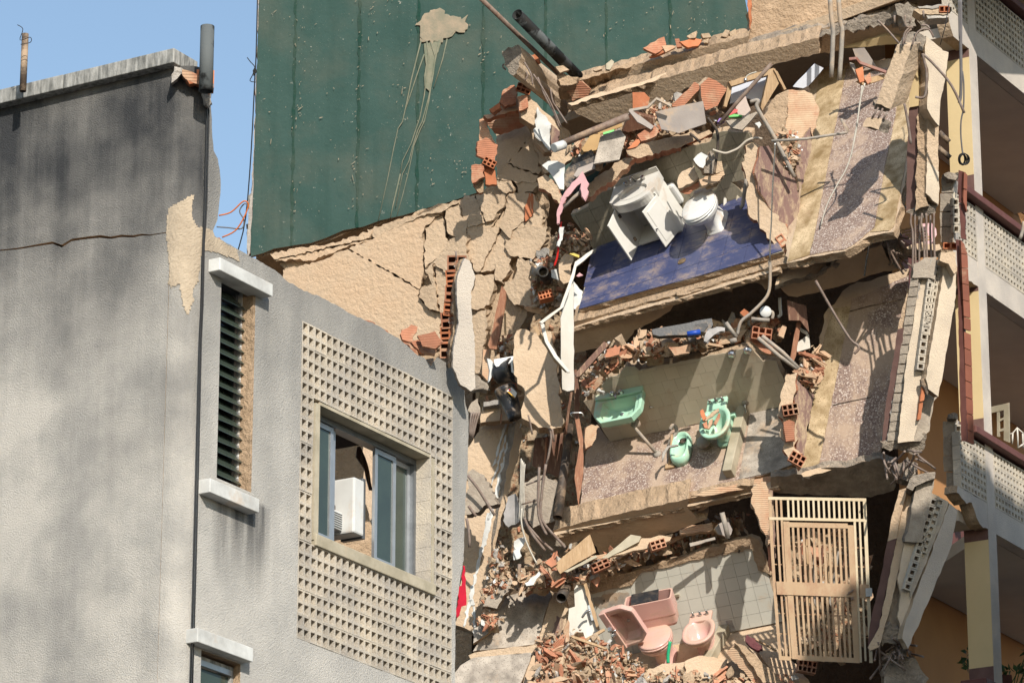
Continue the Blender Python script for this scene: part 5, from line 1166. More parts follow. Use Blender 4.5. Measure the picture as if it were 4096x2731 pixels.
for k, q in enumerate((((900,480),(950,460),(960,560),(930,570)), ((960,540),(1000,500),(1010,560),(985,580)), ((905,560),(1100,510),(1105,540),(960,590)), ((860,430),(890,440),(960,580),(940,590)))):
    item('wood_splinter', z8(*q), 43.8+.05*k, (.2,.3), .03, ('brick_clean','brick','wood_raw','pipe_grey')[k], ('orange upright','small red','long pale','thin grey')[k]+' splinter hanging under the soffit hollow', 'splinter', group='splinters under the soffit')
tube('rubble_pipe', path(z5((715,985),(960,880),(1200,782)), 43.4), .040, 'pipe_rust', seg=16, label='rusty pipe lying across the uppermost wreckage', cat='pipe')
tube('pipe_coupling', [pt(*z5((700,995))[0], 43.3), pt(*z5((765,972))[0], 43.4)], .052, 'white_plastic', seg=18, open_=True, label='white plastic coupling on the rusty pipe end', cat='coupling')
item('suitcase', z5((765,1240),(775,1150),(830,1070),(950,1005),(975,1040),(965,1110),(860,1170),(840,1240),(790,1260)), 43.6, (-.1,.3), .25, 'black_plastic', 'dusty black hard suitcase wedged in the wreckage', 'suitcase', jag=.006)
item('board_scrap', z5((830,1180),(860,1130),(965,1090),(975,1130),(850,1190)), 43.5, (0,.5), .02, 'grey_board', 'pale board scrap lying on the black suitcase', 'board')
item('plaster_board', z5((620,1110),(660,1085),(720,1080),(772,1110),(762,1275),(735,1270),(700,1200)), 43.6, (-.1,.3), .03, 'white_paint', 'bright white plaster panel left of the black suitcase', 'panel', jag=.015)
item('brick_slab', z5((585,1200),(640,1172),(700,1230),(762,1335),(735,1372),(660,1290),(600,1262)), 43.55, (-.2,.3), .14, 'mortar', 'broken brick slab edge under the white panel', 'brickwork', 'brick', .015, .04)
item('wall_crest', z5((1185,1010),(1260,962),(1500,912),(1740,868),(1765,895),(1700,930),(1500,1000),(1260,1062),(1200,1050)), 44.0, (0,.4), .14, 'mortar', 'long crumbling crest of the olive tiled wall', 'masonry', 'brick', .02, .04)
item('wall_crest', z5((1240,1075),(1380,1040),(1735,920),(1742,962),(1500,1030),(1250,1100)), 44.1, (0,-.2), .08, 'brick', 'exposed red brick course under the crumbling crest', 'brickwork', 'mortar', .01, .04)
item('wall_crest', z5((880,1310),(1000,1180),(1170,1058),(1235,1070),(1205,1115),(1060,1230),(950,1320)), 43.9, (-.1,.4), .14, 'mortar', 'slanting crest of mortar left of the vanity', 'masonry', 'brick', .02, .04)
item('brick_lump', z5((1260,905),(1370,840),(1400,870),(1385,915),(1285,950)), 43.55, (.1,.4), .08, 'brick', 'clean red brick slab on the crumbling crest', 'brick', 'brick', .008, .04)
item('brick_lump', z5((1190,1000),(1250,940),(1290,930),(1260,985),(1215,1000)), 43.5, (.2,.3), .06, 'brick_clean', 'small red brick piece by the pale ceramic slab', 'brick', 'brick', .008, .04)
pk = z5((890,1150),(912,1190),(932,1290),(905,1345),(885,1300),(880,1230),(830,1280),(775,1330),(752,1400),(735,1500),(718,1500),(728,1390),(770,1290),(840,1210))
item('pink_cloth', pk, 43.2, (-.1,.2), .03, 'pink_cloth', 'pale pink garment hanging over the wreckage', 'cloth', jag=.012, step=.04)
tube('towel_rail', path(z5((745,1410),(830,1330),(900,1270)), 43.3), .02, 'pipe_grey', label='grey conduit sticking out below the pink garment', cat='conduit')
tube('plastic_strip', path(z5((748,1490),(742,1529))+z6((735,60),(728,120),(720,200),(700,260)), 43.5, 3), .012, 'red_plastic', label='red and white cord hanging left of the blue floor', cat='cord')
item('white_rag', z6((735,0),(765,0),(760,60),(735,130),(722,120),(735,70)), 43.45, (0,.2), .02, 'white_paint', 'white rag on the red cord left of the blue floor', 'rag', jag=.008, step=.03)
# brick lump hanging over the white toilet
HL_ = empty('hanging_lump', pt(*z11((1720,350))[0], 43.6), 'lump of hollow bricks hanging over the white toilet', 'brickwork')
for q, D_, n_, m_ in ((((1445,430),(1500,300),(1640,232),(1690,370),(1600,440),(1470,500)), 43.6, (-.1,.35), 'plaster'), (((1480,540),(1500,492),(1700,420),(1722,470),(1590,560)), 43.65, (0,-.2), 'brick'), (((1705,392),(1850,320),(1980,300),(1992,340),(1900,425),(1732,468)), 43.5, (0,.3), 'brick_dusty'), (((1730,470),(1900,430),(1980,330),(1900,480),(1780,505)), 43.55, (0,-.1), 'plaster_rough'), (((1640,162),(1720,80),(1800,130),(1742,262),(1665,210)), 43.45, (-.1,.3), 'white_paint'), (((1740,270),(1790,180),(1830,60),(1905,160),(1885,320),(1765,325)), 43.5, (.2,.2), 'concrete_rough'), (((1890,190),(1960,190),(1985,290),(1890,320)), 43.52, (.3,.2), 'mortar')):
    S('lump_piece', z11(*q), D_, n_, .10, m_, 'mortar', .012, .04, parent=HL_)
tube('conduit', path(y6((600,740),(660,810),(720,900),(740,1010),(735,1150),(715,1300),(690,1480)), 43.3, 4), .016, 'pipe_black', label='black bent conduit standing in the hanging brick lump', cat='conduit')
tube('conduit', path(y6((365,945),(430,1000),(510,1068)), 43.4), .014, 'pipe_black', label='short black conduit stub above the hanging brick lump', cat='conduit')
tube('water_pipe', path(y6((1455,20),(1330,160),(1000,530),(765,815)), 43.1), .022, 'pipe_rust', seg=10, label='long rusty water pipe crossing the open cabinet', cat='pipe')
tube('water_pipe', path(y6((1170,530),(1255,505),(1275,530),(1270,620),(1500,1010),(1760,1530)), 43.0, 3), .022, 'pipe_grey', seg=10, label='grey water pipe with elbow leaning on the partition', cat='pipe')
tube('water_pipe', path(z8((320,972),(560,958),(838,915),(850,905),(800,820)), 42.8), .016, 'pipe_grey', seg=8, label='thin pale pipe sticking out over the upper terrazzo', cat='pipe')
tube('twisted_wire', path(y6((670,1165),(740,1190),(840,1212),(930,1185),(1020,1140),(1120,1050),(1230,1010),(1330,1020)), 43.2, 5), .014, 'thread', label='twisted grey cable between brick lump and partition', cat='cable')
tube('lamp_wire', path(y6((1255,130),(1180,150),(1120,190),(1110,230)), 43.5, 3), .007, 'cable_white', label='white flex holding a lamp socket by the cabinet', cat='wire')
tube('lamp_socket', path(y6((1110,215),(1105,262)), 43.5), .02, 'chrome', label='small metal lamp socket hanging at the open cabinet', cat='socket')
tube('chain', path(z8((345,985),(342,1070),(328,1300),(318,1568))+z9((312,60),(310,240)), 42.6, 3), .009, 'chrome', seg=5, label='thin chain hanging down in front of the upper partition', cat='chain')
tube('cord', path(z9((308,230),(312,300),(305,430),(270,500),(180,590),(110,650),(85,740)), 42.7, 4), .018, 'pipe_grey', label='grey flexible conduit drooping under the upper landing', cat='conduit')
item('laundry_basket', y6((980,600),(1060,460),(1110,450),(1180,640),(1140,710),(1010,700)), 43.5, (.1,.2), .12, 'beige_plastic', 'beige plastic laundry basket crushed beside the cabinet', 'basket', jag=.006)
item('red_bottle', y6((890,640),(960,620),(1005,630),(1000,665),(930,690),(890,710)), 43.4, (0,.3), .06, 'red_plastic', 'bright red plastic bottle under the laundry basket', 'bottle', jag=.004)
item('green_pot', y6((885,715),(960,690),(1060,700),(1060,720),(890,730)), 43.38, (0,.3), .05, 'green_plastic', 'light green plastic lid under the red bottle', 'lid', jag=.004)
item('purple_ball', y6((730,790),(760,745),(820,740),(830,775),(780,800)), 43.35, (0,.3), .08, 'purple_plastic', 'purple plastic toy at the foot of the rusty pipe', 'toy', jag=.004)
item('broken_slab', y6((850,790),(1000,740),(1240,660),(1270,670),(1180,780),(1060,900),(930,870)), 43.4, (0,.4), .04, 'concrete', 'flat grey broken slab hanging below the laundry basket', 'slab', 'mortar_grey', .012)
item('white_flake', y6((1230,815),(1295,790),(1322,830),(1290,880)), 43.0, (.1,.3), .02, 'white_paint', 'white tile flake on the upper partition', 'flake', jag=.006, step=.03)
# ================================================================== hanging column and broken columns at the right
HC = empty('hanging_column', pt(*y14((850,700))[0], 41.8), 'broken concrete column hanging upside down from the soffit', 'column')
fa = y14((822,368),(992,386),(748,1102),(690,1085),(640,1050),(580,1042))
S('shaft', fa, 41.8, (-.35,.15), .3, 'plaster', 'plaster', .006, .06, ext=(62,-25,.28), parent=HC, rows=1)
S('broken_head', y14((870,335),(990,212),(1060,225),(1160,285),(1120,440),(1000,388),(820,372)), 41.95, (0,.2), .2, 'concrete_rough', None, .02, .04, parent=HC)
S('broken_foot', y14((575,1045),(640,1055),(700,1090),(750,1105),(720,1140),(640,1120),(560,1100)), 41.9, (0,-.3), .2, 'concrete_rough', None, .015, .04, parent=HC)
S('stub', y14((470,1205),(560,1200),(650,1212),(640,1260),(610,1340),(520,1300),(430,1297)), 41.75, (-.2,.15), .2, 'plaster', 'concrete_rough', .012, .04, ext=(38,14,.22), parent=HC)
for q in (((610,1085),(540,1200)), ((660,1095),(605,1210)), ((712,1130),(662,1225)), ((890,380),(905,250),(960,180),(1005,172)), ((905,350),(930,250),(985,190)), ((990,385),(1040,250),(1110,195),(1190,200),(1240,290)), ((915,30),(912,130),(945,170),(1000,160)), ((985,60),(960,130)), ((1100,150),(1160,150),(1195,190)), ((1120,-20),(1128,70)), ((600,90),(720,210),(845,355)), ((792,35),(793,125))):
    tube('rebar', path(y14(*q), 41.75, 3), .011, 'rebar', parent=HC, seg=6)
for k, q in enumerate((((1110,470),(1130,540),(1160,700),(1150,920),(1110,975),(1030,965)), ((905,1040),(945,1250),(980,1500)), ((1120,480),(1230,580),(1440,830),(1590,1150)))):
    tube('bent_rebar', path(y14(*q), 41.4, 4), .014, 'rebar', seg=6, label=('hooked', 'straight', 'long thin slanting')[k]+' rebar hanging beside the upper broken column', cat='rebar', group='rebars at the upper column')
UC = empty('broken_column', pt(*z8((1380,900))[0], 42), 'upper broken column with yellow brown paint and stucco side', 'column')
S('painted_side', z8((1270,575),(1300,480),(1332,430),(1332,730),(1270,742)), 42.15, (-.4,.05), .1, 'yellow', None, .004, parent=UC)
S('painted_side', z8((1270,745),(1332,733),(1325,1000),(1310,1452),(1250,1462),(1258,1000)), 42.15, (-.4,.05), .1, 'brown_paint', None, .006, parent=UC)
S('rough_face', z8((1332,430),(1352,385),(1405,420),(1400,700),(1392,1100),(1385,1330),(1400,1420),(1310,1452),(1325,1000)), 42.1, (-.1,.15), .3, 'plaster_rough', 'concrete_rough', .012, .05, parent=UC)
S('stucco_side', z8((1388,250),(1440,290),(1492,335),(1500,350),(1540,362),(1522,530),(1482,720),(1476,870),(1420,800),(1395,750),(1402,480),(1375,400)), 42.0, (.35,.1), .2, 'stucco_cream', 'mortar', .006, .05, parent=UC)
S('stucco_side', z8((1395,770),(1420,815),(1474,872),(1470,960),(1472,1180),(1420,1130),(1392,1105)), 42.05, (.35,.1), .2, 'plaster', 'mortar', .006, .05, parent=UC)
S('stucco_side', z8((1392,1108),(1420,1132),(1474,1185),(1478,1300),(1470,1410),(1430,1380),(1385,1330)), 42.0, (.35,.1), .2, 'stucco_cream', 'mortar', .006, .05, parent=UC)
S('broken_foot', z8((1250,1462),(1310,1450),(1400,1410),(1470,1415),(1450,1470),(1380,1500),(1300,1500)), 42.05, (0,-.3), .25, 'concrete_rough', None, .02, .04, parent=UC)
for k, x in enumerate((1285,1310,1335,1358,1385,1415,1440)):
    q = z8((x,1470),(x+random.uniform(-8,8),1540))+z9((x+random.uniform(-5,10),30),(x+10+random.uniform(-8,8),200),(x+6,290))
    tube('rebar', path(q, 42.0+.04*(k % 3), 3), .012, 'rebar', parent=UC, seg=6)
S('pink_bundle', y15((1570,150),(1640,30),(1900,-20),(1960,100),(1900,190),(1700,210)), 42.5, (0,.3), .2, 'pink_print', None, .02, label='pink patterned cloth bundle behind the bare rebars', cat='cloth')
for k in range(6):
    a_ = y15((1560+30*k,60+22*k),(1800+20*k,10+28*k))
    tube('lath', path(a_, 42.35), .012, 'wood_raw', seg=4, smooth=False, label=('highest','second','third','fourth','fifth','lowest')[k]+' wooden lath beside the pink cloth bundle', cat='lath', group='laths by the pink bundle')
item('slab_nub', y15((1640,230),(1720,190),(1980,195),(2010,250),(1940,270),(1660,262)), 42.3, (0,.4), .2, 'plaster', 'beige slab nub under the bare rebars', 'slab', 'concrete_rough', .02, .04)
LC = empty('broken_column', pt(*z9((1400,800))[0], 41.8), 'leaning middle column with stucco sides and block joints', 'column')
S('column_head', z9((1300,250),(1380,210),(1460,200),(1450,360),(1360,345),(1290,345)), 41.9, (0,.25), .3, 'concrete', None, .012, .05, parent=LC)
S('painted_edge', z9((1255,455),(1270,470),(1235,690),(1192,700),(1220,560)), 41.95, (-.4,0), .1, 'plaster_orange', None, .006, parent=LC)
S('painted_edge', z9((1192,702),(1234,692),(1180,1100),(1115,1490),(1075,1520),(1110,1200)), 41.95, (-.4,0), .1, 'brown_paint', None, .006, parent=LC)
nb = 17
for k in range(nb):
    a0 = Vector(z9((1280,350))[0]).lerp(Vector(z9((1118,1475))[0]), k/nb); a1 = Vector(z9((1280,350))[0]).lerp(Vector(z9((1118,1475))[0]), (k+.9)/nb)
    wx = 33+8*(k/nb)
    S('joint_block', [(a0.x, a0.y), (a0.x+wx, a0.y-3), (a1.x+wx, a1.y-3), (a1.x, a1.y)], 41.9, (-.25,.05), .15, 'concrete', None, .004, .04, parent=LC)
S('mortar_strip', z9((1283,352),(1350,345),(1190,1478),(1112,1478)), 41.93, (-.25,.05), .12, 'mortar_grey', None, .012, .04, parent=LC)
S('stucco_face', z9((1362,335),(1455,362),(1440,560),(1405,800),(1378,1040),(1350,1100),(1330,1330),(1300,1470),(1192,1482),(1240,1000),(1330,450)), 41.85, (.0,.12), .12, 'stucco_cream', 'mortar', .006, .05, parent=LC)
S('hole_strip', z9((1475,215),(1490,240),(1545,255),(1530,330),(1470,600),(1400,1010),(1382,1040),(1405,800),(1440,560),(1455,362)), 41.9, (.3,.1), .1, 'breeze', None, .006, .05, parent=LC)
S('stucco_face', z9((1512,262),(1560,290),(1592,320),(1590,480),(1552,700),(1512,950),(1470,1165),(1402,1112),(1385,1040),(1440,700)), 41.8, (.35,.1), .12, 'stucco_cream', 'mortar', .006, .05, parent=LC)
S('plaster_face', z9((1345,1110),(1400,1115),(1465,1165),(1440,1200),(1410,1400),(1350,1470),(1300,1470),(1335,1330)), 41.9, (.2,.1), .12, 'concrete', 'concrete_rough', .01, .05, parent=LC)
S('cap_piece', z9((1490,170),(1590,170),(1598,300),(1580,320),(1540,250),(1480,225)), 41.75, (.1,.3), .15, 'plaster', 'mortar', .008, .05, parent=LC)
for q in (((1355,1100),(1385,1100),(1370,1190),(1345,1200)), ((1340,1205),(1365,1200),(1350,1320),(1325,1325))):
    S('brick_piece', z9(*q), 41.72, (.1,.1), .06, 'brick_clean', None, .006, .04, parent=LC)
S('soot_hole', z9((1350,1045),(1370,1040),(1405,1130),(1395,1155),(1360,1090)), 41.7, (.1,.1), .05, 'pipe_black', None, .008, .03, parent=LC)  # flat black piece on the column face
hm = holed(.075,.085,.06,1,1,.016,.018,.05,'breeze','pipe_black')  # black backs paint the shade inside these small holes
HPL = facing(*z9((1450,600))[0], 41.86, .3, .1)
for k in range(15):
    for c_, (p0_, p1_) in enumerate((((1478,250),(1382,1010)), ((1508,290),(1420,760)))):
        if c_ and k > 10: continue
        a_ = Vector(z9(p0_)[0]).lerp(Vector(z9(p1_)[0]), k/(15 if c_ == 0 else 11)); cellbrick((a_.x-9, a_.y+14), HPL, LC, 82, hm, (.3,.1), 'breeze_block')
S('broken_foot', z9((1110,1478),(1190,1482),(1300,1470),(1370,1420),(1390,1420),(1380,1500),(1330,1568),(1240,1540),(1080,1520)), 41.9, (0,-.3), .25, 'concrete_rough', None, .02, .04, parent=LC)
BCo = empty('broken_column', pt(*z10((1250,700))[0], 41.4), 'lower leaning column half in shade, beside the iron gate', 'column')
S('painted_side', z10((1200,240),(1252,225),(1180,570),(1118,592),(1150,420)), 41.5, (-.35,.05), .1, 'plaster_orange', None, .006, parent=BCo)
S('painted_side', z10((1117,595),(1180,572),(1060,1180),(985,1320),(1000,1160),(1080,800)), 41.5, (-.35,.05), .1, 'brown_paint', None, .006, parent=BCo)
S('edge_strip', z10((1252,225),(1295,150),(1320,165),(1240,600),(1130,1080),(1060,1320),(1000,1345),(985,1322),(1062,1180),(1182,572)), 41.45, (-.1,.15), .15, 'plaster', 'concrete_rough', .006, parent=BCo)
S('front_face', z10((1295,150),(1400,120),(1445,115),(1440,180),(1395,420),(1350,600),(1240,595),(1320,200)), 41.4, (.1,.1), .25, 'concrete', 'concrete_rough', .01, parent=BCo)
S('stucco_face', z10((1240,598),(1350,590),(1330,760),(1280,870),(1290,1030),(1250,1130),(1220,1230),(1190,1110),(1210,960),(1190,850),(1215,700)), 41.38, (.1,.1), .06, 'stucco_cream', 'mortar', .01, parent=BCo)
S('plaster_face', z10((1235,600),(1215,700),(1190,850),(1210,960),(1190,1110),(1220,1240),(1130,1240),(1080,1320),(1130,1080)), 41.5, (.1,.1), .1, 'concrete', 'concrete_rough', .01, parent=BCo)
S('hole_strip', z10((1480,290),(1540,320),(1500,450),(1400,700),(1280,980),(1275,880),(1330,770),(1400,500)), 41.45, (.3,.1), .1, 'breeze', None, .006, parent=BCo)
S('stucco_side', z10((1545,330),(1600,380),(1560,620),(1420,960),(1260,1330),(1220,1260),(1250,1130),(1290,1030),(1400,720),(1500,460)), 41.4, (.35,.1), .12, 'stucco_pale', 'mortar', .008, parent=BCo)
S('stucco_side', z10((1400,250),(1480,285),(1400,500),(1335,760),(1350,600),(1395,420)), 41.5, (.2,.1), .1, 'stucco_cream', None, .008, parent=BCo)
S('broken_foot', z10((1090,1170),(1140,1150),(1220,1235),(1180,1300),(1100,1290),(1060,1330),(1080,1250)), 41.4, (0,-.2), .2, 'concrete_rough', None, .02, .04, parent=BCo)
S('broken_head', z10((1250,220),(1270,160),(1340,130),(1450,115),(1445,160),(1330,200),(1290,240)), 41.35, (0,.3), .25, 'concrete_rough', None, .02, .04, parent=BCo)
for k in range(13):
    for c_, (p0_, p1_) in enumerate((((1470,330),(1280,960)), ((1515,330),(1390,700)))):
        if c_ and k > 7: continue
        a_ = Vector(z10(p0_)[0]).lerp(Vector(z10(p1_)[0]), k/(13 if c_ == 0 else 8)); cellbrick((a_.x-9, a_.y+14), facing(*z10((1420,620))[0], 41.4, .3, .1), BCo, 70, hm, (.3,.1), 'breeze_block')
# rebar tangles at the landing ends
def tangle(name_label, zf, box, D, n, seed, grp):
    rnd = random.Random(seed); T_ = empty('rebar_tangle', pt(*zf(((box[0]+box[2])/2, (box[1]+box[3])/2))[0], D), name_label, 'rebar', grp)
    for k in range(n):
        x, y = rnd.uniform(box[0], box[2]), rnd.uniform(box[1], box[3]); a_ = rnd.uniform(-.6, 1.4); L_ = rnd.uniform(60, 190); b_ = rnd.uniform(-60, 60)
        q = [(x, y), (x+L_*.5*sin(a_)+b_*.4, y+L_*.5*cos(a_)), (x+L_*sin(a_)+b_, y+L_*cos(a_))]
        tube('rebar', path([(p[0], p[1], D+rnd.uniform(-.2,.25)) for p in zf(*q)], D, 4), .012, 'rebar', parent=T_, seg=6)
tangle('rebar tangle at the end of the upper landing slab', z9, (1090,20,1200,180), 42.4, 9, 3, 'rebar tangles')
tangle('rebar tangle between middle and lower columns', z10, (1090,-40,1330,60), 41.6, 16, 5, 'rebar tangles')
tangle('rebar tangle at the foot of the lower column', z10, (1050,1240,1280,1400), 41.5, 18, 8, 'rebar tangles')
S('concrete_lump', z9((1080,20),(1180,0),(1230,60),(1240,150),(1190,250),(1130,180),(1090,100)), 42.6, (0,.2), .3, 'concrete_rough', None, .035, .04, label='torn concrete knob at the end of the upper landing', cat='concrete')
S('concrete_lump', z10((1180,60),(1260,20),(1330,60),(1330,130),(1260,170),(1190,150)), 41.8, (0,.2), .3, 'concrete_rough', None, .035, .04, label='torn concrete knob above the lower column', cat='concrete')
S('concrete_lump', z10((1100,1370),(1180,1300),(1300,1400),(1380,1500),(1390,1620),(1150,1620),(1080,1480)), 41.5, (0,.2), .3, 'concrete_rough', None, .04, .05, label='concrete lump under the lower column foot', cat='concrete')
tube('long_rebar', path(z9((625,365),(740,570),(860,765),(915,810),(920,840),(890,870)), 42.0, 3), .015, 'rebar', seg=7, label='long bent rebar hanging over the lower terrazzo landing', cat='rebar')
tube('steel_strip', path(z9((1015,0),(990,130),(960,335)), 42.3), .014, 'chrome', seg=4, label='perforated steel strip hanging over the landing beam', cat='strip')
for k, q in enumerate((((722,-20),(735,140),(745,230),(733,535)), ((782,-20),(795,150),(808,230),(788,555)))):
    tube('hanging_pipe', path(z8(*q), 43.6, 3), .026, 'pipe_grey', seg=12, label=('left' if k == 0 else 'right')+'hand one of two grey pipes hanging below the rough wall', cat='pipe', group='hanging grey pipes')
for k, q in enumerate((((965,575),(930,700),(905,900),(850,1130),(770,1280),(700,1420),(660,1560)), ((945,590),(925,760),(890,960),(870,1080)))):
    tube('hanging_string', path(z8(*q), 42.6, 4), .008, 'cable_white', seg=5, label=('long' if k == 0 else 'short')+' white cord hanging over the upper terrazzo', cat='cord', group='white cords')
# ================================================================== the standing building at the right
r0 = pt(3946, 1169, 43.6)
QF = Pl(r0, DR, ZZ)
QB = empty('balcony_building', (r0.x, r0.y, 0), 'cream building with breeze block balconies, standing at right', 'building')
pu = QF.uv(3915, 1147)[0]; vA = QF.uv(3928, 237)[1]; vC = QF.uv(3964, 2122)[1]
qg = -r0.z
tops = [vA+2.8, vA, 0.0, vC, vC-2.8]
pbox('pilaster', QF, pu, 0, qg, vA+4, -.29, 0, 'stucco_pale', QB)
UL = pu-.62
bq = holed(.166, .156, .09, 2, 2, .016, .018, .08, 'breeze')
def qlink(u, v): link('breeze_block', bq, QB, M=Matrix.Translation(-QB.location) @ axes(QF.at(u, v, .002+random.uniform(-.002,.002)), DR, ZZ, NR))
for k, tv_ in enumerate(tops):
    fl0 = tv_-2.8+.10                                         # floor of the storey below this parapet
    pbox('parapet_band', QF, 0, 5, tv_, tv_+.30, -.15, -.003, 'stucco_pale', QB)
    lu = {1: pu-.42, 2: pu-.52, 3: pu-.62}.get(k, pu-.5)
    if k == 3: S('parapet_band', None, pl=QF, uv=[(pu-.02,tv_),(pu,tv_),(pu,tv_+.30),(pu-.78,tv_+.30),(pu-.80,tv_+.22),(pu-.55,tv_+.15),(pu-.42,tv_+.20),(pu-.3,tv_+.06),(pu-.14,tv_-.02)], t=.15, m='stucco_pale', ms='mortar', jag=.012, off=-.003, parent=QB)
    else: S('parapet_band', None, pl=QF, uv=[(lu,tv_),(pu,tv_),(pu,tv_+.30),(lu-.16,tv_+.30),(lu-.10,tv_+.12)], t=.15, m='stucco_pale', ms='mortar', jag=.008, off=-.003, parent=QB)
    for j in range(4):
        for i in range(14): qlink(.012+i*.170, tv_+.30+j*.160)
        for i in range(3 if k != 3 else 4): qlink(pu-.175-i*.170, tv_+.30+j*.160)
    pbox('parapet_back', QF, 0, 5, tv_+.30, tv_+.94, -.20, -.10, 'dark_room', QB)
    pbox('handrail', QF, pu-.45, 5, tv_+.97, tv_+1.05, -.20, .10, 'maroon', QB, bev=.01)
    vs = [QF.at(a_, b_, c_) for b_ in (tv_, tv_+.14) for a_, c_ in ((.0,-.16),(5,-.16),(5,-1.72),(1.5,-1.72))]
    place('balcony_slab', vs, [(0,1,2,3),(7,6,5,4),(0,4,5,1),(1,5,6,2),(2,6,7,3),(3,7,4,0)], ['ceiling'], None, QB)
    pbox('balcony_slab', QF, pu-.42, pu-.01, tv_-.0+.02, tv_+.14, -.42, -.16, 'ceiling', QB)
    pbox('back_wall', QF, 1.55, 8, fl0-.1, tv_+.12, -1.85, -1.725, 'orange', QB)
    pbox('wainscot', QF, 1.55, 8, fl0, fl0+1.15, -1.72, -1.712, 'maroon', QB)
    pbox('side_paint', QF, pu-.006, pu-.001, fl0+1.18, tv_-.003, -.288, -.004, 'yellow', QB)
    pbox('side_paint', QF, pu-.007, pu-.001, fl0-.2, fl0+1.18, -.288, -.004, 'brown_paint', QB)
    if k in (1, 2):
        for (a_, b_) in ((3.35, 4.6),):
            frame(QF, a_, b_, fl0+1.05, fl0+1.95, -1.72, -1.66, .07, 'white_wood', QB)
            for q in range(1, 4): pbox('window_bar', QF, a_+q*.26, a_+q*.26+.03, fl0+1.12, fl0+1.88, -1.71, -1.68, 'white_wood', QB)
# open shutter on the lower balcony
sh_ = empty('window_shutter', QF.at(.75, -1.6, -1.4), 'cream open window shutter on the middle balcony at right', 'shutter')
for q in (((800,735),(972,695),(978,1050),(930,1030),(930,760),(805,790)), ((870,850),(930,825),(930,845),(872,870)), ((870,940),(930,920),(930,945),(872,960)), ((868,780),(886,775),(888,1000),(870,995))):
    S('shutter_bar', y9(*q), 45.0, (-.5,0), .04, 'cream', None, .001, parent=sh_)
gr_ = empty('window_grille', QF.at(1.2, -1.9, -1.5), 'white iron window grille low on the right balcony', 'grille')
for q in (((985,975),(1010,970),(1050,920),(1105,970)), ((1050,920),(1055,1000),(1057,1100)), ((1010,970),(1005,1065)), ((1100,970),(1102,1100)), ((1057,1100),(1111,1060))):
    tube('grille_bar', path(y9(*q), 45.1), .010, 'white_wood', parent=gr_, seg=6)
# block piers at the torn parapet ends
def pier(label, zf, qs, D):
    E_ = empty('block_pier', pt(*zf(qs[1][0])[0], D), label, 'block pier', 'block piers at the torn balconies')
    for q in qs:
        S('concrete_block', zf(*q), D, (-.35,.03), .2, 'concrete', 'mortar_grey', .006, .05, parent=E_)
    return E_
E1 = pier('upper pier of grey blocks beside the red tiled strip', y8, [[(372,248),(430,240),(482,275),(478,378),(372,382)], [(360,392),(468,390),(470,462),(470,545),(358,550)], [(360,556),(466,556),(466,684),(362,688)], [(362,694),(480,690),(482,826),(364,828)]], 42.5)
E2 = pier('lower pier of grey blocks beside the middle balcony', y9, [[(385,862),(492,858),(494,1008),(388,1012)], [(388,1016),(490,1012),(492,1164),(390,1166)], [(388,1170),(492,1168),(496,1308),(392,1312)], [(412,1318),(520,1315),(522,1462),(415,1470)]], 42.4)
for E_, zf, xs, D in ((E1, y8, [(476,480),(478,560),(478,640),(480,720)], 42.42), (E2, y9, [(500,940),(500,1030),(502,1110),(506,1200),(508,1285)], 42.35)):
    S('hole_face', zf(*([(xs[0][0]-6,xs[0][1]-100),(xs[0][0]+16,xs[0][1]-100),(xs[-1][0]+20,xs[-1][1]+110),(xs[-1][0]-2,xs[-1][1]+110)])), D+.1, (.3,0), .1, 'breeze', None, .003, parent=E_)
    for x, y in xs: cellbrick((zf((x-4,y+22))[0]), D, E_, 0, hm, (.3,0), 'breeze_block')
S('pier_cap', y8((395,212),(520,195),(522,235),(500,270),(430,262),(400,232)), 42.4, (0,.3), .15, 'concrete_rough', None, .015, .04, parent=E1)
S('pier_cap', y9((432,800),(480,775),(520,790),(518,840),(440,838)), 42.3, (0,.3), .15, 'concrete_rough', None, .015, .04, parent=E2)
cellbrick(y8((388,885))[0], 42.4, E1, -2, holed(.16,.07,.10,2,1,.010,.010,.09,'brick_clean')); cellbrick(y9((480,1550))[0], 42.3, E2, -14, holed(.13,.12,.10,2,2,.010,.010,.09,'brick_clean'))
# red tiled strip hanging vertically
TS = empty('tiled_strip', pt(*y9((600,500))[0], 42.0), 'long red tiled coping strip hanging upright beside the balconies', 'coping')
S('maroon_side', y8((525,180),(572,195),(566,470),(526,476)), 42.1, (-.4,.05), .08, 'maroon', None, .004, parent=TS)
S('maroon_side', y8((527,480),(575,482),(592,802),(545,792)), 42.1, (-.2,.05), .08, 'maroon', None, .006, parent=TS)
S('red_tile', y8((574,196),(605,222),(602,352),(570,345)), 42.05, (.3,.05), .05, 'tile_red', None, .003, parent=TS)
S('red_tile', y8((571,350),(601,358),(598,555),(586,520),(580,495),(568,470)), 42.05, (.3,.05), .05, 'tile_red', None, .004, parent=TS)
S('maroon_side', y8((500,800),(542,806),(552,1100),(572,1568))+y9((575,300),(600,1040),(550,1040),(535,600),(525,0))+y8((525,1568),(515,1100)), 42.0, (-.4,.05), .08, 'maroon', None, .004, parent=TS)
lt = [(545,812),(550,930),(554,1060),(560,1200),(566,1345),(572,1490)]; rt = [(575,840),(606,942),(610,1065),(618,1210),(626,1362),(632,1510)]
for k in range(5): S('red_tile', y8(lt[k], rt[k], (rt[k+1][0], rt[k+1][1]-5), (lt[k+1][0], lt[k+1][1]-5)), 41.97, (.3,.05), .05, 'tile_red', None, .001, parent=TS)
lt = [(574,60),(578,205),(582,350),(586,497),(590,645),(594,790),(598,938)]; rt = [(635,85),(640,232),(645,375),(648,522),(652,668),(656,810),(660,960)]
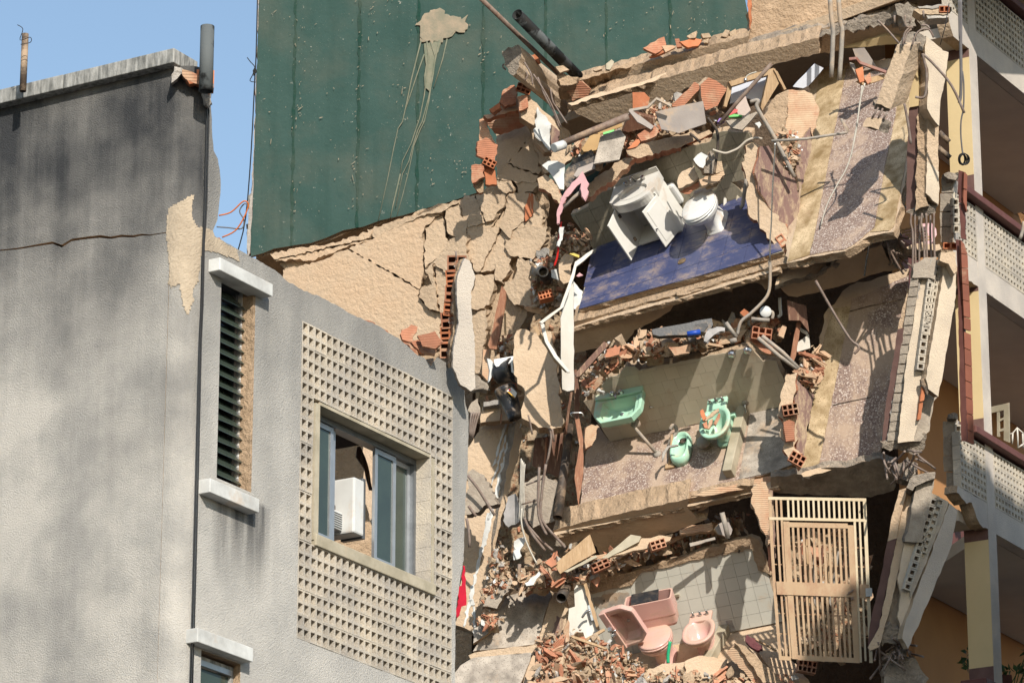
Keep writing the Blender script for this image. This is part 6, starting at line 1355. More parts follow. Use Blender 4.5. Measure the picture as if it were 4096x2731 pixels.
for k in range(7):
    e = (rt[k+1], lt[k+1]) if k < 6 else ((662,1075),(600,1045))
    S('red_tile', y9(lt[k], rt[k], (e[0][0], e[0][1]-5), (e[1][0], e[1][1]-5)), 41.97, (.3,.05), .05, 'tile_red', None, .001, parent=TS)
S('red_tile', y8((573,1495),(632,1515),(636,1620),(574,1600)), 41.97, (.3,.05), .05, 'tile_red', None, .001, parent=TS)
# cables in front of the balconies
for k, (q, r_) in enumerate(((((527,-20),(530,200),(534,350)), .010), (((543,-20),(546,200),(544,400),(548,640),(545,850),(530,925)), .018), (((560,640),(572,760),(570,960),(548,1080),(545,1200),(555,1320),(565,1390)), .009))):
    tube('hanging_cable', path(y7(*q), 42.6, 3), r_, 'cable_grey', seg=7, label=('short straight', 'thick', 'thin wavy')[k]+' cable hanging in front of the yellow balcony side', cat='cable', group='cables at the balcony')
ck = empty('cable_coil', pt(*y7((565,1425))[0], 42.4), 'small coil of black cable above the red tiled strip', 'cable')
for k in range(6):
    a0 = random.uniform(-.4,.4)
    tube('loop', [pt(*y7((565+(28+k*3)*cos(t_)+6*k-14, 1425+48*sin(t_)+a0*20))[0], 42.4-.02*k) for t_ in [2*pi*i/18 for i in range(19)]], .006, 'cable', parent=ck, seg=5)
for k, q in enumerate((((350,1180),(440,1275)), ((340,1320),(450,1415)))): tube('bent_conduit', path(y7(*q), 42.9), .03, 'pipe_black', label=('upper' if k == 0 else 'lower')+' dark conduit stub behind the upper column', cat='conduit', group='dark conduit stubs')
tube('balcony_pipe', path(y8((1111,640),(1100,720),(1075,800)), 43.0, 2), .02, 'pipe_grey', label='pale pipe bent over the red handrail at far right', cat='pipe')
tube('thin_wire', path(y7((440,30),(405,240),(360,405)), 42.2), .005, 'cable', seg=5, label='thin black wire beside the torn concrete at top right', cat='wire')
# ================================================================== iron gate
GT = empty('iron_gate', pt(*z10((670,1400))[0], 41.9), 'dusty cream iron gate with vertical bars, torn loose', 'gate')
gpl = facing(*z10((660,860))[0], 42.0, -.05, .12)
A0, B0, C0, D0 = (Vector(gpl.uv(*p)) for p in z10((297,285),(972,296),(1018,1440),(372,1408)))
def gp(s, t): 
    bow = .03*sin(pi*t)*(1-s)
    p = A0.lerp(B0, s).lerp(D0.lerp(C0, s), t); return (p.x-bow*.4, p.y)
def gbar(name, s0, s1, t0, t1, m='gate_paint', th=.035, c=0):
    n_ = 6; lp = [gp(s0, t0+(t1-t0)*k/n_) for k in range(n_+1)]+[gp(s1, t1+(t0-t1)*k/n_) for k in range(n_+1)]
    if area2(lp) < 0: lp.reverse()
    me = prism(gpl, [lp], -gpl.n*th, 1, 0, c); return place(name, me[0], me[1], [m], None, GT)
gbar('post', 0, .032, 0, 1); gbar('post', .965, 1, 0, .99, 'gate_clean'); gbar('top_rail', .0, 1, 0, .018, 'gate_clean', c=.002); gbar('cross_rail', 0, 1, .125, .142, 'gate_clean', c=.002); gbar('bottom_rail', .0, .13, .975, 1, c=.002)
gbar('post', .118, .14, .015, .985); gbar('post', .862, .885, .015, .99, 'gate_clean')
for s_ in (.07,): gbar('bar', s_, s_+.022, .018, .98)
gbar('bar', .915, .935, .018, .98, 'gate_clean')
for k in range(13): s_ = .19+k*.052; gbar('bar', s_, s_+.021, .018, .125, 'gate_clean')
gbar('door_stile', .142, .205, .15, .99, c=.012); gbar('door_stile', .80, .86, .165, .995, c=.012); gbar('door_rail', .205, .80, .155, .185, c=.012); gbar('door_rail', .205, .80, .965, .995, c=.012)
gbar('lock_plate', .035, .84, .52, .60, c=.02)
gbar('switch_plate', .90, .99, .52, .60, c=.005)
for k in range(11): s_ = .228+k*.0525; gbar('bar', s_, s_+.023, .185, .52, c=.008); gbar('bar', s_, s_+.023, .60, .965, c=.008)
for t_ in (.295, .41, .71, .835): gbar('tie_bar', .03, .97, t_, t_+.006, c=-.04, th=.008)
gbar('lock_knob', .80, .825, .60, .615, 'pipe_rust', c=.05); S('socket_cover', z10((968,915),(1012,912),(1014,970),(970,972)), pl=gpl, off=.03, t=.02, m='white_paint', jag=0, parent=GT)
S('door_handle', z10((845,945),(885,920),(888,928),(848,955)), pl=gpl, off=.05, t=.02, m='pipe_rust', jag=0, parent=GT)
# ================================================================== wreckage between the two buildings
big = y2((720,925),(820,905),(960,950),(1090,930),(1110,1050),(1150,1210),(1165,1405))+y3((1190,250),(1205,400),(1240,500),(1200,560),(1100,580),(960,560),(860,510),(780,460),(760,380),(800,270),(810,170),(730,90),(700,-60))+y2((690,1100))
item('hanging_slab', big, 44.2, (-.05,.35), .22, 'plaster', 'large beige slab hanging upright beside the white door frame', 'slab', 'plaster_rough', .02, .05)
tube('slab_rebar', path(y3((845,430),(870,530),(890,640)), 44.0, 2), .010, 'rebar', label='thin rebar hanging under the large beige slab', cat='rebar')
tube('slab_rebar', path(y3((1075,570),(1095,680),(1060,900),(1010,1130),(985,1400)), 44.0, 3), .013, 'rebar', label='long rebar hanging from the large beige slab foot', cat='rebar')
tube('slab_rebar', path(y3((1105,580),(1125,720)), 44.0), .012, 'rebar', label='short rebar stub at the large beige slab foot', cat='rebar')
item('door_frame_board', z6((742,600),(790,450),(830,330),(833,1090),(790,1100),(755,1085),(745,820)), 43.7, (-.05,.1), .05, 'white_wood', 'tall white door frame board standing left of the beam', 'board')
item('frame_strip', z6((840,230),(960,148),(955,172),(850,262),(835,330),(762,535),(620,645),(600,635),(740,535),(805,350)), 43.5, (.1,.3), .03, 'white_wood', 'bent white frame strip curving up to the blue floor', 'strip')
item('frame_strip', z6((608,642),(632,645),(660,760),(720,860),(808,970),(790,972),(700,870),(640,770)), 43.45, (.1,.3), .03, 'white_wood', 'curved white strip leaning across the large beige slab', 'strip')
item('frame_strip', z6((555,668),(580,660),(730,900),(790,965),(775,972),(700,900)), 43.5, (-.1,.2), .03, 'wood_raw', 'raw brown wood strip behind the curved white strip', 'strip')
item('brown_bar', z6((838,985),(1035,765),(1070,785),(870,1000),(850,1005)), 43.1, (0,.3), .05, 'wood_brown', 'brown metal bar leaning on the lower brick rubble', 'bar')
item('split_door', y2((430,1120),(410,1080),(480,820),(555,440),(600,500),(590,700),(540,960),(500,1125)), 45.2, (-.2,.2), .04, 'wood_red', 'split reddish brown wooden door leaf in the cracked wall', 'door', jag=.008)
item('split_board', y2((585,740),(605,735),(608,970),(590,970)), 45.0, (.1,.2), .03, 'wood_raw', 'narrow wood strip beside the split brown door', 'board')
item('brickwork_piece', y2((345,1400),(365,1130),(420,1120),(410,1470)), 45.3, (.1,.2), .08, 'brick_dusty', 'dusty red brick face left of the black buckets', 'brickwork', jag=.01)
# buckets
def bucket(label, p0, p1, D, r0_, r1_, m):
    a = pt(*p0, D); b = pt(*p1, D-.1); y = (b-a).normalized(); x = y.orthogonal().normalized(); z = x.cross(y)
    E_ = empty('bucket', None, label, 'bucket', None, axes(a, x, y, z)); L_ = (b-a).length
    lathe('body', [(r0_*.9,0),(r0_,.02),(r0_,.05),(r0_*.97,.06),(r1_,L_*.9),(r1_*1.06,L_*.91),(r1_*1.06,L_),(r1_*.95,L_),(r1_*.9,L_*.6)], m, E_, None, 24)
    return E_
b1 = bucket('black plastic bucket with white label below the large slab', *y3((585,130),(715,470)), 44.6, .125, .085, 'black_plastic')
S('paper_label', y3((612,170),(665,130),(725,190),(702,245)), 44.42, (-.1,.2), .01, 'label_white', None, .002, label='white paper label with a yellow stripe on the black bucket', cat='label')
S('label_stripe', y3((614,175),(640,180),(703,240),(690,240)), 44.40, (-.1,.2), .004, 'label_yellow', None, 0, label='yellow stripe along the white bucket label', cat='label')
S('label_mark', y3((632,155),(655,145),(658,160),(637,168)), 44.40, (-.1,.2), .004, 'red_plastic', None, 0, label='small red mark on the white bucket label', cat='label')
b2 = bucket('black drum lying behind the black bucket', *y2((505,1400),(690,1350)), 45.0, .12, .14, 'black_plastic')
item('cooler_lid', y2((475,1235),(685,1200),(700,1225),(690,1265),(500,1315),(482,1290)), 44.9, (0,.35), .08, 'porcelain', 'white cooler lid above the black drum', 'lid', jag=.003)
item('wash_tub', y2((400,1225),(440,1235),(495,1300),(490,1345),(430,1470),(415,1480),(430,1360)), 44.95, (.2,.2), .05, 'white_plastic', 'white plastic tub edge left of the black drum', 'tub', jag=.004)
item('white_pot', y2((655,1260),(690,1235),(710,1330),(700,1390),(665,1370)), 44.6, (-.2,.2), .06, 'porcelain', 'pale pot edge tucked behind the large slab', 'pot', jag=.004)
# painted column leaning behind the stucco wall
PC = empty('paint_streaked_column', pt(*y4((250,600))[0], 44.6), 'beige leaning wall strip streaked with white paint', 'wall')
fr = y3((150,830),(210,760),(340,570),(450,545),(560,510),(720,500),(690,700),(650,900),(590,1180),(500,1450))+y4((420,150),(400,230),(330,640),(245,900),(210,1095),(130,1060),(40,1030),(90,870),(110,480),(100,60))
PCL = facing(*y4((250,500))[0], 44.7, -.05, .28)
S('front_face', fr, pl=PCL, t=.25, m='plaster', ms='concrete_rough', jag=.012, step=.06, parent=PC)
S('side_face', y3((722,500),(785,640),(745,860),(680,1080),(600,1420))+y4((480,20),(405,400),(330,780),(245,1080),(212,1098),(250,890),(335,640),(405,230)), 44.75, (.5,.1), .2, 'plaster', 'concrete_rough', .012, .06, parent=PC)
for q, zf in ((((695,510),(730,515),(700,640),(650,800),(600,1050),(530,1250),(430,1568),(400,1568),(495,1230),(600,820)), y3), (((345,0),(398,0),(300,380),(232,640),(205,760),(145,1030),(122,1040),(162,850),(216,620),(272,400)), y4), (((590,525),(615,530),(560,700),(520,860),(470,975),(500,850),(545,680)), y3), (((600,640),(615,645),(560,840),(500,1050),(450,1210),(480,1080),(540,860)), y3), (((215,860),(228,860),(235,1140),(222,1140)), y4), (((175,800),(215,800),(222,850),(190,850)), y4)):
    S('paint_streak', zf(*q), pl=PCL, off=.012, t=.012, m='white_paint', jag=.012, step=.04, parent=PC)
item('concrete_lump', y3((190,1050),(240,1008),(330,1060),(420,1160),(500,1300),(512,1390),(400,1400),(260,1490),(160,1505),(180,1300)), 44.0, (-.1,.2), .25, 'concrete', 'grey concrete lump with rebars beside the torn wall edge', 'concrete', 'concrete_rough', .025, .04)
for k, q in enumerate((((190,1080),(300,1220),(400,1380),(485,1515)), ((200,1410),(240,1470),(285,1525)), ((180,1545),(205,1700),(212,1860)))):
    tube('lump_rebar', path(y3(*q), 43.85, 2), .017, 'rebar', seg=7, label=('long slanting', 'short', 'vertical hanging')[k]+' rebar at the grey concrete lump', cat='rebar', group='rebars at the concrete lump')
item('concrete_lump', y3((195,380),(240,300),(300,260),(330,350),(320,410),(230,410)), 44.3, (0,.2), .2, 'concrete', 'small concrete knob with four rebars by the stucco edge', 'concrete', 'concrete_rough', .02, .04)
for k, x in enumerate((235,262,290,318)): tube('lump_rebar', path(y3((x,400),(x-18-6*k,520),(x-20-18*k,660+10*k)), 44.25, 2), .012, 'rebar', seg=6, label=('leftmost','second','third','rightmost')[k]+' of four rebars hanging from the small concrete knob', cat='rebar', group='rebars of the small knob')
item('wall_block', y3((350,345),(540,330),(545,490),(430,500),(330,515)), 44.9, (0,.3), .15, 'plaster', 'square beige block under the black bucket', 'block', 'plaster_rough', .012, .05)
item('wall_block', y3((360,290),(530,265),(540,320),(365,340)), 44.85, (0,.5), .1, 'mortar_grey', 'flat grey block top beside the black bucket', 'block', None, .01, .05)
item('wall_block', y3((545,335),(660,400),(680,480),(555,495)), 44.95, (0,.3), .15, 'plaster', 'beige block in the shade of the black bucket', 'block', 'plaster_rough', .012, .05)
item('wardrobe_leaf', y3((920,680),(1040,665),(1225,620),(1185,1110),(1020,1025),(890,970)), 44.6, (-.1,.2), .06, 'wood_brown', 'dark brown wardrobe door standing below the large slab', 'door')
item('wood_strip', y3((1030,680),(1050,670),(1035,1030),(1015,1022)), 44.5, (-.1,.2), .03, 'wood_red', 'reddish edge strip of the dark wardrobe door', 'strip')
tube('drain_pipe', [pt(*y3((1300,540))[0], 44.4), pt(*y3((1165,1540))[0], 43.7)], [.040,.056], 'pipe_black', seg=22, open_=True, wall=.12, label='long dusty black drain pipe slanting down to an open end', cat='pipe')
item('veneer_sheet', y3((1352,480),(1400,470),(1440,700),(1442,1050),(1392,1420),(1345,1110),(1400,760)), 43.5, (.2,.15), .02, 'wood_red', 'warped pinkish veneer sheet left of the terrazzo floor', 'sheet', jag=.004)
item('door_post', y3((1345,-60),(1370,-60),(1405,200),(1392,490),(1348,480)), 43.7, (.1,.1), .06, 'wood_brown', 'dusty brown door post with a bent handle', 'post')
tube('post_handle', path(y3((1315,450),(1310,412),(1345,408),(1430,410),(1438,450)), 43.55, 2), .010, 'chrome', label='bent metal handle on the brown door post', cat='handle')
item('dark_post', y3((1230,640),(1260,640),(1330,180),(1300,190)), 44.2, (0,.1), .05, 'wood_brown', 'thin dark post behind the black drain pipe', 'post')
item('wall_brick_lump', y3((1450,720),(1480,560),(1530,530),(1600,560),(1590,640),(1540,760),(1470,800)), 43.6, (.1,.2), .15, 'brick_dusty', 'brick lump at the left end of the terrazzo floor', 'brickwork', 'brick', .015, .04)
# rough beam end with bundled rebars
item('beam_end', z7((490,185),(640,130),(722,185),(702,330),(700,440),(560,492),(500,420),(480,300)), 44.0, (-.1,.15), .3, 'concrete', 'rough grey beam end wrapped in rebars', 'beam', 'concrete_rough', .025, .05)
item('beam_end', z7((500,480),(700,455),(790,600),(745,690),(640,705),(560,640)), 44.4, (0,-.2), .3, 'concrete', 'shaded concrete mass under the rebar wrapped beam end', 'concrete', 'concrete_rough', .025, .05)
for k, q in enumerate((((600,80),(592,300),(602,430),(650,535)), ((645,60),(612,300),(622,440),(740,580),(775,620)), ((500,420),(520,470),(560,540),(640,640)), ((520,470),(600,560),(690,640)), ((510,200),(640,150)), ((480,330),(590,300)))):
    tube('beam_rebar', path(z7(*q), 43.6+.03*k, 4), .016 if k < 4 else .010, 'rebar', seg=7, label=('leftmost long', 'rightmost long', 'lower left', 'lower middle', 'upper cross', 'lower cross')[k]+' rebar on the rough grey beam end', cat='rebar', group='rebars on the beam end')
item('plastic_bag', z7((355,440),(372,330),(390,280),(440,255),(462,330),(475,420),(440,465),(395,485)), 43.9, (-.1,.2), .2, 'bag', 'grey plastic bag stuffed beside the rough beam end', 'bag', jag=.015, step=.04)
item('hinged_panel', z7((700,735),(760,680),(940,530),(982,650),(860,720),(740,795)), 43.4, (-.1,.4), .03, 'wood_raw', 'tan wooden panel tilted above the grey tiled bathroom', 'panel', jag=.004)
item('wood_splint', z7((765,778),(980,672),(990,685),(790,785)), 43.25, (0,.4), .03, 'cream', 'pale splintered batten lying on the tan panel', 'batten', jag=.006)
item('ladder_rack', z7((1020,692),(1215,532),(1285,545),(1270,580),(1060,690)), 43.45, (-.1,.3), .05, 'cream', 'pale plastic rack lying left of the grey tiles crest', 'rack')
item('floor_plate', z7((1060,680),(1290,560),(1500,530),(1480,575),(1290,630)), 43.5, (0,.5), .05, 'plaster', 'flat beige plate on the crest of the grey tiles', 'plate', jag=.012)
item('terrazzo_plate', y4((210,1272),(330,1060),(430,885),(520,765),(700,716),(930,685),(957,710),(890,880),(805,1180),(770,1210),(500,1242)), 43.95, (-.1,.45), .05, 'terrazzo_grey', 'grey speckled floor plate tilted at lower left', 'floor plate', 'plaster_rough', .006)
item('terrazzo_plate', y4((20,1500),(100,1400),(210,1332),(740,1285),(757,1300),(680,1500),(620,1640),(20,1640)), 43.5, (-.1,.5), .05, 'terrazzo_grey', 'grey speckled floor plate at the bottom edge, left', 'floor plate', 'plaster_rough', .006)
item('terrazzo_plate', y4((215,1200),(225,1060),(385,1000),(425,1050),(320,1130)), 43.85, (-.1,.5), .05, 'terrazzo_grey', 'small grey speckled corner beside the painted strip', 'floor plate', 'plaster_rough', .006)
item('floor_beam', y4((170,1310),(300,1268),(500,1245),(790,1212),(835,1242),(745,1290),(300,1335),(190,1345)), 43.6, (0,.2), .2, 'plaster', 'beige floor beam between the two grey plates', 'beam', 'plaster_rough', .012)
item('floor_wall', y4((960,730),(1050,742),(1092,900),(1072,1132),(900,1192),(800,1205),(890,890)), 43.85, (-.2,.35), .12, 'plaster', 'beige wall face with a brown scrap, right of the plate', 'wall', 'plaster_rough', .01)
item('brown_scrap', y4((985,945),(1052,980),(1012,1112),(935,1152),(962,1050)), 43.71, (-.2,.35), .01, 'brown_scraped', 'torn brown paint scrap on the beige wall face', 'scrap', jag=.008, step=.04)
item('lower_plate', y4((755,1305),(835,1330),(830,1450),(760,1520),(640,1640),(690,1500)), 43.4, (.1,.4), .08, 'plaster_orange', 'reddish beige floor edge left of the brick heap', 'floor edge', 'plaster_rough', .012)
DW = empty('cream_door', pt(*y4((1200,1000))[0], 44.3), 'broken cream door with metal handle, left of the pink basin', 'door')
S('leaf', y4((1140,702),(1165,665),(1240,662),(1300,850),(1372,1080),(1290,1190),(1150,1150),(1072,1132),(1092,880),(1150,860)), 43.5, (-.1,.3), .04, 'white_wood', 'wood_raw', .008, .05, parent=DW)
S('edge_strip', y4((1222,632),(1256,640),(1378,1072),(1345,1062)), 43.45, (-.1,.3), .03, 'wood_raw', None, .006, .05, parent=DW)
S('handle_plate', y4((1265,852),(1285,848),(1322,985),(1302,992)), 43.42, (-.1,.3), .01, 'chrome', None, 0, parent=DW)
tube('handle', path(y4((1292,895),(1250,915),(1215,965)), 43.35, 3), .014, 'chrome', parent=DW)
tube('drain_stub', [pt(*y4((1085,650))[0], 43.8), pt(*y4((1022,785))[0], 43.3)], .060, 'pipe_black', seg=22, open_=True, wall=.12, label='short black drain pipe stub above the beige wall face', cat='pipe')
item('concrete_plank', y4((300,860),(330,800),(560,600),(592,640),(482,765),(430,880),(380,862)), 43.7, (-.1,.3), .15, 'concrete', 'grey concrete plank leaning beside the painted strip', 'plank', 'concrete_rough', .02, .04)
tube('iron_rod', path(y4((640,470),(635,600),(650,770)), 43.6, 2), .020, 'pipe_rust', label='rusty rod standing on the grey speckled plate', cat='rod')
item('white_rag', y4((590,260),(680,220),(670,300),(640,420),(590,440),(600,340)), 43.8, (0,.3), .03, 'white_paint', 'white plaster rag below the grey bag', 'rag', jag=.02, step=.04)
tube('white_cable', path(y4((660,-40),(655,60),(680,200),(730,330),(800,470)), 43.5, 4), .009, 'cable_white', label='white cable drooping over the rough beam end', cat='cable')
for k in range(4): tube('thin_white_wire', path(y3((770+14*k,900+20*k),(762+12*k,1150),(755+16*k,1400),(745+14*k,1560)), 43.75, 3), .006, 'cable_white', seg=5, label=('leftmost','second','third','rightmost')[k]+' of four thin white wires above the grey bag', cat='wire', group='white wires above the bag')
tube('clay_pipe', [pt(*y2((930,250))[0], 45.2), pt(*y2((1010,290))[0], 44.6)], .06, 'pipe_grey', seg=20, open_=True, label='short grey pipe mouth in the cracked wall', cat='pipe')
tube('clay_pipe', [pt(*y2((1120,470))[0], 45.3), pt(*y2((1005,300))[0], 44.7)], .062, 'pipe_black', seg=20, open_=True, label='dark drain pipe mouth left of the blue floor', cat='pipe')
item('wall_lump', y2((870,250),(930,225),(970,280),(1100,480),(1060,520),(920,470),(860,330)), 45.2, (-.1,.3), .2, 'plaster', 'beige wall lump behind the dark drain pipe mouth', 'lump', 'plaster_rough', .02, .05)
item('wall_lump', y2((1180,200),(1240,90),(1330,120),(1310,220),(1290,400),(1230,420),(1170,300)), 44.4, (.1,.3), .2, 'plaster', 'beige wall lump left of the blue floor', 'lump', 'plaster_rough', .02, .05)
item('wall_lump', y2((1330,390),(1440,500),(1400,690),(1340,690)), 44.3, (.1,.3), .15, 'white_paint', 'white plastered lump at the blue floor corner', 'lump', 'plaster_rough', .012, .05)
cellbrick(y2((975,590))[0], 44.6, None, 18, holed(.16,.10,.12,4,2,.007,.008,.10,'brick_clean'), (0,.5), 'hollow_brick')
tag(bpy.context.scene.objects['hollow_brick'], 'red hollow brick with open cells left of the white frame', 'brick')
item('socket_plate', y2((1095,270),(1150,260),(1175,380),(1100,350)), 44.2, (0,.2), .01, 'white_paint', 'white wall socket plate hanging by the drain pipe mouth', 'socket', jag=.002)
item('pink_scrap', y2((1365,335),(1400,298),(1440,325),(1390,342)), 44.1, (0,.4), .02, 'pink_cloth', 'small pink scrap at the blue floor edge', 'scrap')
item('yellow_cord', y2((1290,92),(1340,88),(1400,110),(1395,135),(1340,115)), 44.2, (0,.4), .03, 'yellow_plastic', 'crumpled yellow tape left of the blue floor', 'tape')
# ================================================================== rubble
rr = random.Random(21)
def plate_mesh(m, sz, th, two=False, n=7):
    out = []
    for k in range(n): a_ = 2*pi*k/n+rr.uniform(-.3,.3); out.append((sz*cos(a_)*rr.uniform(.6,1.1), sz*.62*sin(a_)*rr.uniform(.6,1.1)))
    pl = Pl((0,0,0), (1,0,0), (0,0,1)); v, f, i = prism(pl, [out], Vector((0,th,0)), 1)
    if two:
        out2 = [(-sz*.8,0),(sz*.75,.01),(sz*.6,sz*.5),(sz*.1,sz*.65),(-sz*.7,sz*.45)]
        pl2 = Pl((0,0,sz*.3), (1,0,0), (0,1,0)); v2, f2, i2 = prism(pl2, [out2], Vector((0,0,-th)), 1); o_ = len(v); v += v2; f += [tuple(a+o_ for a in q) for q in f2]
        if rr.random() < .5:
            pl3 = Pl((0,sz*.45,0), (1,0,0), (0,0,1)); v3, f3, i3 = prism(pl3, [[(a*.8, b*.7) for a, b in out]], Vector((0,th,0)), 1); o_ = len(v); v += v3; f += [tuple(a+o_ for a in q) for q in f3]
    return mesh('fragment', v, f, [m])
def chunk_mesh(m, sz, n=13):
    bm = bmesh.new(); ax_ = (rr.uniform(.6,1.3), rr.uniform(.45,.9), rr.uniform(.5,1))
    for k in range(n):
        d = Vector((rr.gauss(0,1), rr.gauss(0,1), rr.gauss(0,1))).normalized()*sz*rr.uniform(.75,1.05); bm.verts.new((d.x*ax_[0], d.y*ax_[1], d.z*ax_[2]))
    r_ = bmesh.ops.convex_hull(bm, input=bm.verts)
    bmesh.ops.delete(bm, geom=[v for v in bm.verts if not v.link_faces], context='VERTS')
    me = bpy.data.meshes.new('chunk'); bm.to_mesh(me); bm.free(); me.materials.append(MATS[m]); return me
BR = [plate_mesh(('brick','brick_dusty','brick_dusty','brick')[k % 4], .09, .016, k % 3 == 0) for k in range(16)]
CH = [chunk_mesh(('mortar','mortar','mortar','mortar_grey')[k % 4], .06) for k in range(14)]
WFK = [plate_mesh('white_paint', .05, .008) for k in range(3)]
def rmat(P, s, flat=None):
    e = Matrix.Rotation(rr.uniform(0, 2*pi), 3, 'X') @ Matrix.Rotation(rr.uniform(0, 2*pi), 3, 'Y') @ Matrix.Rotation(rr.uniform(0, 2*pi), 3, 'Z')
    if flat is not None:
        q = Vector((0,1,0)).rotation_difference(flat); e = (Matrix.Rotation(rr.gauss(0,.35),3,'X') @ Matrix.Rotation(rr.gauss(0,.35),3,'Z') @ q.to_matrix() @ Matrix.Rotation(rr.uniform(0,2*pi),3,'Y'))
    M = e.to_4x4() @ Matrix.Diagonal((s*rr.uniform(.8,1.5), s*rr.uniform(.8,1.2), s*rr.uniform(.45,1.0), 1)); M.translation = P; return M
def mound(px, D, n, bulge, label, cat, m='rubble', cell=.055):
    cx = sum(p[0] for p in px)/len(px); cy = sum(p[1] for p in px)/len(px); pl = facing(cx, cy, D, *n)
    lp = [pl.uv(*p) for p in px]
    u0, u1 = min(p[0] for p in lp), max(p[0] for p in lp); v0, v1 = min(p[1] for p in lp), max(p[1] for p in lp)
    vid = {}; vs = []; fs = []
    def edge_d(p):
        b = 9
        for i in range(len(lp)):
            a = Vector(lp[i]); c = Vector(lp[(i+1) % len(lp)]); d = c-a; t = max(0, min(1, (Vector(p)-a).dot(d)/max(d.length_squared, 1e-9))); b = min(b, (Vector(p)-a-d*t).length)
        return b
    def vg(i, j):
        if (i, j) not in vid:
            p = (u0+i*cell, v0+j*cell); ins = inpoly(p, lp); d = edge_d(p)*(1 if ins else -1)
            h = bulge*max(0, min(1, d/.22))**.6 + noise.noise(Vector((p[0]*7, p[1]*7, D)))*.05 + noise.noise(Vector((p[0]*17, p[1]*17, D)))*.03 - (0 if ins else .12)
            vid[(i, j)] = len(vs); vs.append(pl.at(p[0]+rr.uniform(-.2,.2)*cell, p[1]+rr.uniform(-.2,.2)*cell, h))
        return vid[(i, j)]
    for i in range(int((u1-u0)/cell)+1):
        for j in range(int((v1-v0)/cell)+1):
            if inpoly((u0+(i+.5)*cell, v0+(j+.5)*cell), lp): fs.append((vg(i,j), vg(i+1,j), vg(i+1,j+1), vg(i,j+1)))
    o = place('rubble_bed', vs, fs, [m], None, label=label, cat=cat, kind='stuff')
    return pl, lp
def heap(px, D, n, nb, nm, smin, smax, bulge, where, chips=300, white=2, mb=True, flat=.55):
    pl, lp = mound(px, D, n, bulge, 'fine rubble bed '+where, 'rubble')
    u0, u1 = min(p[0] for p in lp), max(p[0] for p in lp); v0, v1 = min(p[1] for p in lp), max(p[1] for p in lp)
    def rp():
        for _ in range(400):
            p = (rr.uniform(u0, u1), rr.uniform(v0, v1))
            if inpoly(p, lp): return p
        return lp[0]
    for k in range(nb+nm+white):
        p = rp(); P = pl.at(p[0], p[1], bulge*rr.uniform(.75,1.25)+.02); s = smin+(smax-smin)*rr.random()**2
        if k < nb: o = link('brick_fragment', rr.choice(BR), M=rmat(P, s/.09, pl.n if rr.random() < flat else None)); tag(o, 'broken red brick fragment '+where, 'brick', 'brick fragments '+where)
        elif k < nb+nm:
            if rr.random() < .13: s *= 1.8
            o = link('mortar_chunk', rr.choice(CH), M=rmat(P, s*.75/.06)); tag(o, 'crumbled beige mortar chunk '+where, 'mortar', 'mortar chunks '+where)
        else: o = link('white_flake', rr.choice(WFK), M=rmat(P, min(s,.08)/.07, pl.n)); tag(o, 'white plaster flake '+where, 'flake', 'white flakes '+where)
    vs = []; fs = []; idx = []
    for k in range(chips):
        p = rp(); P = pl.at(p[0]+rr.gauss(0,.03), p[1]+rr.gauss(0,.03), bulge*rr.uniform(.8,1.15)+.01); s = .008+.034*rr.random()**2.2
        R_ = rmat(P, s); o_ = len(vs)
        for v in ((-1,-.5,-.7),(1,-.6,-.5),(.8,-.5,.8),(-.9,-.4,.7),(.1,.6,0)): vs.append(R_ @ Vector(v))
        mi = rr.choice((0,0,0,0,1,1,1,0,2)) 
        for f in ((3,2,1,0),(0,1,4),(1,2,4),(2,3,4),(3,0,4)): fs.append(tuple(a+o_ for a in f)); idx.append(mi)
    if chips: place('rubble_chips', vs, fs, ['mortar','brick','white_paint'], idx, label='small rubble chips '+where, cat='rubble', kind='stuff')
heap(z5((770,1000),(960,900),(1240,770),(1500,660),(1750,700),(1860,760),(1760,862),(1500,905),(1250,955),(1010,1120),(800,1060)), 44.15, (0,.35), 22, 26, .05, .13, .08, 'in the uppermost wreckage under the roof beam')
heap(y12((270,860),(300,800),(430,640),(620,585),(850,500),(1100,480),(1480,445),(1650,410),(1830,340),(2100,375),(2200,470),(1980,530),(1750,530),(1650,570),(1300,650),(1050,700),(640,745),(480,825)), 43.6, (0,.45), 64, 46, .05, .16, .10, 'on the crest of the beige tiled wall', 500, 3)
heap(z7((230,890),(430,870),(560,770),(700,705),(850,800),(1000,690),(1250,640),(1500,565),(1700,475),(1950,400),(2010,520),(1700,610),(1400,700),(1100,790),(960,860),(760,880),(560,890)), 43.8, (0,.45), 46, 50, .05, .15, .10, 'on the crest of the grey tiled wall', 450, 4)
heap(z7((540,1310),(660,1245),(800,1225),(1000,1290),(1180,1360),(1260,1425),(1350,1529),(1380,1640),(540,1640),(600,1400)), 42.85, (0,.6), 86, 72, .05, .13, .16, 'in the brick heap at the bottom', 800, 6)
heap(z13((880,1390),(1000,1330),(1400,1360),(1640,1330),(1900,1380),(2352,1400),(2352,1520),(880,1520)), 42.5, (0,.6), 20, 30, .05, .14, .1, 'along the bottom edge', 200, 1)
heap(y4((385,440),(480,300),(560,540),(590,640),(420,820),(330,860),(300,780),(360,640)), 43.9, (-.1,.4), 16, 16, .05, .12, .08, 'beside the white streaked wall strip', 200, 4)
heap(y4((690,660),(800,480),(1000,560),(1060,660),(900,700),(700,720)), 43.6, (0,.4), 10, 20, .05, .13, .08, 'above the grey speckled plate', 150, 1)
heap(z9((500,940),(620,830),(665,900),(625,1130),(560,1110),(510,1000)), 42.9, (.1,.4), 20, 5, .06, .13, .05, 'between partition and lower terrazzo', 100, 0)
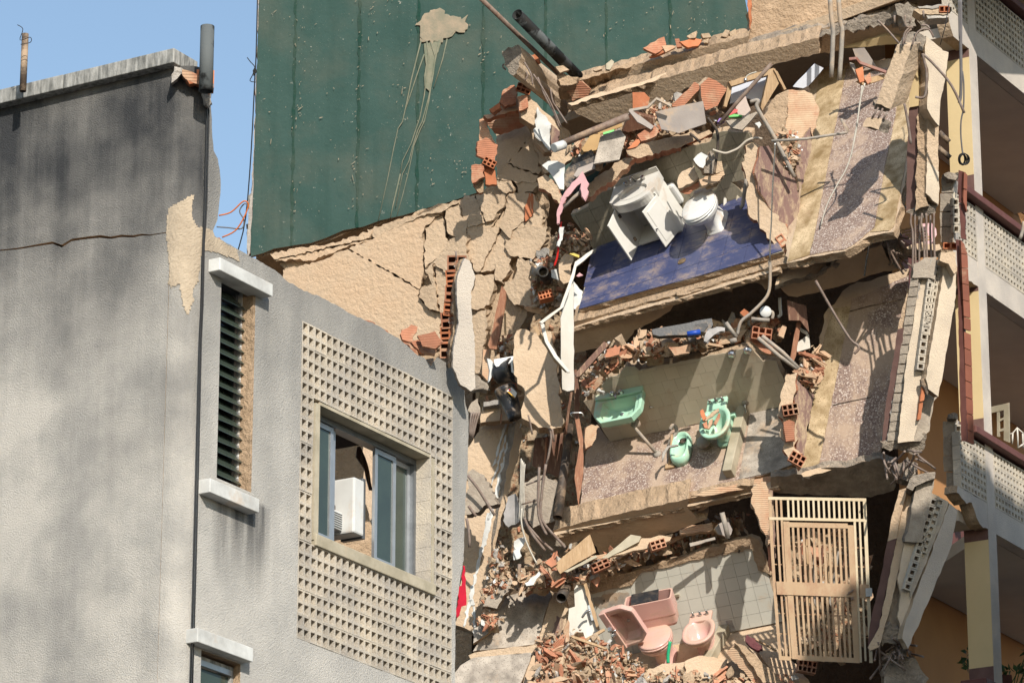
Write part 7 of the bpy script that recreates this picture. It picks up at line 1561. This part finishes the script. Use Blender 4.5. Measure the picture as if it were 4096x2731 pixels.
heap(z10((400,560),(900,520),(985,800),(975,1300),(800,1420),(480,1420),(420,1000)), 43.2, (0,.4), 14, 26, .08, .22, .12, 'behind the iron gate', 150, 2)
heap(y2((480,1060),(700,980),(700,1180),(520,1210)), 45.4, (0,.5), 6, 10, .04, .10, .05, 'above the white cooler lid', 80, 1)
heap(y2((900,200),(1170,150),(1200,260),(1060,300),(960,260)), 44.9, (0,.5), 8, 6, .04, .10, .04, 'above the dark drain pipe mouth', 80, 1)
heap(y4((260,1000),(310,930),(480,950),(450,1020),(420,1060),(300,1030)), 43.72, (-.1,.5), 10, 2, .04, .09, .02, 'on the grey speckled plate', 40, 1)
heap(z12((320,200),(420,180),(520,210),(480,330),(400,430),(330,440),(300,330)), 43.5, (0,.3), 8, 12, .05, .12, .06, 'at the left end of the beige tiles', 100, 0)
heap(z6((840,0),(950,60),(940,150),(850,240),(760,220),(700,150),(680,60)), 44.7, (0,.2), 6, 12, .05, .12, .05, 'in the dark gap left of the blue floor', 100, 0, flat=.3)
heap(z8((370,920),(470,900),(500,1050),(480,1200),(400,1130)), 43.3, (.1,.3), 8, 8, .05, .11, .05, 'in the upper partition break', 100, 1)
heap(z6((540,240),(740,220),(830,330),(770,540),(700,600),(620,640),(560,560)), 45.0, (0,.3), 10, 22, .06, .16, .06, 'in the hollow beside the white frame', 120, 1, flat=.3)
heap([(1900,1560),(2060,1330),(2150,1250),(2330,1180),(2370,1700),(2340,2180),(2200,2330),(2080,2360),(1930,2250),(1960,1900)], 46.3, (0,.2), 26, 34, .08, .22, .10, 'deep in the gully between the walls', 400, 3, flat=.4)
# solid lumps that stand out of the rubble
for k, (zf, q, D_, n_, t_, m_, lb) in enumerate((
    (z13, ((890,1300),(1060,1232),(1270,1208),(1282,1330),(1010,1430),(905,1410)), 42.70, (-.1,.5), .12, 'plaster', 'beige plaster slab in front of the pink toilet'),
    (z13, ((1270,1205),(1400,1150),(1672,1190),(1640,1340),(1400,1385),(1275,1330)), 42.60, (0,.5), .12, 'plaster_orange', 'broad beige slab in front of the pink bidet'),
    (y11, ((20,1032),(130,918),(330,1180),(505,1425),(400,1470),(280,1330)), 42.38, (-.2,.1), .15, 'brick_dusty', 'ribbed brick wall lump leaning left of the gate foot'),
    (y11, ((135,905),(330,985),(480,1150),(640,1290),(800,1460),(510,1440),(340,1180)), 42.33, (.2,.45), .12, 'plaster_rough', 'mortar faced brick lump right of the ribbed one'),
    (y11, ((430,990),(700,1040),(1000,1230),(1150,1460),(800,1470),(560,1200)), 42.58, (.1,.6), .1, 'plaster_orange', 'reddish floor slab under the iron gate'),
    (y11, ((-10,1200),(140,1100),(300,1330),(380,1460),(-10,1470)), 42.68, (0,.4), .12, 'plaster', 'beige block in the shade of the ribbed lump'),
    (z7, ((1540,500),(1630,470),(1760,450),(1770,500),(1640,525),(1550,530)), 43.35, (0,.4), .08, 'brick_dusty', 'ribbed brick slab on the grey tiles crest'),
    (z7, ((1780,490),(1870,420),(1895,500),(1870,560),(1800,530)), 43.25, (.2,.2), .04, 'grey_board', 'dark stone plate upright on the grey tiles crest'),
    (z7, ((500,860),(600,780),(612,800),(560,870),(515,880)), 43.25, (-.1,.4), .05, 'white_paint', 'white smeared brick left of the cream door'),
    (z7, ((640,720),(690,680),(720,730),(680,750)), 43.25, (0,.4), .06, 'brick', 'red brick with white smear above the tan panel foot'),
    (y12, ((745,505),(775,420),(835,412),(830,470),(790,500)), 43.15, (-.1,.4), .06, 'brick_dusty', 'upright red brick behind the black bumper'),
    (y12, ((1755,250),(1800,210),(1855,255),(1800,290)), 42.95, (0,.3), .08, 'brick_clean', 'orange brick lump beside the white shower head'),
    (y12, ((1050,590),(1270,560),(1260,650),(1110,675)), 43.25, (0,.2), .06, 'brick', 'curved red brick shell on the beige tiles crest'),
    (y12, ((420,620),(580,575),(560,660),(470,690),(425,690)), 43.25, (0,.3), .08, 'brick', 'large red brick at the left of the beige crest'),
    (y12, ((1860,470),(1960,450),(2100,560),(2150,680),(2000,640),(1870,540)), 42.95, (.1,.2), .1, 'brick', 'hollow red bricks at the right of the beige crest'),
    (y12, ((2140,470),(2180,375),(2220,390),(2190,500)), 42.75, (.1,.2), .06, 'brick_dusty', 'upright red clay channel by the beige crest end'))):
    item('rubble_lump', zf(*q), D_, n_, t_, m_, lb, 'rubble', 'mortar' if 'brick' in m_ else 'plaster_rough', .012, .05)
for k, (zf, p, D_, a_, me_, lb) in enumerate(((z7, (1360,640), 43.35, 18, holed(.17,.10,.14,3,2,.008,.009,.12,'brick'), 'hollow brick with open cells on the grey tiles crest'), (z7, (970,790), 43.35, 25, holed(.20,.10,.14,3,2,.008,.009,.12,'brick'), 'hollow brick with open cells above the cream door'), (z10, (500,1480), 42.3, -10, holed(.20,.13,.14,4,2,.008,.009,.12,'brick'), 'hollow brick in the shade under the iron gate'), (y12, (1870,500), 42.85, -8, holed(.22,.14,.14,3,2,.008,.009,.12,'brick'), 'hollow brick at the right end of the beige crest'))):
    o = cellbrick(zf(p)[0], D_, None, a_, me_, (.1,.25), 'hollow_brick'); tag(o, lb, 'brick', 'hollow bricks in the rubble')
# ---- small household things in the rubble
item('car_bumper', y12((885,415),(1180,360),(1478,305),(1492,370),(1440,440),(1200,470),(960,480),(895,465)), 43.2, (0,.35), .10, 'black_plastic', 'long black plastic trim lying under the blue floor beam', 'trim', jag=.006)
item('black_tray', y12((1290,430),(1310,365),(1430,345),(1440,380),(1400,440)), 43.05, (0,.3), .04, 'black_plastic', 'glossy black tray on the long black trim', 'tray')
tube('blue_bottle', path(y12((1235,460),(1300,450),(1365,440)), 43.0), .030, 'blue_plastic', seg=12, label='small blue bottle beside the black tray', cat='bottle')
item('grey_garment', y12((1400,530),(1430,440),(1500,400),(1610,395),(1610,430),(1500,460),(1470,500),(1430,540)), 42.95, (0,.4), .05, 'bag', 'grey garment draped on the beige crest', 'garment', jag=.015, step=.04)
sw = empty('hand_shower', None, 'white shower head standing in the rubble', 'shower head', None, axes(pt(*y12((2012,240))[0], 42.8), RT, (UPV*.2-FW).normalized(), (UPV+FW*.2).normalized()))
lathe('rose', [(.02,-.05),(.06,-.02),(.065,0),(.06,.008),(.01,.012)], 'white_plastic', sw, None, 22)
tube('bent_pipe', path(y12((2035,235),(2075,240),(2085,270),(2075,310)), 42.85, 3), .018, 'pipe_grey', label='grey bent arm of the white shower head', cat='pipe')
tube('bent_pipe', path(y12((2150,100),(2155,200),(2160,270),(2130,290)), 43.3, 2), .018, 'white_plastic', label='white pipe standing right of the shower head', cat='pipe')
for k, q in enumerate((((1618,345),(1722,492)), ((1935,495),(2150,680),(2325,805)), ((1975,478),(2180,640),(2340,800)), ((1870,310),(1980,320),(2050,322)), ((1660,535),(1725,515)))):
    tube('loose_pipe', path(y12(*q), 42.6), .022 if k != 4 else .03, 'pipe_grey', seg=9, label=('short standing', 'lower of two slanting', 'upper of two slanting', 'level pale', 'thick stubby')[k]+' pipe on the beige tiles crest', cat='pipe', group='pipes on the beige crest')
for k, (q, m_) in enumerate(((((430,500),(560,540),(580,720),(520,640),(440,640)), 'wood_brown'), (((445,915),(500,640),(528,655),(490,880),(470,930)), 'wood_red'), (((490,800),(578,735),(590,830),(497,855)), 'white_wood'), (((520,690),(570,720),(575,745),(500,700)), 'white_wood'), (((360,700),(415,670),(425,690),(380,760)), 'wood_red'))):
    item('loose_board', z9(*q), 42.8+.05*k, (.1,.1), .04, m_, ('dark wide', 'reddish upright', 'white square', 'thin white', 'short reddish')[k]+' board between the beige crest and the terrazzo', 'board', group='boards beside the terrazzo')
tube('steel_tube', path(z7((1828,385),(1850,470),(1868,560)), 43.1), .028, 'pipe_grey', seg=12, label='grey tube standing upright on the grey tiles crest', cat='pipe')
item('steel_angle', z7((1610,590),(1780,550),(1785,565),(1615,612)), 43.25, (0,.4), .03, 'pipe_grey', 'pale steel angle lying on the grey tiles crest', 'angle')
item('wood_batten', z13((190,960),(250,975),(540,1085),(520,1095),(210,985)), 42.6, (0,.4), .03, 'wood_raw', 'pale wood batten across the top of the brick heap', 'batten')
item('wood_batten', z13((315,1000),(510,898),(520,915),(335,1018)), 42.95, (0,.4), .03, 'wood_raw', 'short wood batten under the pink basin', 'batten')
item('wood_batten', y4((505,1520),(525,1505),(650,1568),(640,1600)), 43.6, (0,.4), .03, 'wood_raw', 'short brown batten at the bottom edge', 'batten')
bs = empty('broom', pt(*y11((350,900))[0], 42.35), 'dusty dark red broom head lying left of the gate foot', 'broom')
S('bristles', y11((275,835),(312,800),(400,850),(445,905),(505,985),(430,1002),(350,950),(282,895)), 42.35, (-.1,.4), .08, 'bristle', None, .015, .02, parent=bs)
S('handle', y11((410,860),(430,855),(700,1000),(690,1015)), 42.4, (0,.4), .03, 'wood_raw', None, .002, parent=bs)
for k in range(7):
    x0 = 500+k*55; item('loose_batten', z10((x0,560+20*k),(x0+14,556+20*k),(x0+60-20*k,1000+25*(k % 3)),(x0+40-20*k,1010)), 42.8, (.1,.1), .03, ('wood_brown','wood_raw','pipe_grey')[k % 3], ('leftmost','second','third','fourth','fifth','sixth','rightmost')[k]+' loose batten leaning behind the iron gate', 'batten', group='battens behind the gate')
# rubble chunks on the upper pier and in the gap beside the column heads
for k, (q, m_) in enumerate((((1290,60),(1400,40),(1480,70),(1470,90),(1330,95)), ) and ((((1300,70),(1420,45),(1540,60),(1540,95),(1350,105)), 'mortar'), (((1380,100),(1530,95),(1540,120),(1400,130)), 'mortar_grey'), (((1330,45),(1560,30),(1560,50),(1340,62)), 'pipe_grey'))):
    item('slab_crust', z8(*q), 43.3, (0,.3), .2, m_, ('upper beige', 'lower grey', 'flat grey')[k]+' crust of the torn slab at top right', 'slab', None, .012, .05, group='slab crusts at top right')
o = cellbrick(z8((1478,85))[0], 43.0, None, 0, holed(.11,.07,.08,2,1,.008,.010,.07,'brick_clean'), (0,.1), 'hollow_brick'); tag(o, 'small hollow red brick in the torn slab at top right', 'brick')
# ================================================================== potted plant at the lower right corner, and an added tree out of view that shades it
def leaves(n, c, r, sz, rnd, m='leaf', gap=0):
    vs = []; fs = []
    for k in range(n):
        while True:
            d = Vector((rnd.uniform(-1,1), rnd.uniform(-1,1), rnd.uniform(-1,1)))
            if d.length < 1 and (not gap or noise.noise(Vector((d.x*3.1+c.x, d.y*3.1, d.z*3.1))) > gap): break
        P = c+Vector((d.x*r[0], d.y*r[1], d.z*r[2])); s = sz*rnd.uniform(.6,1.3)
        q = Matrix.Rotation(rnd.uniform(0,6.28),3,'X') @ Matrix.Rotation(rnd.uniform(0,6.28),3,'Y') @ Matrix.Rotation(rnd.uniform(0,6.28),3,'Z'); o_ = len(vs)
        for v in ((0,-1,0),(.45,-.2,.1),(.25,.5,.05),(0,1,-.1),(-.25,.5,.05),(-.45,-.2,.1)): vs.append(P+q @ Vector(v)*s)
        fs.append(tuple(range(o_, o_+6)))
    return vs, fs
rn = random.Random(4)
pc = pt(*y10((950,1440))[0], 42.6)
pln = empty('potted_plant', pc-ZZ*.5, 'leafy green plant in a dark pot at the lower right corner', 'plant')
for k in range(14):
    p0 = pc+Vector((rn.uniform(-.1,.15), rn.uniform(-.1,.1), -.35)); p1 = pc+Vector((rn.uniform(-.45,.4), rn.uniform(-.25,.25), rn.uniform(-.05,.22)))
    tube('stem', [p0, p0.lerp(p1,.5)+ZZ*.06, p1], .006, 'leaf', parent=pln, seg=5)
    v, f = leaves(9, p1, (.10,.10,.06), .055, rn); place('leaf_cluster', v, f, ['leaf'], None, pln)
S('pot', y10((670,1500),(740,1480),(1000,1490),(1010,1640),(690,1640)), 42.7, (0,.1), .3, 'maroon', None, .004, parent=pln)
def added_shade_tree(label, base, crowns, n, sz, seed, gap):
    rnd = random.Random(seed); T_ = empty('street_tree', base, label, 'tree', 'street trees')
    top = sum((c for c, r in crowns), Vector())/len(crowns)
    mid = base.lerp(top, .55)+Vector((0,0,1.0))
    tube('trunk', [base, base.lerp(mid,.5)+Vector((.1,.1,.3)), mid], [.32,.25,.17], 'bark', parent=T_, seg=10)
    for c, r in crowns:
        tube('limb', [mid, mid.lerp(c,.5)+ZZ*.3, c], [.14,.09,.03], 'bark', parent=T_, seg=7)
        v, f = leaves(n, c, r, sz, rnd, gap=gap); place('crown', v, f, ['leaf'], None, T_)
    return T_
# added tree outside the view, crowns placed to block sun and sky light
def sunward(x, y, D, t): return pt(x, y, D)+SUN*t
c1 = sunward(4050, 2620, 43, 13); c2 = sunward(3620, 2830, 42, 12); c3 = sunward(4330, 2250, 43.5, 14)
c4 = pt(4900, 2700, 40); c5 = pt(4800, 2150, 41); c6 = pt(3950, 3620, 40); c7 = pt(4700, 3400, 37)
added_shade_tree('tall street tree whose shade falls on the lower right corner', Vector((c1.x+4.5, c1.y-1, 0)), [(c1, (1.5,1.2,1.35)), (c2, (1.25,1.0,1.05)), (c3, (.9,.9,.6)), (c4, (1.7,1.8,1.9)), (c5, (1.4,1.6,1.4)), (c6, (2.0,1.4,1.3)), (c7, (1.6,1.5,1.5))], 6000, .17, 11, 0)
